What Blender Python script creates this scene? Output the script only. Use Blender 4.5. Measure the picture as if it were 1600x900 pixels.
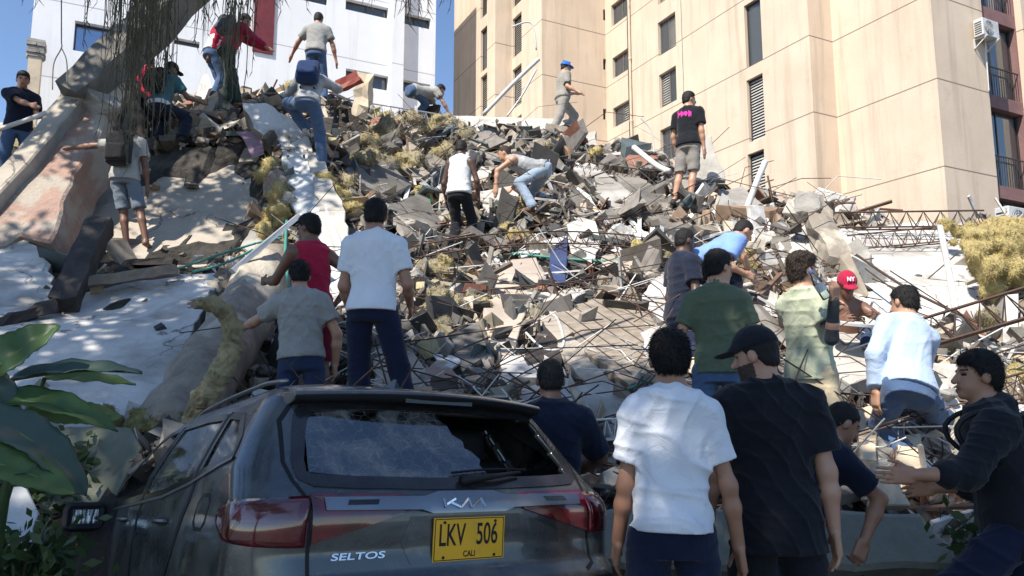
import bpy, bmesh, math, random
import numpy as np
from mathutils import Vector, Matrix, noise as mnoise

for _o in list(bpy.data.objects):
    bpy.data.objects.remove(_o, do_unlink=True)
scene = bpy.context.scene
col = scene.collection
R = math.radians
random.seed(7)
rng = np.random.default_rng(7)

# ------------------------------------------------------------------ camera, world, sun, exposure
FPX, CX, CY = 1200.0, 800.0, 450.0
PITCH = R(8.06)
CAMZ = 1.55
cam_d = bpy.data.cameras.new('camera')
cam = bpy.data.objects.new('camera', cam_d)
col.objects.link(cam)
cam.location = (0, 0, CAMZ)
cam.rotation_euler = (R(90) + PITCH, 0, 0)
cam_d.sensor_width = 36
cam_d.lens = 36 * FPX / 1600
cam_d.clip_start = 0.05
cam_d.clip_end = 2000
scene.camera = cam

SUN_EL = R(50)
SUN_H = Vector((-0.594, -0.804, 0)).normalized()          # horizontal direction towards the sun
SUN = Vector((SUN_H.x * math.cos(SUN_EL), SUN_H.y * math.cos(SUN_EL), math.sin(SUN_EL)))
world = bpy.data.worlds.new('World')
scene.world = world
world.use_nodes = True
wn = world.node_tree
wn.nodes.clear()
sky = wn.nodes.new('ShaderNodeTexSky')
sky.sky_type = 'NISHITA'
sky.sun_disc = False
sky.sun_elevation = SUN_EL
sky.sun_rotation = math.atan2(SUN_H.x, SUN_H.y)
sky.altitude = 1000
sky.air_density = 1.0
sky.dust_density = 0.3
sky.ozone_density = 3.2
bg = wn.nodes.new('ShaderNodeBackground')
bg.inputs['Strength'].default_value = 0.115
wo = wn.nodes.new('ShaderNodeOutputWorld')
wn.links.new(sky.outputs[0], bg.inputs[0])
wn.links.new(bg.outputs[0], wo.inputs[0])
sun_d = bpy.data.lights.new('sun', 'SUN')
sun_d.energy = 4.2
sun_d.angle = R(0.55)
sun_d.color = (1.0, 0.93, 0.83)
sun_o = bpy.data.objects.new('sun', sun_d)
col.objects.link(sun_o)
sun_o.rotation_euler = SUN.to_track_quat('Z', 'Y').to_euler()
scene.view_settings.view_transform = 'Standard'
scene.view_settings.look = 'None'
scene.view_settings.gamma = 1.0
scene.view_settings.exposure = 0.88
scene.render.engine = 'CYCLES'

# ------------------------------------------------------------------ placement helpers
_ct, _st = math.cos(PITCH), math.sin(PITCH)
def ray(px, py):
    a, b = (px - CX) / FPX, (CY - py) / FPX
    return (a, _ct - b * _st, _st + b * _ct)
def P(px, py, d):
    """world point seen at photo pixel (px, py) whose distance along y is d metres"""
    v = ray(px, py)
    t = d / v[1]
    return Vector((v[0] * t, d, CAMZ + v[2] * t))
def proj(p):
    x, y, z = p[0], p[1], p[2] - CAMZ
    fw = y * _ct + z * _st
    up = -y * _st + z * _ct
    return CX + FPX * x / fw, CY - FPX * up / fw

# ------------------------------------------------------------------ object helpers
def tag(o, label=None, cat=None, group=None, kind=None):
    if label: o['label'] = label
    if cat: o['category'] = cat
    if group: o['group'] = group
    if kind: o['kind'] = kind
    return o
def link(name, me, mats=None, parent=None, smooth=False):
    o = bpy.data.objects.new(name, me)
    col.objects.link(o)
    if mats is not None:
        for m in (mats if isinstance(mats, (list, tuple)) else [mats]):
            me.materials.append(m)
    if parent is not None:
        o.parent = parent
    if smooth:
        me.polygons.foreach_set('use_smooth', [True] * len(me.polygons))
    return o
def empty(name, loc=(0, 0, 0), rz=0):
    o = bpy.data.objects.new(name, None)
    col.objects.link(o)
    o.location = loc
    o.rotation_euler = (0, 0, rz)
    o.empty_display_size = 0.2
    return o
def mesh_np(name, V, F, mi=None):
    """V (n,3), F (m,k) arrays with k = 3 or 4"""
    V = np.asarray(V, dtype=np.float32); F = np.asarray(F, dtype=np.int32)
    me = bpy.data.meshes.new(name)
    k = F.shape[1]
    me.vertices.add(len(V)); me.vertices.foreach_set('co', V.ravel())
    me.loops.add(F.size); me.loops.foreach_set('vertex_index', F.ravel())
    me.polygons.add(len(F))
    me.polygons.foreach_set('loop_start', np.arange(0, F.size, k, dtype=np.int32))
    if mi is not None:
        me.polygons.foreach_set('material_index', np.asarray(mi, dtype=np.int32))
    me.update(calc_edges=True)
    me.validate()
    me.polygons.foreach_set('use_smooth', [False] * len(me.polygons))
    return me
class MB:
    """collects vertices and faces of one mesh"""
    def __init__(s):
        s.v, s.f, s.m = [], [], []
    def add(s, vs, fs, m=0):
        b = len(s.v)
        s.v += [tuple(v) for v in vs]
        for f in fs:
            s.f.append(tuple(b + i for i in f)); s.m.append(m)
    def box(s, c, size, rot=None, m=0):
        hx, hy, hz = size[0] / 2, size[1] / 2, size[2] / 2
        vs = [Vector((x, y, z)) for x in (-hx, hx) for y in (-hy, hy) for z in (-hz, hz)]
        if rot is not None: vs = [rot @ v for v in vs]
        c = Vector(c)
        s.add([c + v for v in vs], [(0, 1, 3, 2), (4, 6, 7, 5), (0, 4, 5, 1), (2, 3, 7, 6), (0, 2, 6, 4), (1, 5, 7, 3)], m)
    def bar(s, a, b, w, h, m=0, up=(0, 0, 1)):
        a, b = Vector(a), Vector(b)
        d = (b - a)
        L = d.length
        if L < 1e-6: return
        d /= L
        u = Vector(up)
        if abs(d.dot(u)) > 0.97: u = Vector((0, 1, 0))
        x = d.cross(u).normalized(); z = x.cross(d)
        rot = Matrix((x, d, z)).transposed()
        s.box((a + b) / 2, (w, L, h), rot, m)
    def tube(s, pts, rad, n=8, m=0, cap=True):
        pts = [Vector(p) for p in pts]
        rr = rad if isinstance(rad, (list, tuple)) else [rad] * len(pts)
        b = len(s.v)
        prev = None
        for i, p in enumerate(pts):
            d = (pts[min(i + 1, len(pts) - 1)] - pts[max(i - 1, 0)])
            if d.length < 1e-9: d = Vector((0, 0, 1))
            d.normalize()
            if prev is None:
                u = Vector((0, 0, 1)) if abs(d.z) < 0.9 else Vector((1, 0, 0))
                x = d.cross(u).normalized()
            else:
                x = (prev - d * prev.dot(d)).normalized()
            prev = x
            y = d.cross(x)
            for k in range(n):
                a = 2 * math.pi * k / n
                s.v.append(tuple(p + (x * math.cos(a) + y * math.sin(a)) * rr[i]))
        for i in range(len(pts) - 1):
            for k in range(n):
                s.f.append((b + i * n + k, b + i * n + (k + 1) % n, b + (i + 1) * n + (k + 1) % n, b + (i + 1) * n + k)); s.m.append(m)
        if cap:
            s.f.append(tuple(b + k for k in reversed(range(n)))); s.m.append(m)
            s.f.append(tuple(b + (len(pts) - 1) * n + k for k in range(n))); s.m.append(m)
    def build(s, name, mats, parent=None, smooth=False, recenter=False):
        me = bpy.data.meshes.new(name)
        vs = s.v
        c = Vector((0, 0, 0))
        if recenter:
            a = np.array(vs); c = Vector(((a[:, 0].min() + a[:, 0].max()) / 2, (a[:, 1].min() + a[:, 1].max()) / 2, a[:, 2].min()))
            vs = [(v[0] - c.x, v[1] - c.y, v[2] - c.z) for v in vs]
        me.from_pydata(vs, [], s.f)
        me.polygons.foreach_set('material_index', s.m)
        me.update()
        o = link(name, me, mats, parent, smooth)
        if recenter: o.location = c
        return o
def fixnorm(o):
    bm = bmesh.new(); bm.from_mesh(o.data)
    bmesh.ops.recalc_face_normals(bm, faces=bm.faces); bm.to_mesh(o.data); bm.free()
    return o
def modapply(o):
    dg = bpy.context.evaluated_depsgraph_get()
    me = bpy.data.meshes.new_from_object(o.evaluated_get(dg))
    o.modifiers.clear()
    o.data = me
    return o

# ------------------------------------------------------------------ materials
def nmix(nt, fac, a, b, blend='MIX'):
    n = nt.nodes.new('ShaderNodeMix'); n.data_type = 'RGBA'; n.blend_type = blend
    for s, v in ((n.inputs[0], fac), (n.inputs[6], a), (n.inputs[7], b)):
        if isinstance(v, bpy.types.NodeSocket): nt.links.new(v, s)
        elif isinstance(v, (int, float)): s.default_value = v
        else: s.default_value = (v[0], v[1], v[2], 1)
    return n.outputs[2]
def nramp(nt, fac, lo, hi, c0=0.0, c1=1.0):
    n = nt.nodes.new('ShaderNodeMapRange')
    nt.links.new(fac, n.inputs[0])
    n.inputs[1].default_value = lo; n.inputs[2].default_value = hi
    n.inputs[3].default_value = c0; n.inputs[4].default_value = c1
    return n.outputs[0]
def ncoord(nt, scale=(1, 1, 1), kind='Object'):
    tc = nt.nodes.new('ShaderNodeTexCoord')
    mp = nt.nodes.new('ShaderNodeMapping')
    mp.inputs['Scale'].default_value = scale
    nt.links.new(tc.outputs[kind], mp.inputs[0])
    return mp.outputs[0]
def nnoise(nt, co, scale, detail=6, rough=0.6, dist=0.0):
    n = nt.nodes.new('ShaderNodeTexNoise')
    n.inputs['Scale'].default_value = scale; n.inputs['Detail'].default_value = detail
    n.inputs['Roughness'].default_value = rough; n.inputs['Distortion'].default_value = dist
    nt.links.new(co, n.inputs['Vector'])
    return n.outputs['Fac']
def nmath(nt, op, a, b=0.0):
    n = nt.nodes.new('ShaderNodeMath'); n.operation = op
    for s, v in ((n.inputs[0], a), (n.inputs[1], b)):
        if isinstance(v, bpy.types.NodeSocket): nt.links.new(v, s)
        else: s.default_value = v
    return n.outputs[0]
def newmat(name):
    m = bpy.data.materials.new(name); m.use_nodes = True
    nt = m.node_tree
    return m, nt, nt.nodes['Principled BSDF']
def mat(name, a, b=None, rough=0.85, scale=3.0, bump=0.3, bscale=None, bdist=0.02, c=None, cscale=0.8, clo=0.5, chi=0.62, tint=False, metal=0.0, stretch=(1, 1, 1), spec=0.35, sheen=0.0, lo=0.35, hi=0.65, crack=0.0, cwid=.012):
    """two-tone noise colour + optional third tone in larger patches + bump"""
    m, nt, bs = newmat(name)
    co = ncoord(nt, stretch)
    b = b or tuple(x * 0.75 for x in a)
    f = nramp(nt, nnoise(nt, co, scale, 8, 0.65), lo, hi)
    cc = nmix(nt, f, a, b)
    if c is not None:
        f2 = nramp(nt, nnoise(nt, co, cscale, 6, 0.6, 0.4), clo, chi)
        cc = nmix(nt, f2, cc, c)
    if crack:
        wv = nt.nodes.new('ShaderNodeTexNoise'); wv.inputs['Scale'].default_value = 1.7; wv.inputs['Detail'].default_value = 6; nt.links.new(co, wv.inputs['Vector'])
        av = nt.nodes.new('ShaderNodeVectorMath'); av.operation = 'MULTIPLY_ADD'; nt.links.new(wv.outputs['Color'], av.inputs[0]); av.inputs[1].default_value = (.9, .9, .9); nt.links.new(co, av.inputs[2])
        vo = nt.nodes.new('ShaderNodeTexVoronoi'); vo.feature = 'DISTANCE_TO_EDGE'; vo.inputs['Scale'].default_value = crack; nt.links.new(av.outputs[0], vo.inputs['Vector'])
        ck = nmath(nt, 'MULTIPLY', nramp(nt, vo.outputs['Distance'], 0, cwid, 1, 0), nramp(nt, nnoise(nt, co, .8, 3, .5), .45, .55))
        cc = nmix(nt, ck, cc, tuple(x * .22 for x in a))
    if tint:
        at = nt.nodes.new('ShaderNodeAttribute'); at.attribute_name = 'tint'
        cc = nmix(nt, 1.0, cc, at.outputs['Color'], 'MULTIPLY')
    nt.links.new(cc, bs.inputs['Base Color'])
    bs.inputs['Roughness'].default_value = rough
    bs.inputs['Metallic'].default_value = metal
    bs.inputs['Specular IOR Level'].default_value = spec
    if sheen: bs.inputs['Sheen Weight'].default_value = sheen
    if bump:
        bn = nt.nodes.new('ShaderNodeBump'); bn.inputs['Strength'].default_value = bump; bn.inputs['Distance'].default_value = bdist
        nt.links.new(nnoise(nt, co, bscale or scale * 6, 8, 0.7), bn.inputs['Height'])
        nt.links.new(bn.outputs[0], bs.inputs['Normal'])
    return m
M = {}
M['concrete'] = mat('concrete', (0.34, 0.32, 0.29), (0.24, 0.225, 0.20), bump=0.7, c=(0.42, 0.40, 0.37), scale=4)
M['concrete_pale'] = mat('pale_concrete', (0.52, 0.49, 0.44), (0.38, 0.36, 0.32), bump=0.6, c=(0.30, 0.27, 0.23), scale=3, cscale=1.3, clo=.55, chi=.7)
M['concrete_dark'] = mat('dark_concrete', (0.17, 0.16, 0.145), (0.10, 0.095, 0.085), bump=0.8, scale=4, c=(.24, .22, .19))
M['plaster'] = mat('white_plaster', (0.63, 0.61, 0.575), (0.47, 0.455, 0.43), rough=.75, bump=0.5, scale=2.6, c=(0.33, 0.31, 0.28), cscale=1.5, clo=.50, chi=.66, crack=.8)
M['plaster_cream'] = mat('cream_plaster', (0.62, 0.52, 0.38), (0.52, 0.43, 0.32), rough=.8, bump=0.4, scale=2.2, c=(0.36, 0.31, 0.25), cscale=2.0, clo=.58, chi=.7)
M['slab_beige'] = mat('beige_slab', (0.44, 0.39, 0.32), (0.33, 0.29, 0.24), bump=0.5, scale=2.0, c=(0.25, 0.22, 0.19), cscale=1.1, clo=.55, chi=.68, crack=.55, cwid=.010)
M['brick_broken'] = mat('pink_brick_render', (0.42, 0.28, 0.22), (0.33, 0.22, 0.18), bump=0.9, scale=3.0, c=(0.42, 0.37, 0.31), cscale=1.7, clo=.46, chi=.56, bdist=.04)
M['wool'] = mat('glass_wool', (0.76, 0.62, 0.28), (0.56, 0.45, 0.21), rough=1, bump=1.0, scale=7, bscale=38, bdist=.07, c=(0.30, 0.25, 0.15), cscale=3.5, clo=.56, chi=.72, spec=.05)
M['wool_grey'] = mat('dirty_glass_wool', (0.42, 0.36, 0.24), (0.27, 0.235, 0.165), rough=1, bump=1.0, scale=5, bscale=22, bdist=.05, c=(0.42, 0.35, 0.18), cscale=2.5, spec=.05)
M['rust'] = mat('rusty_steel', (0.11, 0.06, 0.04), (0.06, 0.045, 0.04), rough=.8, bump=.3, scale=12, metal=.2)
M['steel'] = mat('galvanised_steel', (0.55, 0.56, 0.57), (0.40, 0.41, 0.42), rough=.45, bump=.15, scale=5, metal=.6)
M['white_metal'] = mat('white_painted_metal', (0.64, 0.64, 0.62), (0.46, 0.46, 0.45), rough=.45, bump=.15, scale=3, c=(.4, .37, .33), cscale=2.4, clo=.6, chi=.7)
M['wood_dark'] = mat('dark_wet_timber', (0.065, 0.055, 0.05), (0.035, 0.03, 0.028), rough=.8, bump=.8, scale=4, stretch=(1, 1, 1))
M['wood'] = mat('weathered_timber', (0.30, 0.25, 0.20), (0.20, 0.165, 0.135), rough=.85, bump=.6, scale=6)
M['blue_panel'] = mat('navy_panel', (0.045, 0.07, 0.16), (0.035, 0.05, 0.12), rough=.5, bump=.1)
M['green_pipe'] = mat('green_conduit', (0.05, 0.26, 0.20), (0.04, 0.18, 0.15), rough=.5, bump=.1)
M['white_pipe'] = mat('white_plastic_pipe', (0.68, 0.67, 0.64), (0.5, 0.48, 0.45), rough=.5, bump=.1)
M['black'] = mat('black_rubber', (0.018, 0.018, 0.02), (0.012, 0.012, 0.013), rough=.6, bump=.1)
M['terracotta'] = mat('red_tile', (0.33, 0.12, 0.075), (0.24, 0.09, 0.06), bump=.4)
# ------------------------------------------------------------------ height of the heap
# control points: (photo x, photo y, distance)
CTRL = [  # foot of the heap
    (0, 700, 5.2), (200, 690, 5.2), (420, 700, 5.4), (640, 700, 5.6), (860, 760, 5.3), (1000, 790, 5.05), (1200, 800, 5.0), (1400, 800, 5.0), (1600, 820, 5.0), (1800, 820, 5.0), (-250, 700, 5.2),
    # lower shelf
    (-250, 600, 6.5), (0, 640, 6.0), (250, 640, 6.1), (480, 640, 6.4), (650, 628, 6.6), (880, 660, 6.3), (1060, 690, 5.8), (1300, 690, 5.7), (1450, 745, 5.5), (1600, 700, 5.7), (1850, 700, 5.8),
    # middle
    (-200, 450, 8.6), (0, 460, 8.2), (150, 430, 8.6), (320, 430, 8.7), (450, 480, 8.2), (600, 480, 8.4), (760, 500, 8.2), (900, 540, 7.6), (1000, 520, 7.9), (1150, 520, 7.8), (1300, 560, 6.9), (1400, 520, 7.5), (1550, 530, 7.4), (1800, 520, 7.6),
    (-150, 330, 10.6), (215, 400, 10.0), (100, 330, 10.6), (330, 330, 10.5), (420, 330, 10.2), (520, 330, 10.4), (715, 400, 10.6), (620, 330, 11.6), (830, 330, 11.6), (950, 380, 10.6), (1075, 330, 11.3), (1200, 400, 9.6), (1300, 430, 9.0), (1450, 430, 9.0), (1600, 440, 8.7), (1850, 430, 8.9),
    # upper slope
    (0, 250, 12.0), (-200, 230, 12.6), (170, 235, 11.4), (275, 228, 11.5), (400, 220, 11.6), (510, 262, 10.9), (620, 240, 13.2), (760, 260, 13.6), (900, 250, 14.0), (1000, 280, 12.9),
    # ridge
    (-200, 200, 14.5), (60, 200, 14.0), (200, 170, 13.8), (350, 170, 13.5), (490, 145, 14.2), (580, 175, 15.0), (670, 192, 15.2), (780, 200, 16.8), (870, 214, 17.0), (950, 235, 15.5), (1040, 270, 13.2), (1150, 300, 12.1), (1250, 335, 11.2), (1350, 358, 10.4), (1600, 365, 9.8), (1850, 365, 9.8),
]
ctrl = [P(*c) for c in CTRL]
# behind the ridge the heap falls away
for x, y, z in ((-16, 19, 5.0), (-9, 19, 5.2), (-4, 20, 5.6), (0, 21, 5.6), (3, 19.5, 4.6), (6, 15.5, 2.8), (9, 14, 2.4), (13, 14, 2.2), (-16, 12, 5.6), (12, 9, 3.4), (12, 5.2, .6), (-12, 5.2, 1.0)):
    ctrl.append(Vector((x, y, z)))
def tps_fit(C):
    C = np.array(C, dtype=float); n = len(C)
    r2 = ((C[:, None, :2] - C[None, :, :2]) ** 2).sum(-1)
    K = np.where(r2 > 0, r2 * np.log(r2 + 1e-12) * .5, 0) + np.eye(n) * 0.15
    Pm = np.hstack([np.ones((n, 1)), C[:, :2]])
    A = np.block([[K, Pm], [Pm.T, np.zeros((3, 3))]])
    w = np.linalg.solve(A, np.concatenate([C[:, 2], np.zeros(3)]))
    return C, w
TPS_C, TPS_W = tps_fit(ctrl)
PINS = []          # (x, y, z): places where someone stands; the surface is pulled to them
def Hs(x, y):
    x = np.atleast_1d(np.asarray(x, float)); y = np.atleast_1d(np.asarray(y, float))
    out = np.empty(x.shape)
    xf, yf = x.ravel(), y.ravel()
    res = np.empty(xf.shape)
    n = len(TPS_C)
    for i in range(0, len(xf), 20000):
        a, b = xf[i:i + 20000], yf[i:i + 20000]
        r2 = (a[:, None] - TPS_C[None, :, 0]) ** 2 + (b[:, None] - TPS_C[None, :, 1]) ** 2
        res[i:i + 20000] = (np.where(r2 > 0, r2 * np.log(r2 + 1e-12) * .5, 0) @ TPS_W[:n]) + TPS_W[n] + TPS_W[n + 1] * a + TPS_W[n + 2] * b
    out = res.reshape(x.shape)
    return out
_pin_cache = {}
def H(x, y):
    """height of the heap, pulled to the pins"""
    base = Hs(x, y)
    if PINS:
        if len(_pin_cache.get('d', ())) != len(PINS):
            pp = np.array(PINS); _pin_cache['d'] = pp[:, 2] - Hs(pp[:, 0], pp[:, 1])
        pp = np.array(PINS); dz = _pin_cache['d']
        X = np.atleast_1d(np.asarray(x, float)); Y = np.atleast_1d(np.asarray(y, float))
        num = np.zeros(X.shape); den = np.full(X.shape, 0.25)
        for (a, b, c), q in zip(pp, dz):
            w = np.exp(-((X - a) ** 2 + (Y - b) ** 2) / (2 * 0.32 ** 2))
            num += w * q * 1.25; den += w
        base = base + num / den
    return base
def h1(x, y): return float(H(x, y)[0])
def hit(px, py, dmin=4.9, dmax=22):
    """first point of the heap seen at photo pixel (px, py)"""
    v = ray(px, py)
    d = np.arange(dmin, dmax, 0.04)
    t = d / v[1]
    X, Z = v[0] * t, CAMZ + v[2] * t
    h = Hs(X, d)
    k = np.where(h >= Z)[0]
    if len(k) == 0:
        k = [int(np.argmin(Z - h))]
    k = int(k[0])
    return Vector((X[k], d[k], Z[k]))
# ------------------------------------------------------------------ signed-distance modelling (people, bags, soft things)
class Field:
    def __init__(s, lo, hi, cell):
        s.cell = cell
        s.lo = np.array(lo, float) - 3 * cell
        s.n = np.ceil((np.array(hi, float) + 3 * cell - s.lo) / cell).astype(int) + 1
        s.d = np.full(tuple(s.n), 0.3, dtype=np.float32)
    def _sub(s, lo, hi, mg):
        a = np.maximum(np.floor((np.array(lo) - mg - s.lo) / s.cell).astype(int), 0)
        b = np.minimum(np.ceil((np.array(hi) + mg - s.lo) / s.cell).astype(int) + 1, s.n)
        if (b <= a).any(): return None
        sl = tuple(slice(i, j) for i, j in zip(a, b))
        X = (s.lo[0] + s.cell * np.arange(a[0], b[0]))[:, None, None].astype(np.float32)
        Y = (s.lo[1] + s.cell * np.arange(a[1], b[1]))[None, :, None].astype(np.float32)
        Z = (s.lo[2] + s.cell * np.arange(a[2], b[2]))[None, None, :].astype(np.float32)
        return sl, X, Y, Z
    def add(s, lo, hi, fn, k=0.0, sub=False):
        q = s._sub(lo, hi, 3 * s.cell + k)
        if q is None: return
        sl, X, Y, Z = q
        v = fn(X, Y, Z)
        a = s.d[sl]
        if sub:
            v = -v
            if k > 0:
                h = np.maximum(k - np.abs(a - v), 0) / k
                s.d[sl] = np.maximum(a, v) + h * h * k * .25
            else: s.d[sl] = np.maximum(a, v)
        elif k > 0:
            h = np.maximum(k - np.abs(a - v), 0) / k
            s.d[sl] = np.minimum(a, v) - h * h * k * .25
        else: s.d[sl] = np.minimum(a, v)
    def cone(s, a, b, r0, r1, k=0.0, sub=False, inf=0.0):
        a = np.array(a, float); b = np.array(b, float); r0 += inf; r1 += inf
        rm = max(r0, r1)
        ab = b - a; L2 = max((ab * ab).sum(), 1e-9)
        def fn(X, Y, Z):
            t = ((X - a[0]) * ab[0] + (Y - a[1]) * ab[1] + (Z - a[2]) * ab[2]) / L2
            t = np.clip(t, 0, 1)
            return np.sqrt((X - a[0] - t * ab[0]) ** 2 + (Y - a[1] - t * ab[1]) ** 2 + (Z - a[2] - t * ab[2]) ** 2) - (r0 + t * (r1 - r0))
        s.add(np.minimum(a, b) - rm, np.maximum(a, b) + rm, fn, k, sub)
    def ell(s, c, ax, r, k=0.0, sub=False, inf=0.0):
        """ellipsoid with axes ax (3 vectors) and radii r"""
        c = np.array(c, float); ax = np.array([list(v) for v in ax], float); r = np.array(r, float) + inf
        e = np.sqrt(((ax * r[:, None]) ** 2).sum(0))
        def fn(X, Y, Z):
            x, y, z = X - c[0], Y - c[1], Z - c[2]
            u = [(ax[i][0] * x + ax[i][1] * y + ax[i][2] * z) for i in range(3)]
            k0 = np.sqrt((u[0] / r[0]) ** 2 + (u[1] / r[1]) ** 2 + (u[2] / r[2]) ** 2)
            k1 = np.sqrt((u[0] / r[0] ** 2) ** 2 + (u[1] / r[1] ** 2) ** 2 + (u[2] / r[2] ** 2) ** 2) + 1e-6
            return k0 * (k0 - 1) / k1
        s.add(c - e, c + e, fn, k, sub)
    def rbox(s, c, ax, h, rr, k=0.0, sub=False):
        c = np.array(c, float); ax = np.array([list(v) for v in ax], float); h = np.array(h, float)
        e = (np.abs(ax) * h[:, None]).sum(0)
        def fn(X, Y, Z):
            x, y, z = X - c[0], Y - c[1], Z - c[2]
            q = [np.abs(ax[i][0] * x + ax[i][1] * y + ax[i][2] * z) - (h[i] - rr) for i in range(3)]
            return np.sqrt(np.maximum(q[0], 0) ** 2 + np.maximum(q[1], 0) ** 2 + np.maximum(q[2], 0) ** 2) + np.minimum(np.maximum(q[0], np.maximum(q[1], q[2])), 0) - rr
        s.add(c - e, c + e, fn, k, sub)
    def loft(s, o, r, f, u, tab, k=0.0, inf=0.0, p=2.3, curve=0.0):
        """elliptical sections along u: tab rows (t, halfwidth, halfdepth, forward offset)"""
        o = np.array(o, float); r = np.array(list(r)); f = np.array(list(f)); u = np.array(list(u))
        tab = np.array(tab, float)
        T = tab[:, 0]
        t0, t1 = T[0] - inf, T[-1] + inf
        pts = np.array([o + u * t + r * sx * .28 + f * (sy * .26) for t in (t0, t1) for sx in (-1, 1) for sy in (-1, 1)])
        def fn(X, Y, Z):
            x, y, z = X - o[0], Y - o[1], Z - o[2]
            a = r[0] * x + r[1] * y + r[2] * z
            b = f[0] * x + f[1] * y + f[2] * z
            t = u[0] * x + u[1] * y + u[2] * z
            w = np.interp(t, T, tab[:, 1]) + inf; d = np.interp(t, T, tab[:, 2]) + inf; c = np.interp(t, T, tab[:, 3])
            b = b - c
            q = (np.abs(a / w) ** p + np.abs(b / d) ** p) ** (1 / p)
            dd = (q - 1) * np.minimum(w, d)
            e = np.maximum(t0 - t, t - t1)
            return np.maximum(dd, e).astype(np.float32)
        s.add(pts.min(0), pts.max(0), fn, k)
    def cut(s, p, n):
        """remove everything on the side n points to"""
        p = np.array(p, float); n = np.array(n, float)
        X = (s.lo[0] + s.cell * np.arange(s.n[0]))[:, None, None].astype(np.float32)
        Y = (s.lo[1] + s.cell * np.arange(s.n[1]))[None, :, None].astype(np.float32)
        Z = (s.lo[2] + s.cell * np.arange(s.n[2]))[None, None, :].astype(np.float32)
        s.d = np.maximum(s.d, ((X - p[0]) * n[0] + (Y - p[1]) * n[1] + (Z - p[2]) * n[2]).astype(np.float32))
    def warp(s, fn):
        """add fn(points) to the distance near the surface"""
        I = np.argwhere(np.abs(s.d) < 0.05)
        if len(I) == 0: return
        p = s.lo + I * s.cell
        s.d[I[:, 0], I[:, 1], I[:, 2]] += fn(p[:, 0], p[:, 1], p[:, 2]).astype(np.float32)
    def mesh(s):
        d = s.d
        ins = d < 0
        n = s.n
        c = np.zeros((n[0] - 1, n[1] - 1, n[2] - 1), np.uint8)
        for i in (0, 1):
            for j in (0, 1):
                for k in (0, 1):
                    c += ins[i:n[0] - 1 + i, j:n[1] - 1 + j, k:n[2] - 1 + k]
        A = np.argwhere((c > 0) & (c < 8))
        if len(A) == 0: return np.zeros((0, 3)), np.zeros((0, 4), int)
        idx = np.full(c.shape, -1, np.int32)
        idx[A[:, 0], A[:, 1], A[:, 2]] = np.arange(len(A))
        cs = [(i, j, k) for i in (0, 1) for j in (0, 1) for k in (0, 1)]
        val = {q: d[A[:, 0] + q[0], A[:, 1] + q[1], A[:, 2] + q[2]] for q in cs}
        acc = np.zeros((len(A), 3)); cnt = np.zeros(len(A))
        for q in cs:
            for ax in range(3):
                if q[ax] == 0:
                    q2 = tuple(1 if m == ax else q[m] for m in range(3))
                    a, b = val[q], val[q2]
                    mk = (a < 0) != (b < 0)
                    t = np.where(mk, a / np.where(mk, a - b, 1), 0)
                    pt = np.zeros((len(A), 3)) + np.array(q)
                    pt[:, ax] = t
                    acc += pt * mk[:, None]; cnt += mk
        V = s.lo + (A + acc / cnt[:, None]) * s.cell
        F = []
        for ax in range(3):
            b1, b2 = (ax + 1) % 3, (ax + 2) % 3
            sl0 = [slice(None)] * 3; sl1 = [slice(None)] * 3
            sl0[ax] = slice(0, n[ax] - 1); sl1[ax] = slice(1, n[ax])
            a, b = ins[tuple(sl0)], ins[tuple(sl1)]
            E = np.argwhere(a != b)
            E = E[(E[:, b1] > 0) & (E[:, b2] > 0) & (E[:, b1] < n[b1] - 1) & (E[:, b2] < n[b2] - 1)]
            def g(o1, o2):
                q = E.copy(); q[:, b1] -= o1; q[:, b2] -= o2
                return idx[q[:, 0], q[:, 1], q[:, 2]]
            quad = np.stack([g(1, 1), g(0, 1), g(0, 0), g(1, 0)], 1)
            fl = ~a[E[:, 0], E[:, 1], E[:, 2]]
            quad[fl] = quad[fl][:, ::-1]
            F.append(quad)
        return V, np.concatenate(F)
def field_obj(fld, name, mats, parent=None, mifn=None, origin=None):
    V, F = fld.mesh()
    mi = None
    if mifn is not None and len(F): mi = mifn(V[F].mean(1))
    if origin is not None: V = V - np.array(origin)
    me = mesh_np(name, V, F, mi)
    return link(name, me, mats, parent, smooth=True)

def folds(seed, amp, freq=60.0, dirs=((1, .2, .5), (-1, .3, .5), (.2, .2, 1))):
    rr = random.Random(seed)
    W = []
    for i in range(len(dirs) * 2):
        d = Vector(dirs[i % len(dirs)]) + Vector((rr.uniform(-.35, .35), rr.uniform(-.35, .35), rr.uniform(-.35, .35)))
        d.normalize()
        W.append((d, freq * rr.uniform(.35, .85), rr.uniform(0, 6.28), rr.uniform(.5, 1)))
    sx, sy, sz = rr.uniform(0, 9), rr.uniform(0, 9), rr.uniform(0, 9)
    def fn(x, y, z):
        wx = .5 * np.sin(9 * y + 7 * z + sx) + .35 * np.sin(17 * z - 11 * x + sy)
        out = 0
        for d, f, ph, w in W:
            m = np.clip(.35 + .75 * np.sin(4.2 * (d.z * x - d.x * z) + 3 * y * d.y + ph * 2 + 3 * z), 0, 1)
            s = np.sin((d.x * x + d.y * y + d.z * z) * f + ph + 1.3 * wx)
            out = out + w * m * (1 - np.abs(s)) ** 2.6
        return -amp * out / len(W) * 2.4
    return fn
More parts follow.
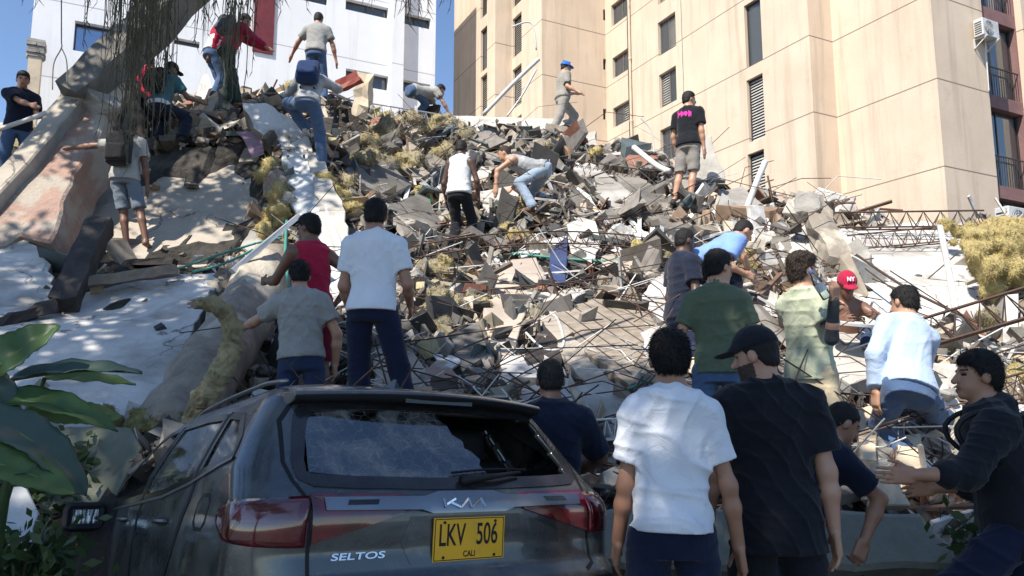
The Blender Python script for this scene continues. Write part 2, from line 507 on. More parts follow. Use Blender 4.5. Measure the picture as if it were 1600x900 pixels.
# ------------------------------------------------------------------ people
def skin_mat(name, a):
    m, nt, bs = newmat(name)
    co = ncoord(nt)
    f = nramp(nt, nnoise(nt, co, 9, 5, .6), .3, .7)
    c = nmix(nt, f, a, (a[0] * .82, a[1] * .74, a[2] * .70))
    nt.links.new(c, bs.inputs['Base Color'])
    bs.inputs['Roughness'].default_value = .48
    bs.inputs['Subsurface Weight'].default_value = .08
    bs.inputs['Subsurface Radius'].default_value = (.012, .005, .003)
    bn = nt.nodes.new('ShaderNodeBump'); bn.inputs['Strength'].default_value = .15; bn.inputs['Distance'].default_value = .004
    nt.links.new(nnoise(nt, co, 60, 4, .6), bn.inputs['Height']); nt.links.new(bn.outputs[0], bs.inputs['Normal'])
    return m
def cloth_mat(name, a, b=None, dirt=None, rough=.92, amt=.5, vscale=5):
    m, nt, bs = newmat(name)
    co = ncoord(nt)
    b = b or tuple(v * .86 for v in a)
    c = nmix(nt, nramp(nt, nnoise(nt, co, vscale, 5, .6, .5), .3, .7), a, b)
    if dirt:
        c = nmix(nt, nramp(nt, nnoise(nt, co, 3.5, 7, .7, .6), .56, .72, 0, .8), c, dirt)
    nt.links.new(c, bs.inputs['Base Color'])
    bs.inputs['Roughness'].default_value = rough
    bs.inputs['Specular IOR Level'].default_value = .15
    bs.inputs['Sheen Weight'].default_value = .12
    bn = nt.nodes.new('ShaderNodeBump'); bn.inputs['Strength'].default_value = amt; bn.inputs['Distance'].default_value = .02
    h = nmath(nt, 'ADD', nnoise(nt, co, 11, 4, .55, 1.2), nmath(nt, 'MULTIPLY', nnoise(nt, co, 240, 2, .5), .12))
    nt.links.new(h, bn.inputs['Height']); nt.links.new(bn.outputs[0], bs.inputs['Normal'])
    return m
SK = {'mid': skin_mat('tan_skin', (.40, .215, .135)), 'dark': skin_mat('brown_skin', (.20, .105, .068)), 'light': skin_mat('light_brown_skin', (.52, .30, .20)), 'black': skin_mat('dark_brown_skin', (.10, .055, .04))}
HAIR = mat('black_hair', (.010, .009, .009), (.016, .014, .013), rough=.6, bump=1.0, scale=60, bscale=160, bdist=.006, spec=.3)
HAIRB = mat('brown_hair', (.030, .021, .015), (.045, .032, .023), rough=.65, bump=1.0, scale=60, bscale=160, bdist=.006, spec=.3)
EYE = mat('eye_dark', (.02, .015, .012), rough=.3, bump=0)
LIP = mat('lips', (.33, .13, .10), rough=.5, bump=0)
def V3(*a): return Vector(a)
def ik(a, t, l1, l2, hint):
    """joint position of a two-bone chain from a to t, bending towards hint"""
    v = t - a
    L = v.length
    mx = (l1 + l2) * .995
    if L > mx: v = v * (mx / L); L = mx
    L = max(L, abs(l1 - l2) + .03)
    d = v.normalized()
    h = hint - d * hint.dot(d)
    h = h.normalized() if h.length > 1e-4 else d.orthogonal().normalized()
    ca = (l1 * l1 + L * L - l2 * l2) / (2 * l1 * L)
    ca = max(-1, min(1, ca))
    return a + d * (l1 * ca) + h * (l1 * math.sqrt(1 - ca * ca)), a + d * L

def person(label, head, yaw, H_=1.74, lean=2, side=0, twist=0, curve=0, hd=(0, 5, 0), armL=None, armR=None, legL=None, legR=None,
           skin='mid', shirt=None, pants=None, shoes=None, hair=('short', HAIR), seed=1, build=1.0, cell=None, pins=True, group=None,
           handL='relaxed', handR='relaxed', sleeve_m=None, skinpatch=None, feet_yaw=(0, 0), beard=False):
    s = H_ / 1.75
    cy_, sy_ = math.cos(R(yaw)), math.sin(R(yaw))
    def W(v):      # figure frame (x right, y forward, z up) -> world direction
        return Vector((v[0] * cy_ - v[1] * sy_, v[0] * sy_ + v[1] * cy_, v[2]))
    ln, sd, tw = R(lean), R(side), R(twist)
    u0 = V3(math.sin(sd), math.sin(ln) * math.cos(sd), math.cos(ln) * math.cos(sd))
    r0 = V3(1, 0, 0); r0 = (r0 - u0 * r0.dot(u0)).normalized()
    f0 = u0.cross(r0)
    rt = (r0 * math.cos(tw) + f0 * math.sin(tw)); ft = u0.cross(rt)
    u, rS, fS, rH, fH = W(u0), W(rt), W(ft), W(r0), W(f0)
    up = V3(0, 0, 1); FW = W((0, 1, 0)); RW = W((1, 0, 0))
    # head frame
    bl = .55
    hu = (u * (1 - bl) + up * bl).normalized()
    hf = (FW - hu * FW.dot(hu)).normalized()
    hy, hp, hr = R(hd[0]), R(hd[1]), R(hd[2])
    q = Matrix.Rotation(hy, 3, hu)
    hf = q @ hf; hrt = hf.cross(hu)
    q = Matrix.Rotation(-hp, 3, hrt); hf = q @ hf; hu = q @ hu
    q = Matrix.Rotation(hr, 3, hf); hu = q @ hu; hrt = hf.cross(hu)
    neck0 = u * (.50 * s) - fS * (.02 * s)
    headc_off = neck0 + (u * .045 + hu * .115 + hf * .02) * s
    headw = P(*head) if len(head) == 3 else Vector(head[:3])
    pel = headw - headc_off
    O = pel
    d0 = headw.y
    if cell is None: cell = max(.0072, d0 * .0017)
    g = lambda v: O + v
    neck = O + neck0
    headc = headw
    sh = {}; hip = {}
    for k, sg in (('L', -1), ('R', 1)):
        sh[k] = O + u * (.425 * s) + rS * (sg * .163 * s * build) - fS * .012 * s
        hip[k] = O - u * (.05 * s) + rH * (sg * .088 * s)
    J = {}
    def chain(kind, k, spec, a, l1, l2, dflt):
        sg = -1 if k == 'L' else 1
        if spec is None: spec = dflt
        if isinstance(spec[0], (int, float)):   # ik target: (px, py, d, hint)
            t = P(spec[0], spec[1], spec[2])
            hint = W(spec[3]) if len(spec) > 3 else (W((sg * .5, -1, -.3)) if kind == 'arm' else W((sg * .15, 1, 0)))
            return ik(a, t, l1, l2, hint)
        d1 = W(Vector(spec[0]).normalized()); d2 = W(Vector(spec[1]).normalized())
        m = a + d1 * l1
        return m, m + d2 * l2
    for k, sp, dl in (('L', armL, ((-.22, -.05, -1), (-.08, .22, -1))), ('R', armR, ((.22, -.05, -1), (.08, .22, -1)))):
        J['el' + k], J['wr' + k] = chain('arm', k, sp, sh[k], .295 * s, .255 * s, dl)
    for k, sp, dl in (('L', legL, ((-.10, .03, -1), (-.06, -.04, -1))), ('R', legR, ((.10, .03, -1), (.06, -.04, -1)))):
        J['kn' + k], J['an' + k] = chain('leg', k, sp, hip[k], .43 * s, .42 * s, dl)
    allp = [neck, headc + hu * .14 * s, headc - hu * .1, sh['L'], sh['R'], hip['L'], hip['R']] + list(J.values())
    A = np.array([list(p) for p in allp]); lo, hi = A.min(0) - .26 * s, A.max(0) + .26 * s
    ax_h = (hrt, hf, hu)
    footz = min(J['anL'].z, J['anR'].z) - .09 * s
    base = Vector((pel.x, pel.y, footz))
    # ---------------- body
    F = Field(lo, hi, cell)
    bw = build * .9
    F.loft(O, rS, fS, u, [(-.13 * s, .15 * s * bw, .105 * s * bw, -.012 * s), (0, .163 * s * bw, .118 * s * bw, -.014 * s), (.12 * s, .140 * s * bw, .100 * s * bw, 0), (.25 * s, .150 * s * bw, .108 * s * bw, 0), (.37 * s, .165 * s * bw, .112 * s * bw, -.004), (.45 * s, .150 * s * bw, .092 * s, -.014 * s), (.50 * s, .09 * s, .062 * s, -.02 * s), (.53 * s, .05 * s, .05 * s, -.02 * s)])
    fr = .5 * s
    F.cone(neck, headc - hu * .06 * s - hf * .018 * s, .058 * s, .054 * s, k=.03 * s)
    for k in 'LR':
        F.cone(neck + (u * .02 - fS * .005) * s, sh[k] + u * .012 * s, .045 * s, .046 * s, k=.05 * s)
        F.cone(sh[k], sh[k] + (J['el' + k] - sh[k]) * .3, .060 * s * bw, .053 * s * bw, k=.03 * s)
        F.cone(sh[k], J['el' + k], .054 * s * bw, .042 * s * bw, k=.02 * s)
        wr = J['wr' + k]; el = J['el' + k]
        F.cone(el, el + (wr - el) * .35, .042 * s * bw, .042 * s * bw, k=.03 * s)
        F.cone(el + (wr - el) * .35, wr, .042 * s * bw, .027 * s, k=.03 * s)
        kn, an = J['kn' + k], J['an' + k]
        F.cone(hip[k], kn, .083 * s * bw, .057 * s * bw, k=.03 * s)
        ca = kn + (an - kn) * .3
        back = (kn - hip[k]).normalized() - (an - kn).normalized(); back = -W((0, 1, 0)) if back.length < .1 else -W((0, 1, 0))
        F.cone(kn, ca + back * .012 * s, .052 * s * bw, .056 * s * bw, k=.02 * s)
        F.cone(ca + back * .012 * s, an, .054 * s * bw, .036 * s, k=.02 * s)
        # hands
        w = (wr - el).normalized()
        ref = FW if abs(w.dot(FW)) < .75 else up
        l = (ref - w * ref.dot(w)).normalized()
        med = rS * (1 if k == 'L' else -1)
        n = w.cross(l)
        if abs(n.dot(med)) > .25:
            if n.dot(med) < 0: n = -n
        elif n.z > 0: n = -n
        fmode = handL if k == 'L' else handR
        big = cell < .013
        rf = max(.0088 * s, cell * .62)
        F.rbox(wr + w * .05 * s, (l, w, n), (.040 * s, .052 * s, max(.015 * s, cell)), .012 * s, k=.012 * s)
        if big:
            for (o, L) in ((.031, .062), (.0105, .071), (-.010, .067), (-.030, .052)):
                a = wr + w * (.094 * s) + l * (o * s)
                cb = {'relaxed': (.25, .65), 'fist': (1.2, 2.4), 'flat': (.05, .12), 'grip': (.8, 1.9)}[fmode]
                cb = (cb[0] + .1 * (o < 0), cb[1])
                sp = l * (o * 2.2) if fmode in ('flat',) else l * (o * .6)
                d1 = (w * math.cos(cb[0]) + n * math.sin(cb[0]) + sp).normalized(); d2 = (w * math.cos(cb[1]) + n * math.sin(cb[1]) + sp).normalized()
                m_ = a + d1 * L * .55 * s
                F.cone(a, m_, rf, rf * .95, k=.003); F.cone(m_, m_ + d2 * L * .55 * s, rf * .95, rf * .8, k=.003)
            a = wr + w * .03 * s + l * .032 * s + n * .006 * s
            d1 = (w * .75 + l * .6 + n * .35).normalized(); d2 = (w * .95 + l * .15 + n * .4).normalized()
            m_ = a + d1 * .042 * s
            F.cone(a, m_, rf * 1.25, rf * 1.05, k=.008); F.cone(m_, m_ + d2 * .036 * s, rf * 1.05, rf * .85, k=.003)
        else:
            F.ell(wr + w * .125 * s + n * .012 * s, (l, w, n), (.034 * s, .052 * s, .018 * s), k=.02 * s)
            F.cone(wr + w * .03 * s + l * .03 * s, wr + w * .085 * s + l * .055 * s, .013 * s, .012 * s, k=.01 * s)
        # foot
        fy = feet_yaw[0] if k == 'L' else feet_yaw[1]
        fd = Matrix.Rotation(R(fy), 3, 'Z') @ FW
        F.cone(an + fd * -.02 * s - up * .03 * s, an + fd * .13 * s - up * .055 * s, .04 * s, .03 * s, k=.02 * s)
        J['fd' + k] = fd
    # head
    F.ell(headc + (-hf * .012 + hu * .022) * s, ax_h, (.074 * s, .094 * s, .096 * s), k=.02 * s)
    F.ell(headc + (-hf * .042 - hu * .022) * s, ax_h, (.062 * s, .056 * s, .064 * s), k=.02 * s)
    F.ell(headc + (hf * .028 - hu * .05) * s, ax_h, (.056 * s, .066 * s, .066 * s), k=.03 * s)
    F.ell(headc + (hf * .076 - hu * .092) * s, ax_h, (.022 * s, .018 * s, .018 * s), k=.02 * s)
    for sg in (-1, 1):
        F.ell(headc + (hrt * sg * .076 - hf * .008 - hu * .008) * s, ax_h, (.012 * s, .022 * s, .032 * s), k=.006 * s)
        if cell < .016: F.ell(headc + (hrt * sg * .031 + hf * .094 + hu * .008) * s, ax_h, (.017 * s, .012 * s, .011 * s), k=.012 * s, sub=True)
        F.ell(headc + (hrt * sg * .028 + hf * .076 + hu * .026) * s, ax_h, (.022 * s, .012 * s, .008 * s), k=.014 * s)
    F.cone(headc + (hf * .088 + hu * .012) * s, headc + (hf * .109 - hu * .024) * s, max(.009 * s, cell * .6), max(.0145 * s, cell * .8), k=.012 * s)
    F.ell(headc + (hf * .089 - hu * .055) * s, ax_h, (.024 * s, .010 * s, .010 * s), k=.008 * s)
    hc = np.array(list(headc)); hA = np.array([list(v) for v in ax_h])
    def mi(C):
        q = (C - hc) @ hA.T / s
        m = np.zeros(len(C), int)
        eye = (np.abs(np.abs(q[:, 0]) - .031) < .011) & (np.abs(q[:, 2] - .008) < .005) & (q[:, 1] > .06)
        brow = (np.abs(np.abs(q[:, 0]) - .031) < .019) & (np.abs(q[:, 2] - .030) < .0045) & (q[:, 1] > .06)
        lip = (np.abs(q[:, 0]) < .023) & (np.abs(q[:, 2] + .055) < .009) & (q[:, 1] > .07)
        m[eye] = 1; m[lip] = 2; m[brow] = 3
        if beard:
            bd = (q[:, 2] < -.035) & (q[:, 1] > .0) & (q[:, 2] > -.125) & ~lip & (np.abs(q).max(1) < .13)
            m[bd] = 4
        return m
    bmats = [SK[skin], EYE, LIP, HAIR, BEARD]
    if skinpatch: bmats[0] = skinpatch
    o = field_obj(F, 'person', bmats, None, mi, origin=base)
    o.location = base
    tag(o, label, 'person', group)
    def kid(fld, name, mats, mifn=None):
        c = field_obj(fld, name, mats, o, mifn, origin=base)
        return c
    # ---------------- hair / hats
    hk, hm = hair
    hc0 = np.array(list(headc))
    if hk:
        G = Field(np.array(list(headc)) - .2 * s, np.array(list(headc)) + .2 * s, min(cell, .011))
        thick = {'short': .013, 'buzz': .006, 'curly': .024, 'cap': .012, 'helmet': .02, 'beanie': .02}[hk]
        hcol = hm
        def hairfn(top, side, zoff=0.0):
            hc_, hA_ = np.array(list(headc)), np.array([list(v) for v in ax_h])
            def fn(X, Y, Z):
                x, y, z = X - hc_[0], Y - hc_[1], Z - hc_[2]
                q = [(hA_[i][0] * x + hA_[i][1] * y + hA_[i][2] * z) / s for i in range(3)]
                def ed(c, r):
                    a0, a1, a2 = q[0] - c[0], q[1] - c[1], q[2] - c[2]
                    k0 = np.sqrt((a0 / r[0]) ** 2 + (a1 / r[1]) ** 2 + (a2 / r[2]) ** 2)
                    k1 = np.sqrt((a0 / r[0] ** 2) ** 2 + (a1 / r[1] ** 2) ** 2 + (a2 / r[2] ** 2) ** 2) + 1e-6
                    return k0 * (k0 - 1) / k1
                e = np.minimum(ed((0, -.012, .022), (.074, .094, .096)), ed((0, -.042, -.022), (.062, .056, .064)))
                zh = np.interp(q[1], [-.11, -.05, -.02, .012, .04, .075, .1], [-.085, -.072, -.034, -.006, .045, .062, .075]) + zoff
                dz = q[2] - zh + .0015 * np.sin(q[0] * 210 + seed)
                th = np.clip(dz / .028, -1, 1)
                th = np.where(th > 0, side * th ** .6, side * th * 2) + (top - side) * np.clip((q[2] - .04) / .06, 0, 1)
                th = th + (.0022 + (.006 if hk == 'curly' else 0)) * np.sin(q[0] * 160 + 3 * np.sin(q[2] * 90)) * np.sin(q[2] * 130 + q[1] * 110) * (th > .002)
                return ((e - th) * s).astype(np.float32)
            return fn
        if hk in ('short', 'buzz', 'curly'):
            tp, sd2 = {'short': (.020, .010), 'buzz': (.008, .006), 'curly': (.032, .010)}[hk]
            G.add(hc0 - .15 * s, hc0 + .15 * s, hairfn(tp, sd2))
            ho = kid(G, 'hair', [hcol])
            if d0 < 7.5: hair_blades(ho, np.array(list(hu)), np.array(list(hf)), hc0 - np.array(list(base)), {'short': .020, 'buzz': .008, 'curly': .026}[hk] * s, int(9000 if d0 < 5 else 4000), seed, .0016)
        else:
            # hair below the hat
            G.add(hc0 - .15 * s, hc0 + .15 * s, hairfn(.007, .007))
            G.cut(headc + hu * .05 * s, hu)
            kid(G, 'hair', [HAIR])
            G = Field(np.array(list(headc)) - .26 * s, np.array(list(headc)) + .26 * s, min(cell, .011))
            G.ell(headc + (-hf * .01 + hu * .034) * s, ax_h, (.078 * s, .098 * s, .098 * s), inf=thick * s)
            G.cut(headc + hu * .032 * s, -(hu * .98 + hf * .1).normalized())
            if hk == 'helmet':
                G.ell(headc + (hf * .02 + hu * .042) * s, ax_h, (.115 * s, .155 * s, .013 * s), k=.012)
                G.rbox(headc + (-hf * .01 + hu * .15) * s, ax_h, (.014 * s, .09 * s, .012 * s), .01, k=.02)
                kid(G, 'helmet', [hcol])
            else:
                if hk == 'cap':
                    G.cone(headc + (hf * .08 + hu * .045) * s - hrt * .03 * s, headc + (hf * .145 + hu * .03) * s - hrt * .025 * s, .02 * s, .012 * s, k=.02)
                    G.ell(headc + (hf * .125 + hu * .036) * s, ax_h, (.070 * s, .065 * s, .010 * s), k=.012)
                    G.ell(headc + (hu * .146) * s, ax_h, (.01 * s, .01 * s, .008 * s), k=.003)
                c = kid(G, 'cap', [hcol])
                J['cap'] = c
    # ---------------- shirt
    if shirt:
        kind, sm = shirt[0], shirt[1]
        opt = shirt[2] if len(shirt) > 2 else {}
        inf = opt.get('inf', .014) * s
        hem = opt.get('hem', -.10) * s
        flare = opt.get('flare', 1.0)
        G = Field(lo, hi, cell)
        thick = 2.3
        tb = [(hem - .01, .180 * s * bw * flare, .136 * s * bw * flare, -.014 * s), (0, .176 * s * bw * flare, .132 * s * bw * flare, -.012 * s), (.12 * s, .156 * s * bw, .112 * s * bw, 0), (.25 * s, .158 * s * bw, .112 * s * bw, 0), (.37 * s, .167 * s * bw, .113 * s * bw, -.005 * s), (.45 * s, .152 * s * bw, .093 * s, -.014 * s), (.495 * s, .095 * s, .066 * s, -.02 * s)]
        if hem > -.02: tb = [t for t in tb if t[0] >= hem - .011]
        G.loft(O, rS, fS, u, tb, inf=inf)
        if hem <= .0: pass
        S_ = []
        for k in 'LR':
            el, wr = J['el' + k], J['wr' + k]
            G.cone(neck + (u * .005 - fS * .005) * s, sh[k] + u * .010 * s, .046 * s, .046 * s, k=.05 * s, inf=inf * (.6 if kind != 'tank' else .3))
            if kind == 'tank': continue
            Q = Field(lo, hi, cell)
            Q.cone(sh[k], sh[k] + (el - sh[k]) * .3, .060 * s * bw, .055 * s * bw, k=.03 * s, inf=inf)
            if kind in ('tee', 'polo'):
                ee = sh[k] + (el - sh[k]) * opt.get('sleeve', .66)
                dd = (el - sh[k]).normalized()
                Q.cone(sh[k], ee + dd * .03, .054 * s * bw, .057 * s * bw, k=.02 * s, inf=inf * 1.25)
                Q.warp(folds(seed + ord(k), opt.get('amp', .012) * 1.9 * .8, 50))
                Q.cut(ee, dd)
                Q.cone(ee - dd * .025 * s, ee + dd * .05, .050 * s * bw + .005, .050 * s * bw + .005, sub=True)
            else:
                roll = opt.get('roll', .97)
                Q.cone(sh[k], el, .053 * s * bw, .048 * s * bw, k=.02 * s, inf=inf)
                Q.cone(el, el + (wr - el) * roll, .047 * s * bw, .036 * s, k=.02 * s, inf=inf)
                Q.warp(folds(seed + ord(k), opt.get('amp', .012) * 1.9, 55))
            S_.append(Q)
        G.warp(folds(seed, opt.get('amp', .012) * 1.9, opt.get('freq', 46)))
        for Q in S_:
            a_, b_ = G.d, Q.d
            kk = .035 * s
            h_ = np.maximum(kk - np.abs(a_ - b_), 0) / kk
            G.d = (np.minimum(a_, b_) - h_ * h_ * kk * .25).astype(np.float32)
        if kind == 'tank':
            for k in 'LR':
                sg = -1 if k == 'L' else 1
                G.ell(sh[k] + rS * sg * .035 * s - u * .015 * s, (rS, fS, u), (.07 * s, .2 * s, .10 * s), sub=True, k=.01)
        if kind != 'jacket':
            G.cut(O + u * hem, -u)
        # neck opening
        ncut = opt.get('neck', .0)
        G.ell(neck + (u * (.075 - ncut) + fS * .035) * s, (rS, fS, u), (.075 * s, .085 * s, .05 * s), sub=True, k=.01)
        if kind in ('polo', 'collar'):
            G.cone(neck + (u * .018 - fS * .01) * s, neck + (u * .045 - fS * .006) * s, .066 * s, .062 * s, k=.006)
            G.cone(neck + (u * .02) * s, neck + (u * .12) * s, .056 * s, .058 * s, sub=True)
        if kind == 'jacket' and opt.get('hood', True):
            G.ell(neck + (-fS * .075 + u * .0) * s, (rS, fS, u), (.11 * s, .055 * s, .07 * s), k=.03)
        mf = None
        ms = [sm]
        if 'print' in opt:
            ms.append(opt['print'][0]); reg = opt['print'][1]
            cO = np.array(list(O)); Ax = np.array([list(v) for v in (rS, fS, u)])
            def mf(C, cO=cO, Ax=Ax, reg=reg):
                q = (C - cO) @ Ax.T / s
                return reg(q).astype(int)
        kid(G, opt.get('name', {'tee': 't_shirt', 'polo': 'polo_shirt', 'tank': 'tank_top', 'long': 'shirt', 'collar': 'shirt', 'jacket': 'jacket'}[kind]), ms, mf)
    if sleeve_m is not None:
        for k in 'LR':
            G = Field(lo, hi, cell)
            el, wr = J['el' + k], J['wr' + k]; a_ = sh[k] + (el - sh[k]) * .45
            G.cone(a_, el, .051 * s * bw, .043 * s * bw, k=.01, inf=.006); G.cone(el, wr, .045 * s * bw, .030 * s, k=.02, inf=.005)
            kid(G, 'arm_sleeve', [sleeve_m])
    # ---------------- trousers
    if pants:
        kind, pm = pants[0], pants[1]
        opt = pants[2] if len(pants) > 2 else {}
        inf = opt.get('inf', .014) * s
        G = Field(lo, hi, cell)
        G.loft(O, rH, fH, u, [(-.12 * s, .158 * s * bw, .113 * s * bw, -.012 * s), (0, .166 * s * bw, .120 * s * bw, -.014 * s), (.05 * s, .158 * s * bw, .114 * s * bw, -.008 * s)], inf=inf * .8)
        G.cut(O + u * opt.get('rise', .045) * s, u)
        L_ = []
        for k in 'LR':
            kn, an = J['kn' + k], J['an' + k]
            Q = Field(lo, hi, cell)
            if kind == 'shorts':
                e = hip[k] + (kn - hip[k]) * opt.get('len', 1.0); dd = (kn - hip[k]).normalized()
                Q.cone(hip[k], e + dd * .04, .086 * s * bw, .080 * s * bw, k=.03 * s, inf=inf)
            else:
                dd = (an - kn).normalized()
                Q.cone(hip[k], kn, .086 * s * bw, .066 * s * bw, k=.03 * s, inf=inf)
                Q.cone(kn, an + dd * .03, .064 * s * bw, .058 * s * opt.get('cuff', 1), k=.03 * s, inf=inf)
                e = an + dd * .035 * s
            Q.warp(folds(seed + 50 + ord(k), opt.get('amp', .012) * 1.9, opt.get('freq', 42), ((.3, .3, 1), (-.3, .2, 1), (0, .6, 1))))
            Q.cut(e, dd)
            if kind == 'shorts': Q.cone(e - dd * .03, e + dd * .05, .066 * s * bw, .066 * s * bw, sub=True)
            L_.append(Q)
        for Q in L_:
            kk = .02 * s
            h_ = np.maximum(kk - np.abs(G.d - Q.d), 0) / kk
            G.d = (np.minimum(G.d, Q.d) - h_ * h_ * kk * .25).astype(np.float32)
        ms = [pm]; mf = None
        kid(G, 'shorts' if kind == 'shorts' else 'trousers', ms, mf)
    # ---------------- shoes
    if shoes is not None:
        for k in 'LR':
            an, fd = J['an' + k], J['fd' + k]
            G = Field(np.array(list(an)) - .3 * s, np.array(list(an)) + .3 * s, max(min(cell, .012), .008))
            so = an - up * .09 * s
            sd_ = fd.cross(up)
            G.cone(an - fd * .035 * s - up * .045 * s, an + fd * .10 * s - up * .06 * s, .046 * s, .036 * s)
            G.cone(an + fd * .10 * s - up * .062 * s, an + fd * .165 * s - up * .068 * s, .042 * s, .030 * s, k=.02)
            G.cone(an - fd * .01 * s - up * .02 * s, an, .048 * s, .05 * s, k=.02)
            G.cut(so, -up); G.cut(an + up * .015 * s, up)
            kid(G, 'shoe', [shoes])
    if pins:
        for k in 'LR':
            a = J['an' + k]
            PINS.append((a.x, a.y, a.z - .105 * s))
    J.update(dict(O=O, u=u, rS=rS, fS=fS, sh=sh, hip=hip, neck=neck, head=headc, hu=hu, hf=hf, hr=hrt, s=s, obj=o, base=base))
    return J
BEARD = mat('dark_stubble', (.05, .032, .025), (.09, .06, .045), rough=.8, bump=.4, scale=60)

def hair_blades(o, hu, hf, hc, L, N, seed, bw=.0012, rnd=.45):
    g = np.random.default_rng(seed)
    me = o.data; n = len(me.vertices)
    V = np.empty(n * 3, np.float32); me.vertices.foreach_get('co', V); V = V.reshape(-1, 3)
    Nn = np.empty(n * 3, np.float32); me.vertices.foreach_get('normal', Nn); Nn = Nn.reshape(-1, 3)
    i = g.integers(0, n, N); p = V[i] + g.normal(0, .002, (N, 3)); nn = Nn[i]
    d = nn * .45 - hu * .75 + hf * .25 * np.sign((p - hc) @ hf)[:, None] + g.normal(0, rnd, (N, 3)); d /= np.linalg.norm(d, axis=1)[:, None]
    w = np.cross(d, nn + g.normal(0, .3, (N, 3))); w /= np.linalg.norm(w, axis=1)[:, None] + 1e-6
    l = L * g.uniform(.5, 1.2, N)[:, None]; w *= bw
    q = p - nn * .002
    T = np.stack([q - w, q + w, q + d * l], 1).reshape(-1, 3)
    F = np.empty(len(me.polygons) * 4, np.int32); me.polygons.foreach_get('vertices', F) if len(me.loops) == len(me.polygons) * 4 else None
    F = F.reshape(-1, 4)
    t = n + np.arange(3 * N).reshape(-1, 3)
    me2 = bpy.data.meshes.new('hair'); 
    A = np.concatenate([V, T]); me2.vertices.add(len(A)); me2.vertices.foreach_set('co', A.astype(np.float32).ravel())
    lv = np.concatenate([F.ravel(), t.ravel()]).astype(np.int32); me2.loops.add(len(lv)); me2.loops.foreach_set('vertex_index', lv)
    me2.polygons.add(len(F) + N); me2.polygons.foreach_set('loop_start', np.concatenate([np.arange(len(F)) * 4, len(F) * 4 + np.arange(N) * 3]).astype(np.int32))
    me2.update(calc_edges=True); me2.validate()
    for m in me.materials: me2.materials.append(m)
    me2.polygons.foreach_set('use_smooth', [True] * len(me2.polygons)); o.data = me2

def backpack(J, label, m, size=(.15, .10, .22), drop=.28, group=None, strapm=None, cell=.012):
    """bag on the back of a figure, with pocket and straps"""
    s = J['s']; O, u, r, f = J['O'], J['u'], J['rS'], J['fS']
    c = O + u * drop * s - f * (.135 + size[1]) * s
    G = Field(np.array(list(c)) - .38, np.array(list(c)) + .38, cell)
    G.rbox(c, (r, f, u), (size[0] * s, size[1] * s, size[2] * s), .07 * s)
    G.warp(folds(int(c.x * 77) % 97, .012, 40))
    o = field_obj(G, 'backpack', [m], None, None, origin=c); o.location = c
    tag(o, label, 'backpack', group)
    G = Field(np.array(list(c)) - .4, np.array(list(c)) + .4, cell)
    G.rbox(c - f * size[1] * s - u * size[2] * .35 * s, (r, f, u), (size[0] * .78 * s, .045 * s, size[2] * .5 * s), .035 * s)
    G.warp(folds(5, .01, 50))
    field_obj(G, 'pocket', [m], o, None, origin=c)
    mb = MB()
    sm = strapm or M['black']
    for sg in (-1, 1):
        sp = []
        for t in np.linspace(0, 1, 13):
            a = t * math.pi
            # over the shoulder and back under the arm
            pos = O + r * (sg * (.095 + .035 * math.sin(a))) * s + u * (.515 - .40 * t * t - .0 * t) * s + f * ((-.13 + .29 * math.sin(a) ** .8)) * s
            if t > .85: pos = pos - f * .02
            sp.append(pos - c)
        mb2 = MB()
        mb2.tube(sp, .014 * s, 6)
        mb2.build('strap', sm, o, smooth=True)
    mb3 = MB(); mb3.tube([c * 0 + u * size[2] * s + r * .03 * x for x in (-1, -.3)] + [u * (size[2] + .035) * s, u * size[2] * s + r * .03], .007, 6)
    mb3.build('handle', sm, o, smooth=True)
    return o
# ------------------------------------------------------------------ ground, buildings
def facing(mb_obj): return mb_obj
M['asphalt'] = mat('asphalt', (.06, .058, .055), (.04, .04, .038), bump=.6, scale=5, c=(.14, .13, .12), cscale=.6)
mb = MB(); mb.add([(-300, -300, 0), (300, -300, 0), (300, 300, 0), (-300, 300, 0)], [(0, 1, 2, 3)])
tag(mb.build('ground', M['asphalt']), kind='structure')

def wall_mat(name, a, b, stain, joint_h=2.72, z0=0.1, jcol=(.24, .19, .15), streak=.5):
    m, nt, bs = newmat(name)
    co = ncoord(nt)
    sep = nt.nodes.new('ShaderNodeSeparateXYZ'); nt.links.new(co, sep.inputs[0])
    f = nramp(nt, nnoise(nt, co, .5, 6, .6), .35, .65)
    c = nmix(nt, f, a, b)
    # rain streaks: noise stretched along z
    st = nnoise(nt, ncoord(nt, (1.6, 1.6, .10)), 1.6, 6, .65)
    c = nmix(nt, nramp(nt, st, .50, .68, 0, streak), c, stain)
    bl = nnoise(nt, co, 1.1, 7, .7)
    c = nmix(nt, nramp(nt, bl, .58, .75, 0, streak * .7), c, stain)
    z = nmath(nt, 'FRACT', nmath(nt, 'DIVIDE', nmath(nt, 'SUBTRACT', sep.outputs[2], z0), joint_h))
    j = nmath(nt, 'LESS_THAN', z, .015)
    c = nmix(nt, j, c, jcol)
    nt.links.new(c, bs.inputs['Base Color'])
    bs.inputs['Roughness'].default_value = .9; bs.inputs['Specular IOR Level'].default_value = .2
    bn = nt.nodes.new('ShaderNodeBump'); bn.inputs['Strength'].default_value = .35; bn.inputs['Distance'].default_value = .02
    h = nmath(nt, 'SUBTRACT', nnoise(nt, co, 14, 6, .7), nmath(nt, 'MULTIPLY', j, 2.0))
    nt.links.new(h, bn.inputs['Height']); nt.links.new(bn.outputs[0], bs.inputs['Normal'])
    return m
ADIR = Vector((-.447, .894, 0)); BDIR = Vector((.894, .447, 0))
NA = Vector((-.894, -.447, 0)); NB = Vector((.447, -.894, 0))
def along(p, d, px, py=280):
    """point p + t*d (plan view) seen at photo column px on row py"""
    v = ray(px, py)
    # (p.x + t dx) / (p.y + t dy) = v.x / v.y
    k = v[0] / v[1]
    t = (p.x - k * p.y) / (k * d.y - d.x)
    return p + d * t
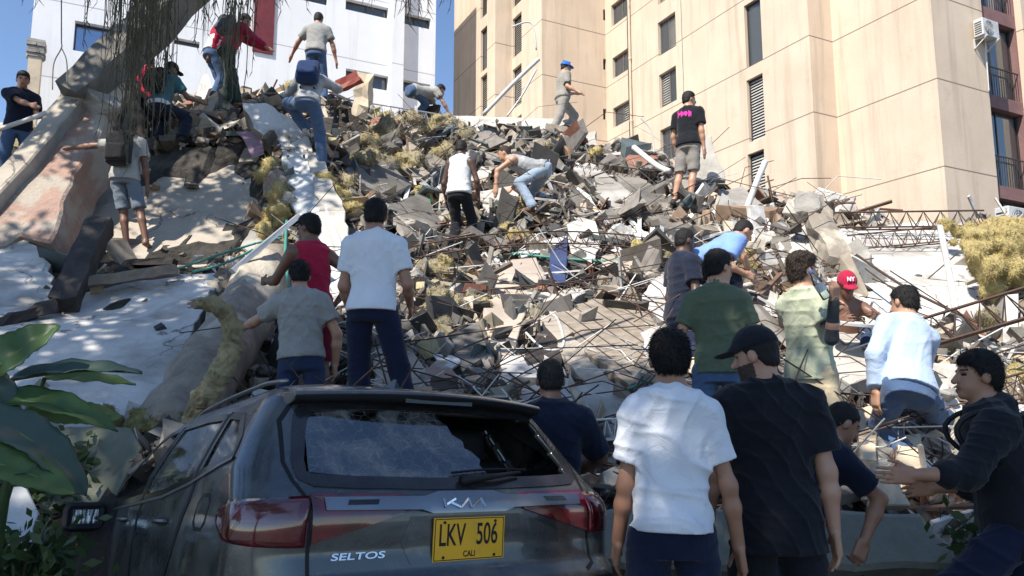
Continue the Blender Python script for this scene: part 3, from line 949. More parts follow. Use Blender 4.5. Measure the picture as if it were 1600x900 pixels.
def zat(p, py):
    v = ray(CX, py)
    return CAMZ + v[2] / v[1] * p.y
GL = newmat('window_glass')[0]
_b = GL.node_tree.nodes['Principled BSDF']; _b.inputs['Base Color'].default_value = (.05, .06, .07, 1); _b.inputs['Roughness'].default_value = .06; _b.inputs['Specular IOR Level'].default_value = .9
GLB = newmat('blue_window_glass')[0]
_b = GLB.node_tree.nodes['Principled BSDF']; _b.inputs['Base Color'].default_value = (.30, .36, .45, 1); _b.inputs['Metallic'].default_value = .9; _b.inputs['Roughness'].default_value = .08
M['frame_al'] = mat('aluminium_frame', (.30, .29, .28), rough=.4, bump=0, metal=.7)
M['frame_dark'] = mat('dark_window_frame', (.05, .045, .045), rough=.5, bump=0)
M['interior'] = mat('dark_room', (.035, .032, .03), rough=.9, bump=0)
M['spandrel'] = mat('mauve_brown_spandrel', (.24, .135, .125), (.19, .105, .10), rough=.8, bump=.2)
M['curtain'] = mat('pale_curtain', (.42, .43, .42), (.32, .33, .33), rough=.9, bump=.8, stretch=(8, 8, .3), scale=3)
M['louvre'] = mat('louvre_slat', (.50, .48, .45), (.40, .39, .36), rough=.5, bump=0)
class Wall:
    """vertical wall from a to b (plan), normal n, with rectangular openings and real reveals"""
    def __init__(s, a, b, z0, z1, n, depth=.22):
        s.a, s.b, s.z0, s.z1, s.n, s.depth = Vector((a.x, a.y, 0)), Vector((b.x, b.y, 0)), z0, z1, n, depth
        s.L = (s.b - s.a).length; s.d = (s.b - s.a) / s.L; s.op = []
    def pt(s, t, z, off=0.0): return s.a + s.d * t + Vector((0, 0, z)) + s.n * off
    def tpx(s, px, py):
        v = ray(px, py); k = v[0] / v[1]
        return (s.a.x - k * s.a.y) / (k * s.d.y - s.d.x)
    def rect_px(s, x0, x1, yt, yb):
        """opening given by photo columns and the rows of its top and bottom at its middle"""
        t0, t1 = s.tpx(x0, (yt + yb) / 2), s.tpx(x1, (yt + yb) / 2)
        if t0 > t1: t0, t1 = t1, t0
        pm = s.pt((t0 + t1) / 2, 0)
        return (t0, t1, zat(pm, yb), zat(pm, yt))
    def open(s, r): s.op.append(r); return r
    def build(s, name, m, parent):
        ts = sorted({0.0, s.L} | {max(0, min(s.L, v)) for r in s.op for v in r[:2]})
        zs = sorted({s.z0, s.z1} | {max(s.z0, min(s.z1, v)) for r in s.op for v in r[2:]})
        mb = MB()
        for i in range(len(ts) - 1):
            for j in range(len(zs) - 1):
                tm, zm = (ts[i] + ts[i + 1]) / 2, (zs[j] + zs[j + 1]) / 2
                if any(r[0] < tm < r[1] and r[2] < zm < r[3] for r in s.op): continue
                mb.add([s.pt(ts[i], zs[j]), s.pt(ts[i + 1], zs[j]), s.pt(ts[i + 1], zs[j + 1]), s.pt(ts[i], zs[j + 1])], [(0, 1, 2, 3)])
        for r in s.op:
            q = [(r[0], r[2]), (r[1], r[2]), (r[1], r[3]), (r[0], r[3])]
            for k in range(4):
                (t0, za), (t1, zb) = q[k], q[(k + 1) % 4]
                mb.add([s.pt(t0, za), s.pt(t1, zb), s.pt(t1, zb, -s.depth), s.pt(t0, za, -s.depth)], [(0, 1, 2, 3)])
        return mb.build(name, m, parent)
    def window(s, r, parent, style='louvre', fm=None, seed=0, cols=2):
        rr = random.Random(seed)
        t0, t1, z0, z1 = r
        mb = MB(); fw = .05
        o = -s.depth + .06
        fm = fm or M['frame_al']
        for (ta, tb, za, zb) in ((t0, t1, z0, z0 + fw), (t0, t1, z1 - fw, z1), (t0, t0 + fw, z0 + fw, z1 - fw), (t1 - fw, t1, z0 + fw, z1 - fw)):
            c = s.pt((ta + tb) / 2, (za + zb) / 2, o); mb.box(c, (tb - ta, .05, zb - za), Matrix((s.d, s.n, Vector((0, 0, 1)))).transposed())
        for k in range(1, cols):
            t = t0 + (t1 - t0) * k / cols
            mb.box(s.pt(t, (z0 + z1) / 2, o), (.045, .045, z1 - z0 - 2 * fw), Matrix((s.d, s.n, Vector((0, 0, 1)))).transposed())
        w = mb.build('window', fm, parent)
        rot = Matrix((s.d, s.n, Vector((0, 0, 1)))).transposed()
        # dark room behind
        mb = MB(); mb.add([s.pt(t0, z0, -s.depth), s.pt(t1, z0, -s.depth), s.pt(t1, z1, -s.depth), s.pt(t0, z1, -s.depth)], [(0, 1, 2, 3)])
        if style == 'glass':
            mb.build('pane', GLB, w)
        elif style == 'curtain':
            mb.build('curtain', M['curtain'], w)
            g = MB(); g.add([s.pt(t0 + fw, z0 + fw, o), s.pt(t1 - fw, z0 + fw, o), s.pt(t1 - fw, z1 - fw, o), s.pt(t0 + fw, z1 - fw, o)], [(0, 1, 2, 3)])
            g.build('pane', CLEARG, w)
        else:
            mb.build('room_back', M['interior'], w)
            g = MB()
            for k in range(cols):
                ta, tb = t0 + (t1 - t0) * k / cols + .03, t0 + (t1 - t0) * (k + 1) / cols - .03
                if style == 'louvre' and (rr.random() < (.75 if cols == 1 else .45)):
                    z = z0 + fw + .05
                    while z < z1 - fw:
                        g.box(s.pt((ta + tb) / 2, z, o - .02), (tb - ta, .012, .10), rot @ Matrix.Rotation(R(35), 3, 'X'), 0); z += .11
                else:
                    g.add([s.pt(ta, z0 + fw, o), s.pt(tb, z0 + fw, o), s.pt(tb, z1 - fw, o), s.pt(ta, z1 - fw, o)], [(0, 1, 2, 3)], 1)
            g.build('louvre', [M['louvre'], GL], w)
        return w
def clear_mat(name, tint=(.8, .85, .85), rough=.03, refl=.14):
    m = bpy.data.materials.new(name); m.use_nodes = True; nt = m.node_tree; nt.nodes.clear()
    o = nt.nodes.new('ShaderNodeOutputMaterial'); mx = nt.nodes.new('ShaderNodeMixShader')
    t = nt.nodes.new('ShaderNodeBsdfTransparent'); g = nt.nodes.new('ShaderNodeBsdfGlossy')
    t.inputs[0].default_value = (*tint, 1); g.inputs['Roughness'].default_value = rough
    fr = nt.nodes.new('ShaderNodeFresnel'); fr.inputs[0].default_value = 1.5
    ad = nmath(nt, 'ADD', fr.outputs[0], refl)
    nt.links.new(ad, mx.inputs[0]); nt.links.new(t.outputs[0], mx.inputs[1]); nt.links.new(g.outputs[0], mx.inputs[2])
    nt.links.new(mx.outputs[0], o.inputs[0])
    return m
CLEARG = clear_mat('clear_glass')

# ---- beige apartment tower
WM_BEIGE = wall_mat('beige_render', (.665, .54, .415), (.59, .475, .36), (.38, .31, .24))
c_prot = Vector(((1477 - 800) / 1200 * 21.9, 21.9, 0)); c_prot = along(c_prot, Vector((1, 0, 0)), 1477)
k_r = along(c_prot, BDIR, 1558)                      # right end of the plain return face
p1 = along(c_prot, ADIR, 1314)
p2 = along(p1, BDIR, 1277)
p3 = along(p2, ADIR, 950)
p4 = along(p3, BDIR, 848)
p5 = along(p4, ADIR, 800)
p6 = along(p5, BDIR, 773)
p7 = along(p6, ADIR, 707)
p8 = p7 + BDIR * 14
ZT = 31.0
bt = empty('apartment_tower', (c_prot.x, c_prot.y, 0))
tag(bt, 'tall beige rendered apartment tower with stained panel walls and narrow strip windows at the right', 'building')
bt_in = empty('x'); bpy.data.objects.remove(bt_in)
class _Sub:   # children are placed in world space: undo the parent's offset
    pass
def reparent(o, par):
    o.parent = par; o.matrix_parent_inverse = Matrix.Translation(-par.location)
walls = []
def bwall(a, b, n, ops=(), name='wall', z0=0.0, z1=ZT, m=None, **kw):
    w = Wall(a, b, z0, z1, n, **kw)
    rs = [w.open(w.rect_px(*q[:4])) for q in ops]
    o = w.build(name, m or WM_BEIGE, bt)
    for i, (q, r) in enumerate(zip(ops, rs)):
        w.window(r, bt, q[4] if len(q) > 4 else 'louvre', q[5] if len(q) > 5 else None, seed=i + int(q[0]), cols=q[6] if len(q) > 6 else 2)
    return w
bwall(c_prot, p1, NA)
bwall(p1, p2, NB)
fd = M['frame_dark']
STRIP = [(1164, 1190, -125, -20), (1164, 1190, 2, 100), (1168, 1194, 120, 218), (1170, 1196, 237, 335), (1171, 1197, 353, 450)]
LW = [(955, 984, -66, -30), (955, 984, -2, 32), (957, 985, 82, 115), (958, 985, 162, 193), (960, 986, 238, 272), (960, 986, 318, 350)]
MW = [(1027, 1056, -60, -2), (1028, 1056, 27, 80), (1030, 1057, 110, 163), (1032, 1057, 198, 250), (1032, 1057, 285, 335)]
bwall(p2, p3, NA, [(*q, 'louvre', fd, 1) for q in STRIP] + [(*q, 'louvre', None, 2) for q in LW + MW])
bwall(p3, p4, NB, [(942.5, 947.5, y, y + 17, 'open', fd, 1) for y in (-62, 15, 92, 170, 245)])
bwall(p4, p5, NA, [(800.8, 815, y, y + 62, 'louvre', fd, 1) for y in (-130, -55, 24, 104, 183, 260)])
bwall(p5, p6, NB)
bwall(p6, p7, NA, [(751, 761, y, y + 66, 'louvre', fd, 1) for y in (-120, -40, 44, 117, 195)])
bwall(p7, p8, Vector((-.447, .894, 0)))
# right-hand bay with wide windows, set back behind the return face
q0 = k_r - NB * 0.35
q1 = q0 + BDIR * 9
bwall(c_prot, k_r, NB)
_w = Wall(q0, q1, 0, ZT, NB)
def spx(y, x=1580): return zat(_w.pt(.8, 0), y)
tw0 = .02
rows = [(-118, 10), (30, 148), (168, 290), (310, 430)]
zs_ = [(spx(b), spx(t)) for t, b in rows]
mbw = MB()
Wb = Wall(q0, q1, 0, ZT, NB, depth=.3)
rr_ = [Wb.open((.03, 2.35, za, zb)) for za, zb in zs_] + [Wb.open((3.1, 5.6, za, zb)) for za, zb in zs_]
Wb.build('bay_wall', M['spandrel'], bt)
for i, r in enumerate(rr_):
    w_ = Wb.window(r, bt, 'glass' if i % 4 == 0 else 'curtain', fd, seed=i, cols=2)
    g = MB(); z0_, z1_ = r[2], r[2] + 1.0; t = r[0] + .06
    while t < r[1]:
        g.bar(Wb.pt(t, z0_ + .03, -.05), Wb.pt(t, z1_, -.05), .015, .015); t += .13
    g.bar(Wb.pt(r[0], z1_, -.05), Wb.pt(r[1], z1_, -.05), .035, .035)
    g.build('railing', M['frame_dark'], w_)
# return side of the bay and beige pier beyond it
pr = MB()
pr.box(Wb.pt(2.72, ZT / 2, .10), (.62, .25, ZT), Matrix((Wb.d, Wb.n, Vector((0, 0, 1)))).transposed()); pr.build('pier', WM_BEIGE, bt)
pr = MB(); rb = MB()
rb.add([p8 + Vector((0, 0, 0)), q1 + Vector((0, 0, 0)), q1 + Vector((0, 0, ZT)), p8 + Vector((0, 0, ZT))], [(0, 1, 2, 3)]); rb.build('rear_wall', WM_BEIGE, bt)
rf = MB(); rf.add([Vector((p.x, p.y, ZT)) for p in (c_prot, p1, p2, p3, p4, p5, p6, p7, p8, q1, q0, k_r)], [tuple(range(12))]); rf.build('roof', M['concrete'], bt)
# drain pipe down the inner face
dp = MB(); wl = Wall(p2, p3, 0, ZT, NA); td = wl.tpx(991, 280); dp.tube([wl.pt(td, 0, .09), wl.pt(td, ZT - .2, .09)], .06, 10)
for z in range(2, 30, 3): dp.tube([wl.pt(td, z, .09), wl.pt(td, z + .12, .09)], .08, 10)
dp.build('drain_pipe', M['plaster_cream'], bt)
dp = MB(); td2 = wl.tpx(987, 280); dp.tube([wl.pt(td2, 0, .04), wl.pt(td2, ZT - .2, .04)], .03, 8); dp.build('cable_pipe', M['frame_dark'], bt)
dp = MB(); tj = wl.tpx(1073, 280); dp.bar(wl.pt(tj, 0, .004), wl.pt(tj, ZT, .004), .03, .008, up=NA)
dp.build('expansion_joint', M['concrete_dark'], bt)
for o in list(bt.children): o.matrix_parent_inverse = Matrix.Translation(-bt.location)

# air-conditioning units
def ac_unit(name, label, c, out, rt):
    up = Vector((0, 0, 1)); o = empty(name, c)
    tag(o, label, 'air conditioner')
    rot = Matrix((rt, out, up)).transposed()
    m = MB(); m.box(out * .22, (.82, .30, .56), rot)
    b = m.build('casing', M['white_metal'], o)
    md = b.modifiers.new('b', 'BEVEL'); md.width = .02; md.segments = 2; modapply(b)
    m = MB(); cc = out * .375 - rt * .12
    n = 20
    m.tube([cc, cc + out * .012], .225, 24)
    m.build('fan_grille', M['frame_al'], o)
    m = MB()
    for r_ in (.06, .11, .16, .21):
        pts = [cc + out * .016 + (rt * math.cos(a) + up * math.sin(a)) * r_ for a in np.linspace(0, 2 * math.pi, 21)]
        m.tube(pts, .005, 4)
    for a in np.linspace(0, 2 * math.pi, 9)[:-1]: m.tube([cc + out * .016, cc + out * .016 + (rt * math.cos(a) + up * math.sin(a)) * .22], .005, 4)
    m.build('guard', M['white_metal'], o)
    m = MB()
    for k in range(6): m.box(out * .22 - rt * .415 + up * (-.2 + .07 * k), (.01, .22, .03), rot)
    m.build('side_vent', M['frame_dark'], o)
    for sg in (-1, 1):
        m = MB(); a = rt * sg * .3
        m.bar(a - up * .31, a - up * .31 + out * .42, .04, .04); m.bar(a - up * .6, a - up * .28, .04, .03); m.bar(a - up * .58 + out * .01, a - up * .33 + out * .38, .03, .03)
        m.build('bracket', M['white_metal'], o)
    m = MB(); m.tube([out * .1 - up * .28 + rt * .1, out * .08 - up * .7 + rt * .12, out * .05 - up * 1.9 + rt * .14], .018, 6); m.build('hose', M['white_pipe'], o)
    return o
wr_ = Wall(c_prot, k_r, 0, ZT, NB)
ta = wr_.tpx(1530, 60)
pa = wr_.pt(ta, 0); za = zat(pa, 52)
ac_unit('air_conditioner', 'white air conditioner on brackets high on the beige tower beside the railed window', Vector((pa.x, pa.y, za)) + NB * .02, NB, BDIR)
pb = _w.pt(1.0, 0); ac_unit('air_conditioner', 'white air conditioner low on the tower just above the yellow glass wool', Vector((P(1568, 348, 16).x, 16, P(1568, 350, 16).z)) , NB, BDIR)

# ---- white building on the left
WM_WHITE = wall_mat('white_render', (.80, .81, .83), (.74, .75, .77), (.50, .50, .50), joint_h=3.2, z0=1.2, jcol=(.45, .45, .46), streak=.25)
r0_ = Vector(((680 - 800) / 1200 * 36, 36, 0)); r0_ = along(r0_, Vector((1, 0, 0)), 680, 100)
l0_ = along(r0_, BDIR, 44, 100)
wb = empty('white_building', (l0_.x, l0_.y, 0))
tag(wb, 'white rendered building with narrow slot windows behind the top of the heap', 'building')
ww = Wall(l0_, r0_, 0, 26, NB, depth=.35)
ops = [(540, 607, 5, 22), (626, 673, 24, 41), (540, 607, 113, 136), (626, 672, 128, 146), (115, 181, 38, 84), (470, 512, -14, 4), (272, 312, 62, 72)]
rs = [ww.open(ww.rect_px(*q)) for q in ops]
ww.build('wall', WM_WHITE, wb)
for i, (q, r) in enumerate(zip(ops, rs)):
    ww.window(r, wb, 'glass' if i == 4 else 'open', M['blue_panel'] if i == 4 else M['frame_dark'], seed=i, cols=1 if i == 4 else 2)
m = MB(); rot = Matrix((ww.d, ww.n, Vector((0, 0, 1)))).transposed()
for (a, b, th) in ((608, 627, .45),):
    t0, t1 = ww.tpx(a, 60), ww.tpx(b, 60)
    m.box(ww.pt((t0 + t1) / 2, 13, th / 2), (t1 - t0, th, 26), rot)
m.build('pilaster', WM_WHITE, wb)
m = MB(); t0, t1 = ww.tpx(396, 40), ww.tpx(428, 40); pm = ww.pt(t0, 0)
m.box(ww.pt((t0 + t1) / 2, (zat(pm, 80) + 26) / 2, .04), (t1 - t0, .08, 26 - zat(pm, 80)), rot); m.build('maroon_panel', mat('maroon_panel', (.17, .03, .035), (.12, .02, .03), rough=.6), wb)
m = MB(); e0 = r0_ - NB * 12; e1 = l0_ - NB * 12
m.add([r0_, e0, e0 + Vector((0, 0, 26)), r0_ + Vector((0, 0, 26))], [(0, 1, 2, 3)]); m.add([l0_, e1, e1 + Vector((0, 0, 26)), l0_ + Vector((0, 0, 26))], [(3, 2, 1, 0)])
m.add([e0, e1, e1 + Vector((0, 0, 26)), e0 + Vector((0, 0, 26))], [(0, 1, 2, 3)])
m.build('side_wall', WM_WHITE, wb)
m = MB(); m.add([v + Vector((0, 0, 26)) for v in (l0_, r0_, e0, e1)], [(0, 1, 2, 3)]); m.build('roof', M['concrete'], wb)
for o in list(wb.children): o.matrix_parent_inverse = Matrix.Translation(-wb.location)
# cream pillar with a carved capital at the building's left corner
cp = along(l0_ + NB * 1.0, BDIR, 55, 100)
pl = empty('corner_pillar', (cp.x, cp.y, 0)); tag(pl, 'cream pillar with a carved grey capital at the left corner of the white building', 'pillar')
m = MB(); z1 = zat(cp, 92) ; m.box((0, 0, z1 / 2), (.42, .42, z1), Matrix.Rotation(R(26), 3, 'Z')); m.build('shaft', M['plaster_cream'], pl)
m = MB(); zt = zat(cp, 65)
for i in range(5):
    z = z1 + (zt - z1) * (i + .5) / 5; wd = .5 + .05 * (i % 2) + .02 * i
    m.box((0, 0, z), (wd, wd, (zt - z1) / 5 - .02), Matrix.Rotation(R(26), 3, 'Z'))
for k in range(24):
    a = random.uniform(0, 6.28); m.box((math.cos(a) * .26, math.sin(a) * .26, random.uniform(z1, zt)), (.12, .12, .1), Matrix.Rotation(a, 3, 'Z'))
m.build('capital', M['concrete'], pl)
mb = None
def heap_mesh(res=.07):
    xs = np.arange(-15, 15.01, res); ys = np.arange(4.4, 22, res)
    X, Y = np.meshgrid(xs, ys, indexing='ij')
    Z = H(X, Y)
    # roughness
    n = np.array([mnoise.fractal(Vector((x * .9, y * .9, 0)), .8, 2.1, 5) for x, y in zip(X.ravel(), Y.ravel())]).reshape(X.shape)
    n2 = np.array([mnoise.cell(Vector((x * 3.1, y * 3.1, .3))) for x, y in zip(X.ravel(), Y.ravel())]).reshape(X.shape)
    Z = Z - .12 + n * .16 + (n2 - .5) * .16
    edge = np.clip((Y - 4.4) / .5, 0, 1)
    Z = np.maximum(Z * edge, -.05)
    V = np.stack([X, Y, Z], -1).reshape(-1, 3)
    a, b = X.shape
    I = np.arange(a * b).reshape(a, b)
    F = np.stack([I[:-1, :-1], I[1:, :-1], I[1:, 1:], I[:-1, 1:]], -1).reshape(-1, 4)
    return mesh_np('rubble_heap', V, F)
M['heap'] = mat('shade_toned_rubble', (.075, .067, .057), (.035, .031, .027), bump=1.0, scale=3.5, bscale=12, bdist=.08, c=(.15, .13, .105), cscale=1.2, clo=.55, chi=.7)  # rubble colour darkened so the gaps between pieces look shaded
# ------------------------------------------------------------------ builders for broken things
SLABPOLY = []
def _inpx(px, py, pad=0):
    m = np.zeros(np.shape(px), bool)
    for poly in SLABPOLY:
        xs_ = [p[0] for p in poly]; ys_ = [p[1] for p in poly]
        bb = (px > min(xs_)) & (px < max(xs_)) & (py > min(ys_)) & (py < max(ys_))
        if not np.any(bb): continue
        c = np.zeros(np.shape(px), bool); j = len(poly) - 1
        for i in range(len(poly)):
            (xi, yi), (xj, yj) = poly[i], poly[j]
            c ^= ((yi > py) != (yj > py)) & (px < (xj - xi) * (py - yi) / (yj - yi + 1e-9) + xi)
            j = i
        m |= c & bb
    return m
def on(px, py, lift=.12):
    p = hit(px, py); return p.y - lift
def pts3(pts):
    out = []
    for p in pts:
        if len(p) == 3: out.append(P(*p))
        else: out.append(P(p[0], p[1], on(p[0], p[1])))
    return out
def slab(name, label, cat, pts, thick=.15, m=None, side=None, jag=.04, group=None, step=.14, seed=0, bev=.008, rods=0, disp=0.0):
    """broken plate: front outline through the points, thickness away from the viewer"""
    rr = random.Random(seed + int(pts[0][0]) * 3 + int(pts[0][1]))
    jag *= .65
    v = pts3([p if len(p) == 3 else (p[0], p[1], on(p[0], p[1], .42)) for p in pts])
    SLABPOLY.append([(p[0], p[1]) for p in pts])
    c = sum(v, Vector()) / len(v)
    n = Vector()
    for i in range(len(v)):
        a, b = v[i] - c, v[(i + 1) % len(v)] - c; n += a.cross(b)
    n.normalize()
    if n.dot(Vector((0, 0, CAMZ)) - c) < 0: n = -n
    ring_ = []
    for i in range(len(v)):
        a, b = v[i], v[(i + 1) % len(v)]
        k = max(1, int((b - a).length / step))
        t = (b - a).normalized(); s_ = t.cross(n)
        for j in range(k):
            q = a + (b - a) * (j / k)
            if j: q = q + s_ * rr.uniform(-jag, jag) + t * rr.uniform(-jag, jag)
            ring_.append(q)
    bm = bmesh.new()
    vf = [bm.verts.new(q - c) for q in ring_]
    vb = [bm.verts.new(q - c - n * (thick * rr.uniform(.9, 1.1)) + (Vector((rr.uniform(-1, 1), rr.uniform(-1, 1), rr.uniform(-1, 1))) * jag * .8)) for q in ring_]
    ff = bm.faces.new(vf); fb = bm.faces.new(vb[::-1])
    N = len(ring_)
    sides = [bm.faces.new((vf[i], vf[(i + 1) % N], vb[(i + 1) % N], vb[i])) for i in range(N)]
    for f in sides: f.material_index = 1
    bmesh.ops.recalc_face_normals(bm, faces=bm.faces)
    if bev: bmesh.ops.bevel(bm, geom=list(ff.edges), offset=bev, segments=1, affect='EDGES')
    bmesh.ops.triangulate(bm, faces=[f for f in bm.faces if len(f.verts) > 4])
    me = bpy.data.meshes.new(name); bm.to_mesh(me); bm.free()
    m = m or M['concrete']
    o = link(name, me, [m, side or M['concrete']])
    o.location = c
    tag(o, label, cat, group)
    if rods:
        for k in range(rods):
            i = rr.randrange(N); q = ring_[i] - c - n * thick * .5; d = (q.normalized() + Vector((rr.uniform(-.5, .5), rr.uniform(-.5, .5), rr.uniform(-.5, .5)))).normalized()
            mb = MB(); L = rr.uniform(.2, .6); mb.tube([q - d * .1, q + d * L * .5, q + d * L + Vector((0, 0, -.12 * L))], .008, 5); mb.build('rebar', M['rust'], o)
    return o
def beam(name, label, cat, a, b, w, h, m, group=None, jag=.02, seed=0, nseg=8, round_=False, side=None, bend=0.0, taper=1.0, up=(0, 0, 1)):
    rr = random.Random(seed + int(a[0]))
    A, B = (P(*a) if len(a) == 3 else P(a[0], a[1], on(*a))), (P(*b) if len(b) == 3 else P(b[0], b[1], on(*b)))
    c = (A + B) / 2; d = (B - A); L = d.length; d.normalize()
    u = Vector(up)
    if abs(d.dot(u)) > .95: u = Vector((0, 1, 0))
    x = d.cross(u).normalized(); z = x.cross(d)
    mb = MB(); K = 12 if round_ else 8
    prof = []
    for i in range(K):
        if round_: an = 2 * math.pi * i / K; prof.append((math.cos(an) * w / 2, math.sin(an) * h / 2))
    if not round_: prof = [(-.5 * w, -.5 * h), (0, -.5 * h), (.5 * w, -.5 * h), (.5 * w, 0), (.5 * w, .5 * h), (0, .5 * h), (-.5 * w, .5 * h), (-.5 * w, 0)]
    for i in range(nseg + 1):
        t = i / nseg; sc = 1 + (taper - 1) * t
        o_ = A - c + (B - A) * t + z * (bend * math.sin(math.pi * t))
        for (px_, pz_) in prof:
            jj = jag * (2.5 if i in (0, nseg) else 1)
            mb.v.append(tuple(o_ + x * (px_ * sc + rr.uniform(-jag, jag)) + z * (pz_ * sc + rr.uniform(-jag, jag)) + d * rr.uniform(-jj, jj)))
    for i in range(nseg):
        for k in range(K): mb.f.append((i * K + k, i * K + (k + 1) % K, (i + 1) * K + (k + 1) % K, (i + 1) * K + k)); mb.m.append(0)
    mb.f.append(tuple(range(K))); mb.m.append(1); mb.f.append(tuple(nseg * K + k for k in reversed(range(K)))); mb.m.append(1)
    o = fixnorm(mb.build(name, [m, side or m]))
    if round_: o.data.polygons.foreach_set('use_smooth', [True] * (nseg * K) + [False] * 2)
    o.location = c
    tag(o, label, cat, group)
    return o
def rock_mesh(seed, sub=2, sq=(1, 1, 1), rough=.16):
    rr = random.Random(seed)
    bm = bmesh.new()
    for i in range(16):
        v = Vector((rr.uniform(-1, 1), rr.uniform(-1, 1), rr.uniform(-1, 1)))
        v = Vector([max(-.72, min(.72, a)) for a in v])
        bm.verts.new((v.x * sq[0], v.y * sq[1], v.z * sq[2]))
    r = bmesh.ops.convex_hull(bm, input=bm.verts)
    bmesh.ops.delete(bm, geom=[e for e in r['geom_interior'] if isinstance(e, bmesh.types.BMVert)], context='VERTS')
    bmesh.ops.bevel(bm, geom=list(bm.edges), offset=.05, segments=1, affect='EDGES')
    bmesh.ops.triangulate(bm, faces=bm.faces)
    bmesh.ops.subdivide_edges(bm, edges=bm.edges, cuts=sub, use_grid_fill=True)
    for v in bm.verts:
        k = mnoise.fractal(v.co * 2.2 + Vector((seed, 0, 0)), 1.0, 2.2, 4)
        v.co += v.co.normalized() * k * rough
    me = bpy.data.meshes.new('rock'); bm.to_mesh(me); bm.free()
    return me
def chunk(label, px, py, size, m, seed=0, sq=(1, 1, 1), name='concrete_chunk', cat='rubble chunk', group=None, lift=0, rot=None):
    me = rock_mesh(seed + int(px) * 7, 2, sq)
    for v in me.vertices: v.co *= size
    o = link(name, me, m, smooth=False)
    p = hit(px, py); o.location = p + Vector((0, -.05 + -lift, size * .25))
    rr = random.Random(seed + int(py))
    o.rotation_euler = rot or (rr.uniform(-.5, .5), rr.uniform(-.5, .5), rr.uniform(0, 6.3))
    tag(o, label, cat, group)
    return o
def wool(label, blobs, m=None, lift=.15, cell=.03, seed=0, amp=.03, group=None, name='insulation_clump', d=None):
    """fluffy clump: blobs = (px, py, radius in px, depth squash)"""
    c3 = []
    for b in blobs:
        dd = d if d is not None else on(b[0], b[1], lift)
        c3.append((P(b[0], b[1], dd), b[2] / FPX * dd))
    A = np.array([list(p) for p, r in c3]); r_ = max(r for p, r in c3)
    F = Field(A.min(0) - r_ * 1.2, A.max(0) + r_ * 1.2, cell)
    rr = random.Random(seed + int(blobs[0][0]))
    for p, r in c3:
        for k in range(7):
            q = p + Vector((rr.uniform(-1, 1), rr.uniform(-.6, .6), rr.uniform(-1, 1))) * r * .55
            ax = Matrix.Rotation(rr.uniform(0, 6), 3, Vector((rr.random(), rr.random(), rr.random() + .01)).normalized())
            F.ell(q, [ax.row[0], ax.row[1], ax.row[2]], (r * rr.uniform(.4, .7), r * rr.uniform(.35, .6), r * rr.uniform(.25, .5)), k=cell * 1.5)
    sx = rr.uniform(0, 9)
    def fn(x, y, z):
        P_ = np.stack([x, y, z], 1)
        a = .9 * (1 - 2 * np.abs(np.sin(x * 9 + z * 6 + 2.5 * np.sin(z * 5 + sx) + 1.5 * np.sin(x * 11 + y * 7)))) + .5 * (1 - 2 * np.abs(np.sin(z * 17 - x * 12 + 2 * np.sin(x * 15 + sx)))) + .3 * np.sin(x * 53 + 4 * np.sin(z * 31)) * np.sin(z * 47 - y * 50)
        return amp * .6 * a
    F.warp(fn)
    c = sum((p for p, r in c3), Vector()) / len(c3)
    o = field_obj(F, name, [m or M['wool']], None, None, origin=c); o.location = c
    nv = len(o.data.vertices)
    hair_blades(o, np.array([0, 0, 1.]), np.array([0, -1., 0]), np.zeros(3), cell * 2.2, min(9000, nv * 2), seed, cell * .13, 1.0)
    tag(o, label, 'insulation', group)
    return o
def truss(label, a, b, h=.28, n=12, r=.011, m=None, group=None, sag=0.0, wid=.16, name='steel_joist', twist=0.0):
    A, B = (P(*a) if len(a) == 3 else P(a[0], a[1], on(a[0], a[1], .35))), (P(*b) if len(b) == 3 else P(b[0], b[1], on(b[0], b[1], .35)))
    c = (A + B) / 2; d = (B - A).normalized(); u = Vector((0, 0, 1)); x = d.cross(u).normalized(); z = x.cross(d)
    q = Matrix.Rotation(twist, 3, d); x = q @ x; z = q @ z
    f = lambda t: A - c + (B - A) * t - Vector((0, 0, sag * math.sin(math.pi * t)))
    mb = MB()
    ts = np.linspace(0, 1, n + 1)
    for off in (z * h * .5, -z * h * .5 + x * wid * .5, -z * h * .5 - x * wid * .5):
        mb.tube([f(t) + off for t in ts], r, 5)
    for i in range(n):
        t0, tm, t1 = ts[i], (ts[i] + ts[i + 1]) / 2, ts[i + 1]
        for s_ in (1, -1):
            lo = -z * h * .5 + x * wid * .5 * s_
            mb.tube([f(t0) + lo, f(tm) + z * h * .5, f(t1) + lo], r * .7, 4)
    o = mb.build(name, m or M['rust']); o.location = c
    tag(o, label, 'steel joist', group)
    return o
def rod(name, label, cat, pts, r, m, n=7, group=None, closed=False):
    v = pts3([p if len(p) == 3 else (p[0], p[1], on(p[0], p[1], .42)) for p in pts])
    # smooth the path
    out = []
    for i in range(len(v) - 1):
        p0, p1, p2, p3_ = v[max(i - 1, 0)], v[i], v[i + 1], v[min(i + 2, len(v) - 1)]
        for k in range(6):
            t = k / 6
            out.append(.5 * ((2 * p1) + (-p0 + p2) * t + (2 * p0 - 5 * p1 + 4 * p2 - p3_) * t * t + (-p0 + 3 * p1 - 3 * p2 + p3_) * t ** 3))
    out.append(v[-1])
    c = sum(v, Vector()) / len(v)
    mb = MB(); mb.tube([p - c for p in out], r, n)
    o = mb.build(name, m, smooth=True); o.location = c
    tag(o, label, cat, group)
    return o
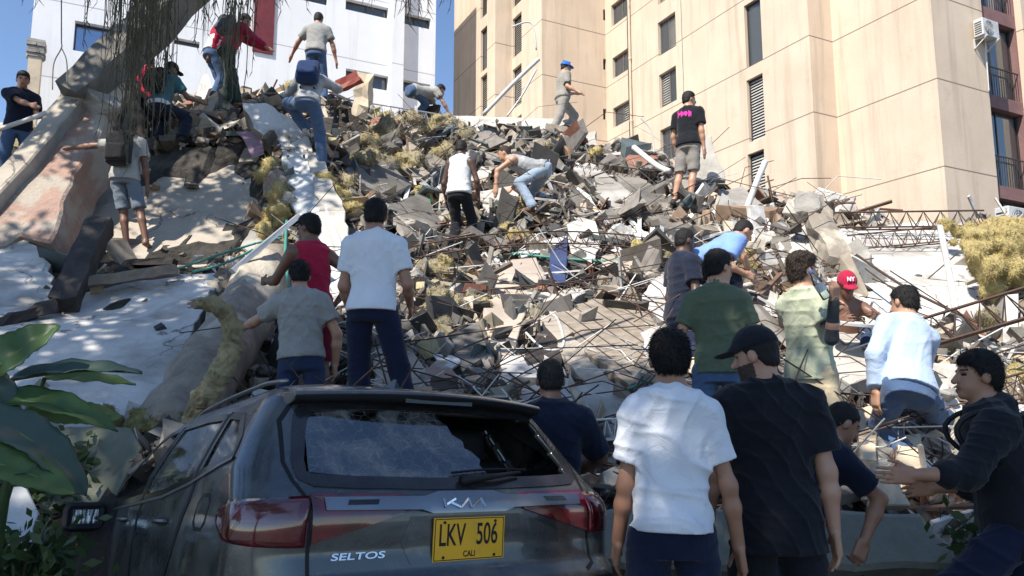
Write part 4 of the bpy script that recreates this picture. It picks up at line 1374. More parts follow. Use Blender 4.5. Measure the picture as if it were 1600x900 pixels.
def bits(name, label, N, size, ratio, palette, region, m, seed, lift=.05, flat=0.0, jit=.25, ymax=17.5, kindcat='debris'):
    """uncountable small debris: one mesh of N broken pieces"""
    g = np.random.default_rng(seed)
    pts = []
    X = np.zeros(0); Y = np.zeros(0)
    while len(X) < N:
        y = 1 / g.uniform(1 / ymax, 1 / 4.9, N * 3); x = g.uniform(-.80, .80, N * 3) * y
        z = H(x, y)
        fw = y * _ct + (z - CAMZ) * _st
        px = CX + FPX * x / fw; py = CY - FPX * (-y * _st + (z - CAMZ) * _ct) / fw
        cl = np.sin(x * 2.1 + 2 * np.sin(y * 1.3 + z)) * np.sin(z * 3.1 + 1.7 * np.sin(x * 1.9)) + .6 * np.sin(x * 5.3 + 2 * np.sin(z * 4.1)) * np.sin(z * 6.1 + y * 2.3)
        cl = np.clip(.5 + 1.1 * cl, .12, 1)
        k = g.random(N * 3) < cl * region(px, py) * np.where(_inpx(px, py), .05 if size[0] > .05 else .3, 1)
        X = np.concatenate([X, x[k]]); Y = np.concatenate([Y, y[k]])
    X, Y = X[:N], Y[:N]; Z = H(X, Y)
    s = size[0] * np.exp(g.normal(0, size[1], N)); s = np.minimum(s, size[2]) * (0.55 + Y / 16)
    base = np.array([(i, j, k) for i in (-1, 1) for j in (-1, 1) for k in (-1, 1)], float) * .5
    V = base[None] + g.uniform(-jit, jit, (N, 8, 3)) * .5
    r = np.array(ratio)[None, None, :] * g.uniform(.6, 1.4, (N, 1, 3))
    V = V * r * s[:, None, None]
    q = g.normal(size=(N, 4)); 
    if flat: q[:, 1:3] *= (1 - flat); 
    q /= np.linalg.norm(q, axis=1)[:, None]
    w, a, b, c = q.T
    Rm = np.stack([np.stack([1 - 2 * (b * b + c * c), 2 * (a * b - c * w), 2 * (a * c + b * w)], -1), np.stack([2 * (a * b + c * w), 1 - 2 * (a * a + c * c), 2 * (b * c - a * w)], -1), np.stack([2 * (a * c - b * w), 2 * (b * c + a * w), 1 - 2 * (a * a + b * b)], -1)], -2)
    V = np.einsum('nij,nkj->nki', Rm, V) + np.stack([X, Y, Z + lift * g.uniform(-.5, 1.5, N) - .04], -1)[:, None, :]
    fc = np.array([(0, 1, 3, 2), (4, 6, 7, 5), (0, 4, 5, 1), (2, 3, 7, 6), (0, 2, 6, 4), (1, 5, 7, 3)])
    F = (fc[None] + 8 * np.arange(N)[:, None, None]).reshape(-1, 4)
    me = mesh_np(name, V.reshape(-1, 3), F)
    at = me.color_attributes.new('tint', 'FLOAT_COLOR', 'POINT')
    pal = np.array(palette); pc = pal[g.integers(0, len(pal), N)] * g.uniform(.75, 1.2, (N, 1))
    cc = np.ones((N, 8, 4)); cc[:, :, :3] = pc[:, None, :]
    at.data.foreach_set('color', cc.ravel())
    o = link(name, me, m); tag(o, label, kindcat, None, 'stuff')
    return o
# ------------------------------------------------------------------ the people on and around the heap
C_ = {}
C_['white'] = cloth_mat('white_cotton', (.74, .76, .80), (.66, .68, .73))
C_['white_dirty'] = cloth_mat('dusty_white_cotton', (.70, .71, .72), (.58, .58, .58), dirt=(.36, .33, .30))
C_['black'] = cloth_mat('black_cotton', (.016, .017, .022), (.010, .011, .015))
C_['navy'] = cloth_mat('navy_cotton', (.016, .021, .042), (.011, .015, .030))
C_['navy_trouser'] = cloth_mat('navy_trouser', (.012, .017, .042), (.009, .012, .030))
C_['green'] = cloth_mat('olive_green_pique', (.105, .135, .085), (.085, .11, .07))
C_['grey'] = cloth_mat('grey_marl', (.34, .34, .32), (.26, .26, .25), dirt=(.42, .40, .34))
C_['grey2'] = cloth_mat('light_grey_cotton', (.40, .39, .36), (.32, .31, .29))
C_['red'] = cloth_mat('red_jersey', (.40, .018, .055), (.30, .013, .04))
C_['maroon'] = cloth_mat('maroon_cloth', (.16, .012, .03))
C_['jeans'] = cloth_mat('blue_denim', (.085, .14, .25), (.055, .095, .18), dirt=(.16, .19, .24), rough=.95)
C_['jeans_dark'] = cloth_mat('dark_denim', (.028, .045, .10), (.02, .03, .065), dirt=(.09, .12, .17))
C_['jeans_light'] = cloth_mat('pale_denim', (.34, .42, .52), (.26, .33, .42), dirt=(.42, .40, .36))
C_['dustgrey'] = cloth_mat('dust_covered_cloth', (.34, .32, .28), (.26, .24, .21), dirt=(.44, .41, .36))
C_['dkgrey'] = cloth_mat('dark_grey_lycra', (.05, .055, .06))
C_['camo'] = cloth_mat('grey_mottled_cloth', (.40, .41, .42), (.22, .23, .24), dirt=(.5, .48, .45), vscale=9)
C_['khaki'] = cloth_mat('sand_khaki', (.60, .50, .33), (.50, .41, .27))
C_['sage'] = cloth_mat('pale_sage_cotton', (.46, .49, .36), (.38, .41, .30))
C_['sky'] = cloth_mat('pale_blue_cotton', (.44, .54, .68), (.38, .47, .61))
C_['blue'] = cloth_mat('sky_blue_cotton', (.22, .36, .72), (.17, .28, .60))
C_['shorts'] = cloth_mat('stone_grey_cotton', (.27, .25, .23), (.21, .19, .17))
C_['shorts_blue'] = cloth_mat('grey_blue_cotton', (.17, .20, .24), (.13, .155, .19))
C_['teal'] = cloth_mat('teal_cloth', (.05, .17, .20), (.04, .12, .15))
C_['dkgreen'] = cloth_mat('dark_green_cloth', (.035, .055, .045), (.025, .04, .033))
C_['pink'] = cloth_mat('pink_print', (.75, .05, .36))
SHOE = {'dark': mat('dark_shoe', (.03, .028, .028), rough=.7, bump=.2), 'white': mat('white_shoe', (.6, .6, .6), rough=.6, bump=.2), 'brown': mat('brown_shoe', (.13, .07, .04), rough=.7, bump=.2), 'blue': mat('blue_shoe', (.08, .14, .3), rough=.7, bump=.2)}
HS = ('short', HAIR)
PP = {}
# foreground
PP['white'] = person('man in a plain white t-shirt and navy shorts standing right of the car', (1046, 562, 3.4), 2, 1.82, lean=3, side=1.5, hd=(-6, 6, 0), cell=.0068, build=.87,
    armL=(962, 872, 3.5, (-.3, -.8, 0)), armR=(1156, 862, 3.4, (.5, -.6, 0)), skin='mid', shirt=('tee', C_['white'], dict(hem=-.035, amp=.016, sleeve=.66, flare=1.03, inf=.017, freq=30)), pants=('shorts', C_['navy_trouser'], dict(inf=.022)), shoes=SHOE['white'], seed=3)
PP['cap'] = person('broad man in a black t-shirt and black cap next to the white t-shirt', (1180, 556, 3.75), -3, 1.86, lean=3, side=-1, twist=-4, hd=(58, 12, 0), cell=.0068, build=1.05,
    armL=((-.3, .1, -1), (.0, .4, -1)), armR=(1308, 850, 3.65, (.4, -.6, 0)), skin='light', shirt=('tee', C_['black'], dict(hem=-.20, amp=.016, sleeve=.72, inf=.022)), pants=('shorts', C_['black'], dict(inf=.02)), shoes=SHOE['dark'], hair=('cap', C_['black']), seed=5, beard=True)
PP['jacket'] = person('man in a black hooded jacket at the right edge holding both hands out', (1527, 588, 3.9), 72, 1.80, lean=10, hd=(10, -4, 0), cell=.0062, build=1.0,
    armL=(1428, 742, 3.65, (0, -.4, -1)), armR=(1458, 762, 4.05, (0, -.4, -1)), legL=(1405, 1055, 3.75, (0, 1, .3)), legR=((.1, -.12, -1), (0, -.3, -1)), skin='mid', shirt=('jacket', C_['black'], dict(hem=-.13, amp=.012, roll=.35, inf=.03, flare=1.06)), pants=('long', C_['navy_trouser'], dict(inf=.022)), shoes=SHOE['dark'], seed=8, handL='relaxed', handR='relaxed')
PP['crouch'] = person('man in navy t-shirt and blue jeans bending before the low concrete beam', (1316, 662, 4.5), -78, 1.74, lean=34, hd=(-5, 18, 0), cell=.0085,
    armL=(1300, 830, 4.75, (0, -1, .2)), armR=(1350, 846, 4.25, (0, 1, .3)), legL=((-.05, .25, -1), (0, -.35, -1)), legR=((.08, .3, -1), (0, -.3, -1)), skin='mid', shirt=('tee', C_['navy'], dict(hem=-.03, amp=.012, sleeve=.72, inf=.02)), pants=('long', C_['jeans'], dict(inf=.018)), shoes=SHOE['dark'], hair=('buzz', HAIR), seed=9, handR='grip')
PP['behindcar'] = person('man in a navy t-shirt standing just behind the car roof corner, seen from behind', (860, 594, 4.6), -8, 1.76, lean=4, hd=(10, 6, 0),
    armL=((-.3, .2, -1), (.1, .7, -.6)), armR=(893, 742, 4.85, (1, -.2, 0)), skin='dark', shirt=('tee', C_['navy'], dict(hem=-.1, amp=.010, sleeve=.85, inf=.02)), pants=('long', C_['jeans_dark']), shoes=SHOE['dark'], hair=('buzz', HAIR), seed=10, build=1.05)
# middle ground, centre and left
PP['wt'] = person('man in a white t-shirt and dark blue trousers standing above the car roof', (587, 338, 5.6), 0, 1.77, lean=4, hd=(6, 4, 0), cell=.0105,
    armL=(547, 487, 5.78, (-.25, -1, 0)), armR=(641, 477, 5.78, (.2, -1, 0)), legL=(560, 668, 5.6, (-.2, 1, 0)), legR=(641, 672, 5.6, (.2, 1, 0)), skin='mid', shirt=('tee', C_['white'], dict(hem=-.06, amp=.013, sleeve=.66, flare=1.0, inf=.016, freq=32)), pants=('long', C_['navy_trouser'], dict(inf=.018)), shoes=SHOE['dark'], seed=11, handL='grip')
PP['redtank'] = person('man in a red sleeveless shirt behind the man in grey, looking left', (482, 357, 6.5), 35, 1.76, lean=4, hd=(35, 8, 0),
    armL=((-.3, .6, -.8), (0, .9, .1)), armR=(528, 470, 6.6, (.8, -.6, 0)), skin='dark', shirt=('tank', C_['red'], dict(hem=-.17, amp=.012, inf=.018)), pants=('shorts', C_['maroon']), shoes=SHOE['dark'], seed=12)
PP['greytee'] = person('man in a dusty grey t-shirt and dark jeans reaching left beside the mossy branch', (468, 432, 6.1), 8, 1.72, lean=6, side=-4, hd=(10, 12, 0),
    armL=(380, 512, 6.35, (-.4, -.5, -.6)), armR=(524, 570, 6.15, (.8, -.5, 0)), skin='light', shirt=('tee', C_['grey'], dict(hem=-.03, amp=.015, sleeve=.62, inf=.02)), pants=('long', C_['jeans_dark']), shoes=SHOE['dark'], seed=13)
PP['tank'] = person('man in a dirty white vest and black trousers amid the heap', (721, 233, 10.6), -15, 1.72, lean=6, hd=(0, 12, 0),
    armL=((-.3, .0, -1), (0, .5, -.9)), armR=((.32, .05, -1), (-.05, .5, -1)), legL=(706, 388, 10.6, (0, 1, 0)), legR=(736, 384, 10.6, (0, 1, 0)), skin='black', shirt=('tank', C_['white_dirty'], dict(hem=-.06, inf=.02)), pants=('long', C_['black']), shoes=SHOE['dark'], seed=14)
PP['bentcamo'] = person('man in a mottled sleeveless shirt and pale jeans bending double over the rubble', (788, 240, 11.3), 82, 1.76, lean=74, hd=(0, -18, 0),
    armL=(775, 292, 11.1, (0, .2, .5)), armR=(798, 296, 11.6, (0, -.3, .5)), legL=(832, 322, 11.1, (0, 1, .2)), legR=(868, 318, 11.6, (0, 1, .2)), skin='light', shirt=('tank', C_['camo'], dict(hem=-.06, inf=.018)), pants=('long', C_['jeans_light']), shoes=SHOE['brown'], hair=('buzz', HAIRB), seed=15)
PP['pink'] = person('man in grey shorts and a black t-shirt with pink print on the heap', (1077, 156, 11.0), -38, 1.76, lean=3, hd=(-38, 4, 0), build=1.05,
    armL=((-.3, .1, -1), (0, .4, -1)), armR=(1100, 232, 10.9, (.4, -1, 0)), legL=(1053, 317, 11.0, (0, 1, 0)), legR=(1078, 317, 10.9, (0, 1, 0)), skin='light', shirt=('tee', C_['black'], dict(hem=-.07, inf=.02, print=(C_['pink'], lambda q: (q[:, 1] < -.03) & (np.abs(q[:, 0] + .01) < .115) & (np.abs(q[:, 2] - .40 + .15 * q[:, 0]) < .026 + .016 * np.sin(q[:, 0] * 95) + .010 * np.sin(q[:, 0] * 210))))), pants=('shorts', C_['shorts'], dict(inf=.010, len=.95)), shoes=SHOE['dark'], seed=16)
PP['helmet'] = person('man in dusty work clothes and a blue helmet on top of the heap', (884, 106, 16.4), -72, 1.84, build=1.15, lean=4, hd=(-10, 12, 0),
    armL=(900, 146, 16.7, (0, -.4, -1)), armR=(903, 143, 16.1, (0, -.4, -1)), legL=(884, 207, 16.6, (0, 1, 0)), legR=(860, 210, 16.2, (0, 1, 0)), skin='light', shirt=('tee', C_['dustgrey'], dict(hem=-.06, inf=.02, sleeve=.8)), pants=('long', C_['dustgrey'], dict(inf=.02)), shoes=SHOE['brown'], hair=('helmet', mat('blue_helmet_plastic', (.03, .16, .52), rough=.3, bump=0)), seed=17, handL='fist', handR='fist')
PP['bentteal'] = person('man in grey shirt and jeans stooping on the ridge before the white building', (688, 141, 15.2), -55, 1.74, lean=82, hd=(0, 0, 0),
    armL=(692, 186, 15.5, (0, .2, .5)), armR=(706, 184, 15.0, (0, -.3, .5)), legL=(660, 186, 15.4, (0, 1, .2)), legR=(645, 186, 15.1, (0, 1, .2)), skin='mid', shirt=('tee', C_['grey2'], dict(hem=-.04, inf=.02)), pants=('long', C_['jeans']), shoes=SHOE['brown'], seed=18)
PP['top'] = person('man in grey t-shirt and jeans standing highest on the heap, arms hanging', (498, 31, 13.4), 2, 1.78, lean=8, hd=(-8, 10, 0), build=1.06,
    armL=(455, 88, 13.6, (-1, -.4, 0)), armR=(528, 104, 13.5, (1, -.4, 0)), legL=(484, 152, 13.3, (0, 1, 0)), legR=(506, 152, 13.3, (0, 1, 0)), skin='mid', shirt=('tee', C_['grey'], dict(hem=-.05, inf=.02)), pants=('long', C_['jeans']), shoes=SHOE['dark'], seed=19)
PP['climb'] = person('man in blue jeans climbing the heap with a navy backpack on', (489, 108, 10.8), 4, 1.76, lean=28, hd=(-8, 0, 0),
    armL=(455, 165, 11.1, (-1, -.1, -.3)), armR=(530, 140, 11.2, (1, 0, -.5)), legL=(478, 200, 11.0, (-1, 1, .6)), legR=(503, 252, 10.8, (.1, 1, 0)), skin='mid', shirt=('long', C_['camo'], dict(hem=-.09, inf=.022)), pants=('long', C_['jeans'], dict(inf=.02)), shoes=SHOE['white'], seed=20)
PP['redpack'] = person('man in a red shirt and dark green trousers bending at the top left', (383, 33, 12.6), -40, 1.76, lean=26, hd=(-12, 10, 0),
    armL=(425, 80, 12.9, (.3, -.5, -.6)), armR=(418, 76, 12.3, (0, -.5, -.6)), legL=(372, 165, 12.6, (0, 1, 0)), legR=(352, 168, 12.5, (0, 1, 0)), skin='mid', shirt=('long', C_['red'], dict(hem=-.05, inf=.022)), pants=('long', C_['dkgreen'], dict(inf=.025)), shoes=SHOE['dark'], seed=21)
PP['redside'] = person('man in red and white top and jeans beside the dark green trousers', (350, 34, 13.3), -50, 1.76, lean=14, hd=(-10, 20, 0),
    armL=((-.1, .5, -1), (0, .7, -.8)), armR=(326, 90, 13.1, (-.3, -1, 0)), legL=(350, 158, 13.4, (0, 1, 0)), legR=(334, 150, 13.2, (0, 1, 0)), skin='dark', shirt=('long', C_['red'], dict(hem=-.02, inf=.02, print=(C_['white_dirty'], lambda q: (q[:, 2] < .27) & (np.abs(q[:, 0]) < .17)))), pants=('long', C_['jeans']), shoes=SHOE['dark'], seed=22)
PP['redleft'] = person('man in a red t-shirt and dark trousers half hidden by the hanging strands', (233, 98, 12.0), 10, 1.76, lean=8, hd=(0, 8, 0),
    armL=((-.2, .3, -1), (0, .6, -.8)), armR=((.25, .3, -1), (0, .6, -.8)), legL=(224, 228, 12.0, (0, 1, 0)), legR=(242, 228, 11.9, (0, 1, 0)), skin='dark', shirt=('tee', C_['red'], dict(hem=-.06, inf=.02)), pants=('long', C_['black']), shoes=SHOE['dark'], seed=23)
PP['kneel'] = person('kneeling man in teal shirt and dark trousers atop the beige slab', (268, 110, 11.2), -12, 1.74, lean=16, hd=(-30, 15, 0),
    armL=((-.4, .6, -.8), (.2, .9, -.3)), armR=((.5, .4, -.8), (.2, .9, .1)), legL=(250, 212, 11.3, (-.3, 1, -.3)), legR=(286, 214, 11.2, (.3, 1, -.2)), skin='dark', shirt=('tee', C_['teal'], dict(hem=-.05, inf=.02, print=(C_['white_dirty'], lambda q: q[:, 2] < .02))), pants=('long', C_['navy'], dict(inf=.02)), shoes=SHOE['dark'], hair=('cap', C_['black']), seed=24)
PP['point'] = person('man in grey t-shirt and grey shorts stretching his left arm out sideways', (203, 200, 9.6), 2, 1.74, lean=3, hd=(12, 6, 0),
    armL=(112, 231, 9.6, (0, -1, -.3)), armR=((.28, -.05, -1), (.05, .3, -1)), legL=(200, 398, 9.6, (0, 1, 0)), legR=(233, 398, 9.55, (0, 1, 0)), skin='dark', shirt=('tee', C_['grey2'], dict(hem=-.07, inf=.022)), pants=('shorts', C_['shorts_blue'], dict(inf=.008, len=.92)), shoes=None, seed=25, handL='flat')
PP['navyleft'] = person('man in navy t-shirt and jeans at the far left edge, forearm across his chest', (36, 125, 10.4), -140, 1.76, lean=6, hd=(-5, 15, 0),
    armL=((-.1, .35, -1), (-.9, .5, .15)), armR=(66, 172, 10.1, (-.5, -.2, -1)), legL=((-.1, .05, -1), (0, -.05, -1)), legR=((.12, .1, -1), (0, -.1, -1)), skin='mid', shirt=('tee', C_['navy'], dict(hem=-.08, inf=.02)), pants=('long', C_['jeans']), shoes=SHOE['dark'], seed=26)
# middle ground, right
PP['polo'] = person('man in an olive green polo shirt and jeans, head turned right', (1123, 419, 5.25), -12, 1.76, lean=3, hd=(-48, 6, 0), build=.94,
    armL=((-.42, -.1, -1), (-.35, .3, -1)), armR=((.38, .0, -1), (.0, .5, -1)), skin='light', shirt=('polo', C_['green'], dict(hem=-.07, amp=.009, inf=.016, sleeve=.62, flare=.95)), pants=('long', C_['jeans']), shoes=SHOE['dark'], seed=27)
PP['darktee'] = person('man in a black t-shirt just behind the green polo, looking right', (1071, 377, 7.2), -70, 1.76, lean=4, hd=(0, 8, 0),
    skin='black', shirt=('tee', C_['navy'], dict(inf=.02)), pants=('long', C_['jeans_dark']), shoes=SHOE['dark'], hair=('buzz', HAIR), seed=28)
PP['bluebend'] = person('man in a sky blue shirt and dark trousers bending forward to the right', (1162, 362, 7.6), -72, 1.76, lean=62, hd=(0, 8, 0),
    armL=(1172, 425, 7.9, (0, -.2, .5)), armR=(1165, 428, 7.4, (0, -.3, .5)), legL=(1190, 500, 7.8, (0, 1, 0)), legR=(1160, 505, 7.5, (0, 1, 0)), skin='light', shirt=('tee', C_['blue'], dict(hem=-.05, inf=.02)), pants=('long', C_['navy']), shoes=SHOE['dark'], hair=('buzz', HAIR), seed=29)
PP['drink'] = person('man in a pale sage t-shirt and khaki trousers drinking from a bottle', (1255, 424, 5.4), -62, 1.78, lean=-2, hd=(-14, -2, 0), build=.96,
    sleeve_m=C_['dkgrey'], armL=(1294, 490, 5.55, (0, .3, -1)), armR=(1303, 470, 5.02, (0, 0, -1)), skin='light', shirt=('tee', C_['sage'], dict(hem=-.09, amp=.010, inf=.022, sleeve=.62, flare=1.0)), pants=('long', C_['khaki'], dict(inf=.028)), shoes=SHOE['brown'], hair=('curly', HAIRB), seed=30, handR='grip', handL='grip')
PP['redcap'] = person('shirtless man in a red cap sitting behind a white round board', (1323, 446, 7.0), 172, 1.72, lean=20, hd=(0, 22, 0),
    armL=(1372, 496, 6.72, (-.6, -.6, -.2)), armR=(1312, 500, 6.70, (.6, -.6, -.2)), legL=(1352, 582, 6.7, (-.3, .6, 1)), legR=(1296, 575, 6.7, (.4, .6, 1)), skin='dark', shirt=None, pants=('long', C_['jeans_dark']), shoes=SHOE['brown'], hair=('cap', C_['red']), seed=31)
PP['sky'] = person('man in a pale blue long-sleeved shirt and jeans leaning over the rubble', (1412, 474, 5.5), 14, 1.72, lean=22, side=20, hd=(10, 4, 0), build=1.0,
    armL=(1368, 612, 5.3, (-.6, -.3, .1)), armR=((.5, .9, -.8), (0, .9, -.6)), legL=(1446, 742, 5.35, (-.1, 1, 0)), legR=(1506, 690, 6.0, (.1, 1, .4)), skin='light', shirt=('long', C_['sky'], dict(hem=-.06, amp=.009, inf=.018, freq=36)), pants=('long', C_['jeans'], dict(inf=.02, amp=.014)), shoes=SHOE['dark'], seed=32)
# things they carry
BPB = cloth_mat('black_nylon', (.02, .02, .022)); BPN = cloth_mat('navy_nylon', (.02, .04, .11)); BPG = cloth_mat('grey_nylon', (.09, .10, .12))
backpack(PP['point'], 'black backpack on the man with the outstretched arm', BPB, cell=.016)
backpack(PP['climb'], 'navy blue backpack on the climbing man in jeans', BPN, size=(.16, .10, .19), drop=.33, cell=.018)
backpack(PP['kneel'], 'black backpack on the kneeling man', BPB, size=(.15, .09, .19), drop=.30, cell=.018)
backpack(PP['redpack'], 'dark grey backpack on the man in the red shirt and dark green trousers', BPG, size=(.14, .09, .18), drop=.33, cell=.02)
backpack(PP['jacket'], 'black backpack on the man in the hooded jacket', BPB, size=(.16, .11, .24), drop=.22, cell=.012)

def cap_mark():
    J = PP['redcap']; s = J['s']
    n = (J['hf'] * .86 + J['hu'] * .5).normalized(); r = (-J['hr']).normalized(); u_ = n.cross(r)
    c = J['head'] + (J['hf'] * .088 + J['hu'] * .098) * s + n * .012
    o = J['obj']
    mw = Matrix.Translation(c - J['base']) @ Matrix((r, u_, n)).transposed().to_4x4()
    text_obj('cap_lettering', 'NY', .052, C_['white'], o, mw, .002, 0, .9, .002)
# ------------------------------------------------------------------ the parked car
from mathutils.geometry import delaunay_2d_cdt
def paint_mat():
    m, nt, bs = newmat('dusty_dark_grey_paint')
    co = ncoord(nt)
    f = nramp(nt, nnoise(nt, co, 3.5, 8, .7, .6), .48, .68, .05, .55)
    f2 = nramp(nt, nnoise(nt, co, 26, 6, .7), .58, .75, 0, .45)
    c = nmix(nt, f, (.060, .070, .076), (.20, .195, .18))
    c = nmix(nt, f2, c, (.24, .23, .20))
    nt.links.new(c, bs.inputs['Base Color'])
    nt.links.new(nramp(nt, nnoise(nt, co, 3.5, 8, .7, .6), .4, .7, .22, .62), bs.inputs['Roughness'])
    bs.inputs['Metallic'].default_value = .55
    bs.inputs['Coat Weight'].default_value = .7; bs.inputs['Coat Roughness'].default_value = .08
    bn = nt.nodes.new('ShaderNodeBump'); bn.inputs['Strength'].default_value = .06; bn.inputs['Distance'].default_value = .01
    nt.links.new(nnoise(nt, co, 2.2, 3, .5), bn.inputs['Height']); nt.links.new(bn.outputs[0], bs.inputs['Normal'])
    nt.links.new(bn.outputs[0], bs.inputs['Coat Normal'])
    return m
PAINT = paint_mat()
CHROME = mat('satin_chrome', (.34, .35, .36), (.26, .27, .28), rough=.33, bump=0, metal=.95)
BLKG = mat('gloss_black', (.012, .012, .013), (.03, .03, .03), rough=.18, bump=0, spec=.6, scale=5)
RUB = mat('rubber_seal', (.010, .010, .011), rough=.6, bump=0)
def lamp_mat(name, a, b):
    m, nt, bs = newmat(name)
    co = ncoord(nt, (1, 1, 1))
    c = nmix(nt, nramp(nt, nnoise(nt, co, 9, 3, .5), .4, .6), a, b)
    nt.links.new(c, bs.inputs['Base Color']); bs.inputs['Roughness'].default_value = .12
    bs.inputs['Coat Weight'].default_value = 1; bs.inputs['Specular IOR Level'].default_value = .7
    return m
LRED = lamp_mat('red_lens', (.13, .006, .012), (.055, .004, .008))
LCLR = lamp_mat('smoked_lens', (.16, .045, .045), (.10, .03, .03))
def tinted_mat(name, dust=.3, tint=(.10, .12, .12), refl=.22, scale=5):
    m = bpy.data.materials.new(name); m.use_nodes = True; nt = m.node_tree; nt.nodes.clear()
    o = nt.nodes.new('ShaderNodeOutputMaterial'); mx = nt.nodes.new('ShaderNodeMixShader'); mx2 = nt.nodes.new('ShaderNodeMixShader')
    t = nt.nodes.new('ShaderNodeBsdfTransparent'); g = nt.nodes.new('ShaderNodeBsdfGlossy'); d = nt.nodes.new('ShaderNodeBsdfDiffuse')
    t.inputs[0].default_value = (*tint, 1); g.inputs['Roughness'].default_value = .05; g.inputs['Color'].default_value = (.8, .85, .9, 1)
    d.inputs[0].default_value = (.30, .29, .27, 1)
    fr = nt.nodes.new('ShaderNodeFresnel'); fr.inputs[0].default_value = 1.5
    co = ncoord(nt)
    nt.links.new(nmath(nt, 'ADD', fr.outputs[0], refl), mx.inputs[0]); nt.links.new(t.outputs[0], mx.inputs[1]); nt.links.new(g.outputs[0], mx.inputs[2])
    vo = nt.nodes.new('ShaderNodeTexVoronoi'); vo.feature = 'DISTANCE_TO_EDGE'; vo.inputs['Scale'].default_value = 24; nt.links.new(co, vo.inputs['Vector'])
    cr = nramp(nt, vo.outputs['Distance'], 0, .035, .5, 0)
    f = nramp(nt, nnoise(nt, co, scale, 8, .7, .8), .42, .72, 0, dust)
    nt.links.new(nmath(nt, 'ADD', f, nmath(nt, 'MULTIPLY', cr, dust)), mx2.inputs[0])
    nt.links.new(mx.outputs[0], mx2.inputs[1]); nt.links.new(d.outputs[0], mx2.inputs[2]); nt.links.new(mx2.outputs[0], o.inputs[0])
    return m
RGLASS = tinted_mat('dusty_cracked_glass', .6, (.07, .08, .085), .16)
SGLASS = tinted_mat('dusty_side_glass', .5, (.12, .13, .13), .12, 4)

ZR = [.22, .32, .45, .62, .76, .82, .90, 1.00, 1.05, 1.10, 1.16, 1.22, 1.34, 1.46, 1.52, 1.565, 1.595, 1.615, 1.625]
RY = [.14, .06, .01, .00, .015, .075, .085, .075, .075, .105, .165, .215, .290, .370, .42, .50, .62, .80, 1.1]
HW = [.80, .86, .885, .895, .900, .900, .898, .888, .880, .868, .852, .838, .775, .705, .665, .620, .54, .40, .20]
RC = [.20, .26, .28, .30, .30, .26, .23, .22, .22, .23, .24, .25, .26, .25, .24, .22, .22, .2, .15]
FY = [4.20, 4.28, 4.33, 4.34, 4.30, 4.24, 4.10, 3.60, 3.32, 3.18, 3.08, 3.0, 2.80, 2.58, 2.46, 2.34, 2.22, 2.0, 1.7]
def _prof(z): return [float(np.interp(z, ZR, t)) for t in (RY, HW, RC, FY)]
_oc = {}
def outline(z):
    """right half of the plan outline at height z, from the rear centre to the front centre"""
    k = round(z, 4)
    if k in _oc: return _oc[k]
    r, w, rc, fy = _prof(z)
    pts = []
    for t in np.linspace(0, 1, 26)[:-1]:
        x = (w - rc) * t; pts.append((x, r + .06 * (x / w) ** 2))
    yb = r + .06 * ((w - rc) / w) ** 2
    for a in np.linspace(0, math.pi / 2, 17)[:-1]:
        pts.append((w - rc + rc * math.sin(a), yb + rc * (1 - math.cos(a)) + .0))
    y0 = yb + rc; fr = .35 if z > 1.04 else .45
    for t in np.linspace(0, 1, 90)[:-1]: 
        y = y0 + (fy - fr - y0) * t
        pts.append((w - .02 * max(0, (y - 2.6)) ** 1.5 * .5, y))
    wl = pts[-1][0]
    for a in np.linspace(0, math.pi / 2, 14): pts.append((wl - wl * (1 - math.cos(a)) * 1.0 if False else wl * (1 - (math.sin(a) ** 2.4) * 1.0) if a < math.pi / 2 else 0.0, fy - fr + fr * math.sin(a) ** .9))
    _oc[k] = np.array(pts)
    return _oc[k]
def S_rear(x, z):
    o = outline(z); n = 42
    ax = abs(x)
    y = float(np.interp(ax, o[:n, 0], o[:n, 1]))
    return Vector((x, y, z))
def S_side(y, z, sg=-1):
    o = outline(z); n = 25
    x = float(np.interp(y, o[n:131, 1], o[n:131, 0]))
    return Vector((sg * x, y, z))
def surf(kind):
    if kind == 'rear': return lambda a, b: S_rear(a, b)
    return lambda a, b: S_side(a, b, -1 if kind == 'left' else 1)
def nrm(kind, a, b):
    f = surf(kind); e = .006
    p = f(a, b); n = (f(a + e, b) - f(a - e, b)).cross(f(a, b + e) - f(a, b - e))
    n.normalize()
    out = Vector((0, -1, 0)) if kind == 'rear' else Vector((-1 if kind == 'left' else 1, 0, 0))
    if n.dot(out) < 0: n = -n
    return n
def dens(poly, step=.02):
    out = []
    for i in range(len(poly)):
        a, b = Vector(poly[i]), Vector(poly[(i + 1) % len(poly)])
        n = max(1, int((b - a).length / step))
        for k in range(n): out.append(a + (b - a) * k / n)
    return out
def smooth_poly(poly, it=2):
    for _ in range(it):
        q = []
        for i in range(len(poly)):
            a, b = Vector(poly[i]), Vector(poly[(i + 1) % len(poly)])
            q += [a * .78 + b * .22, a * .22 + b * .78]
        poly = q
    return poly
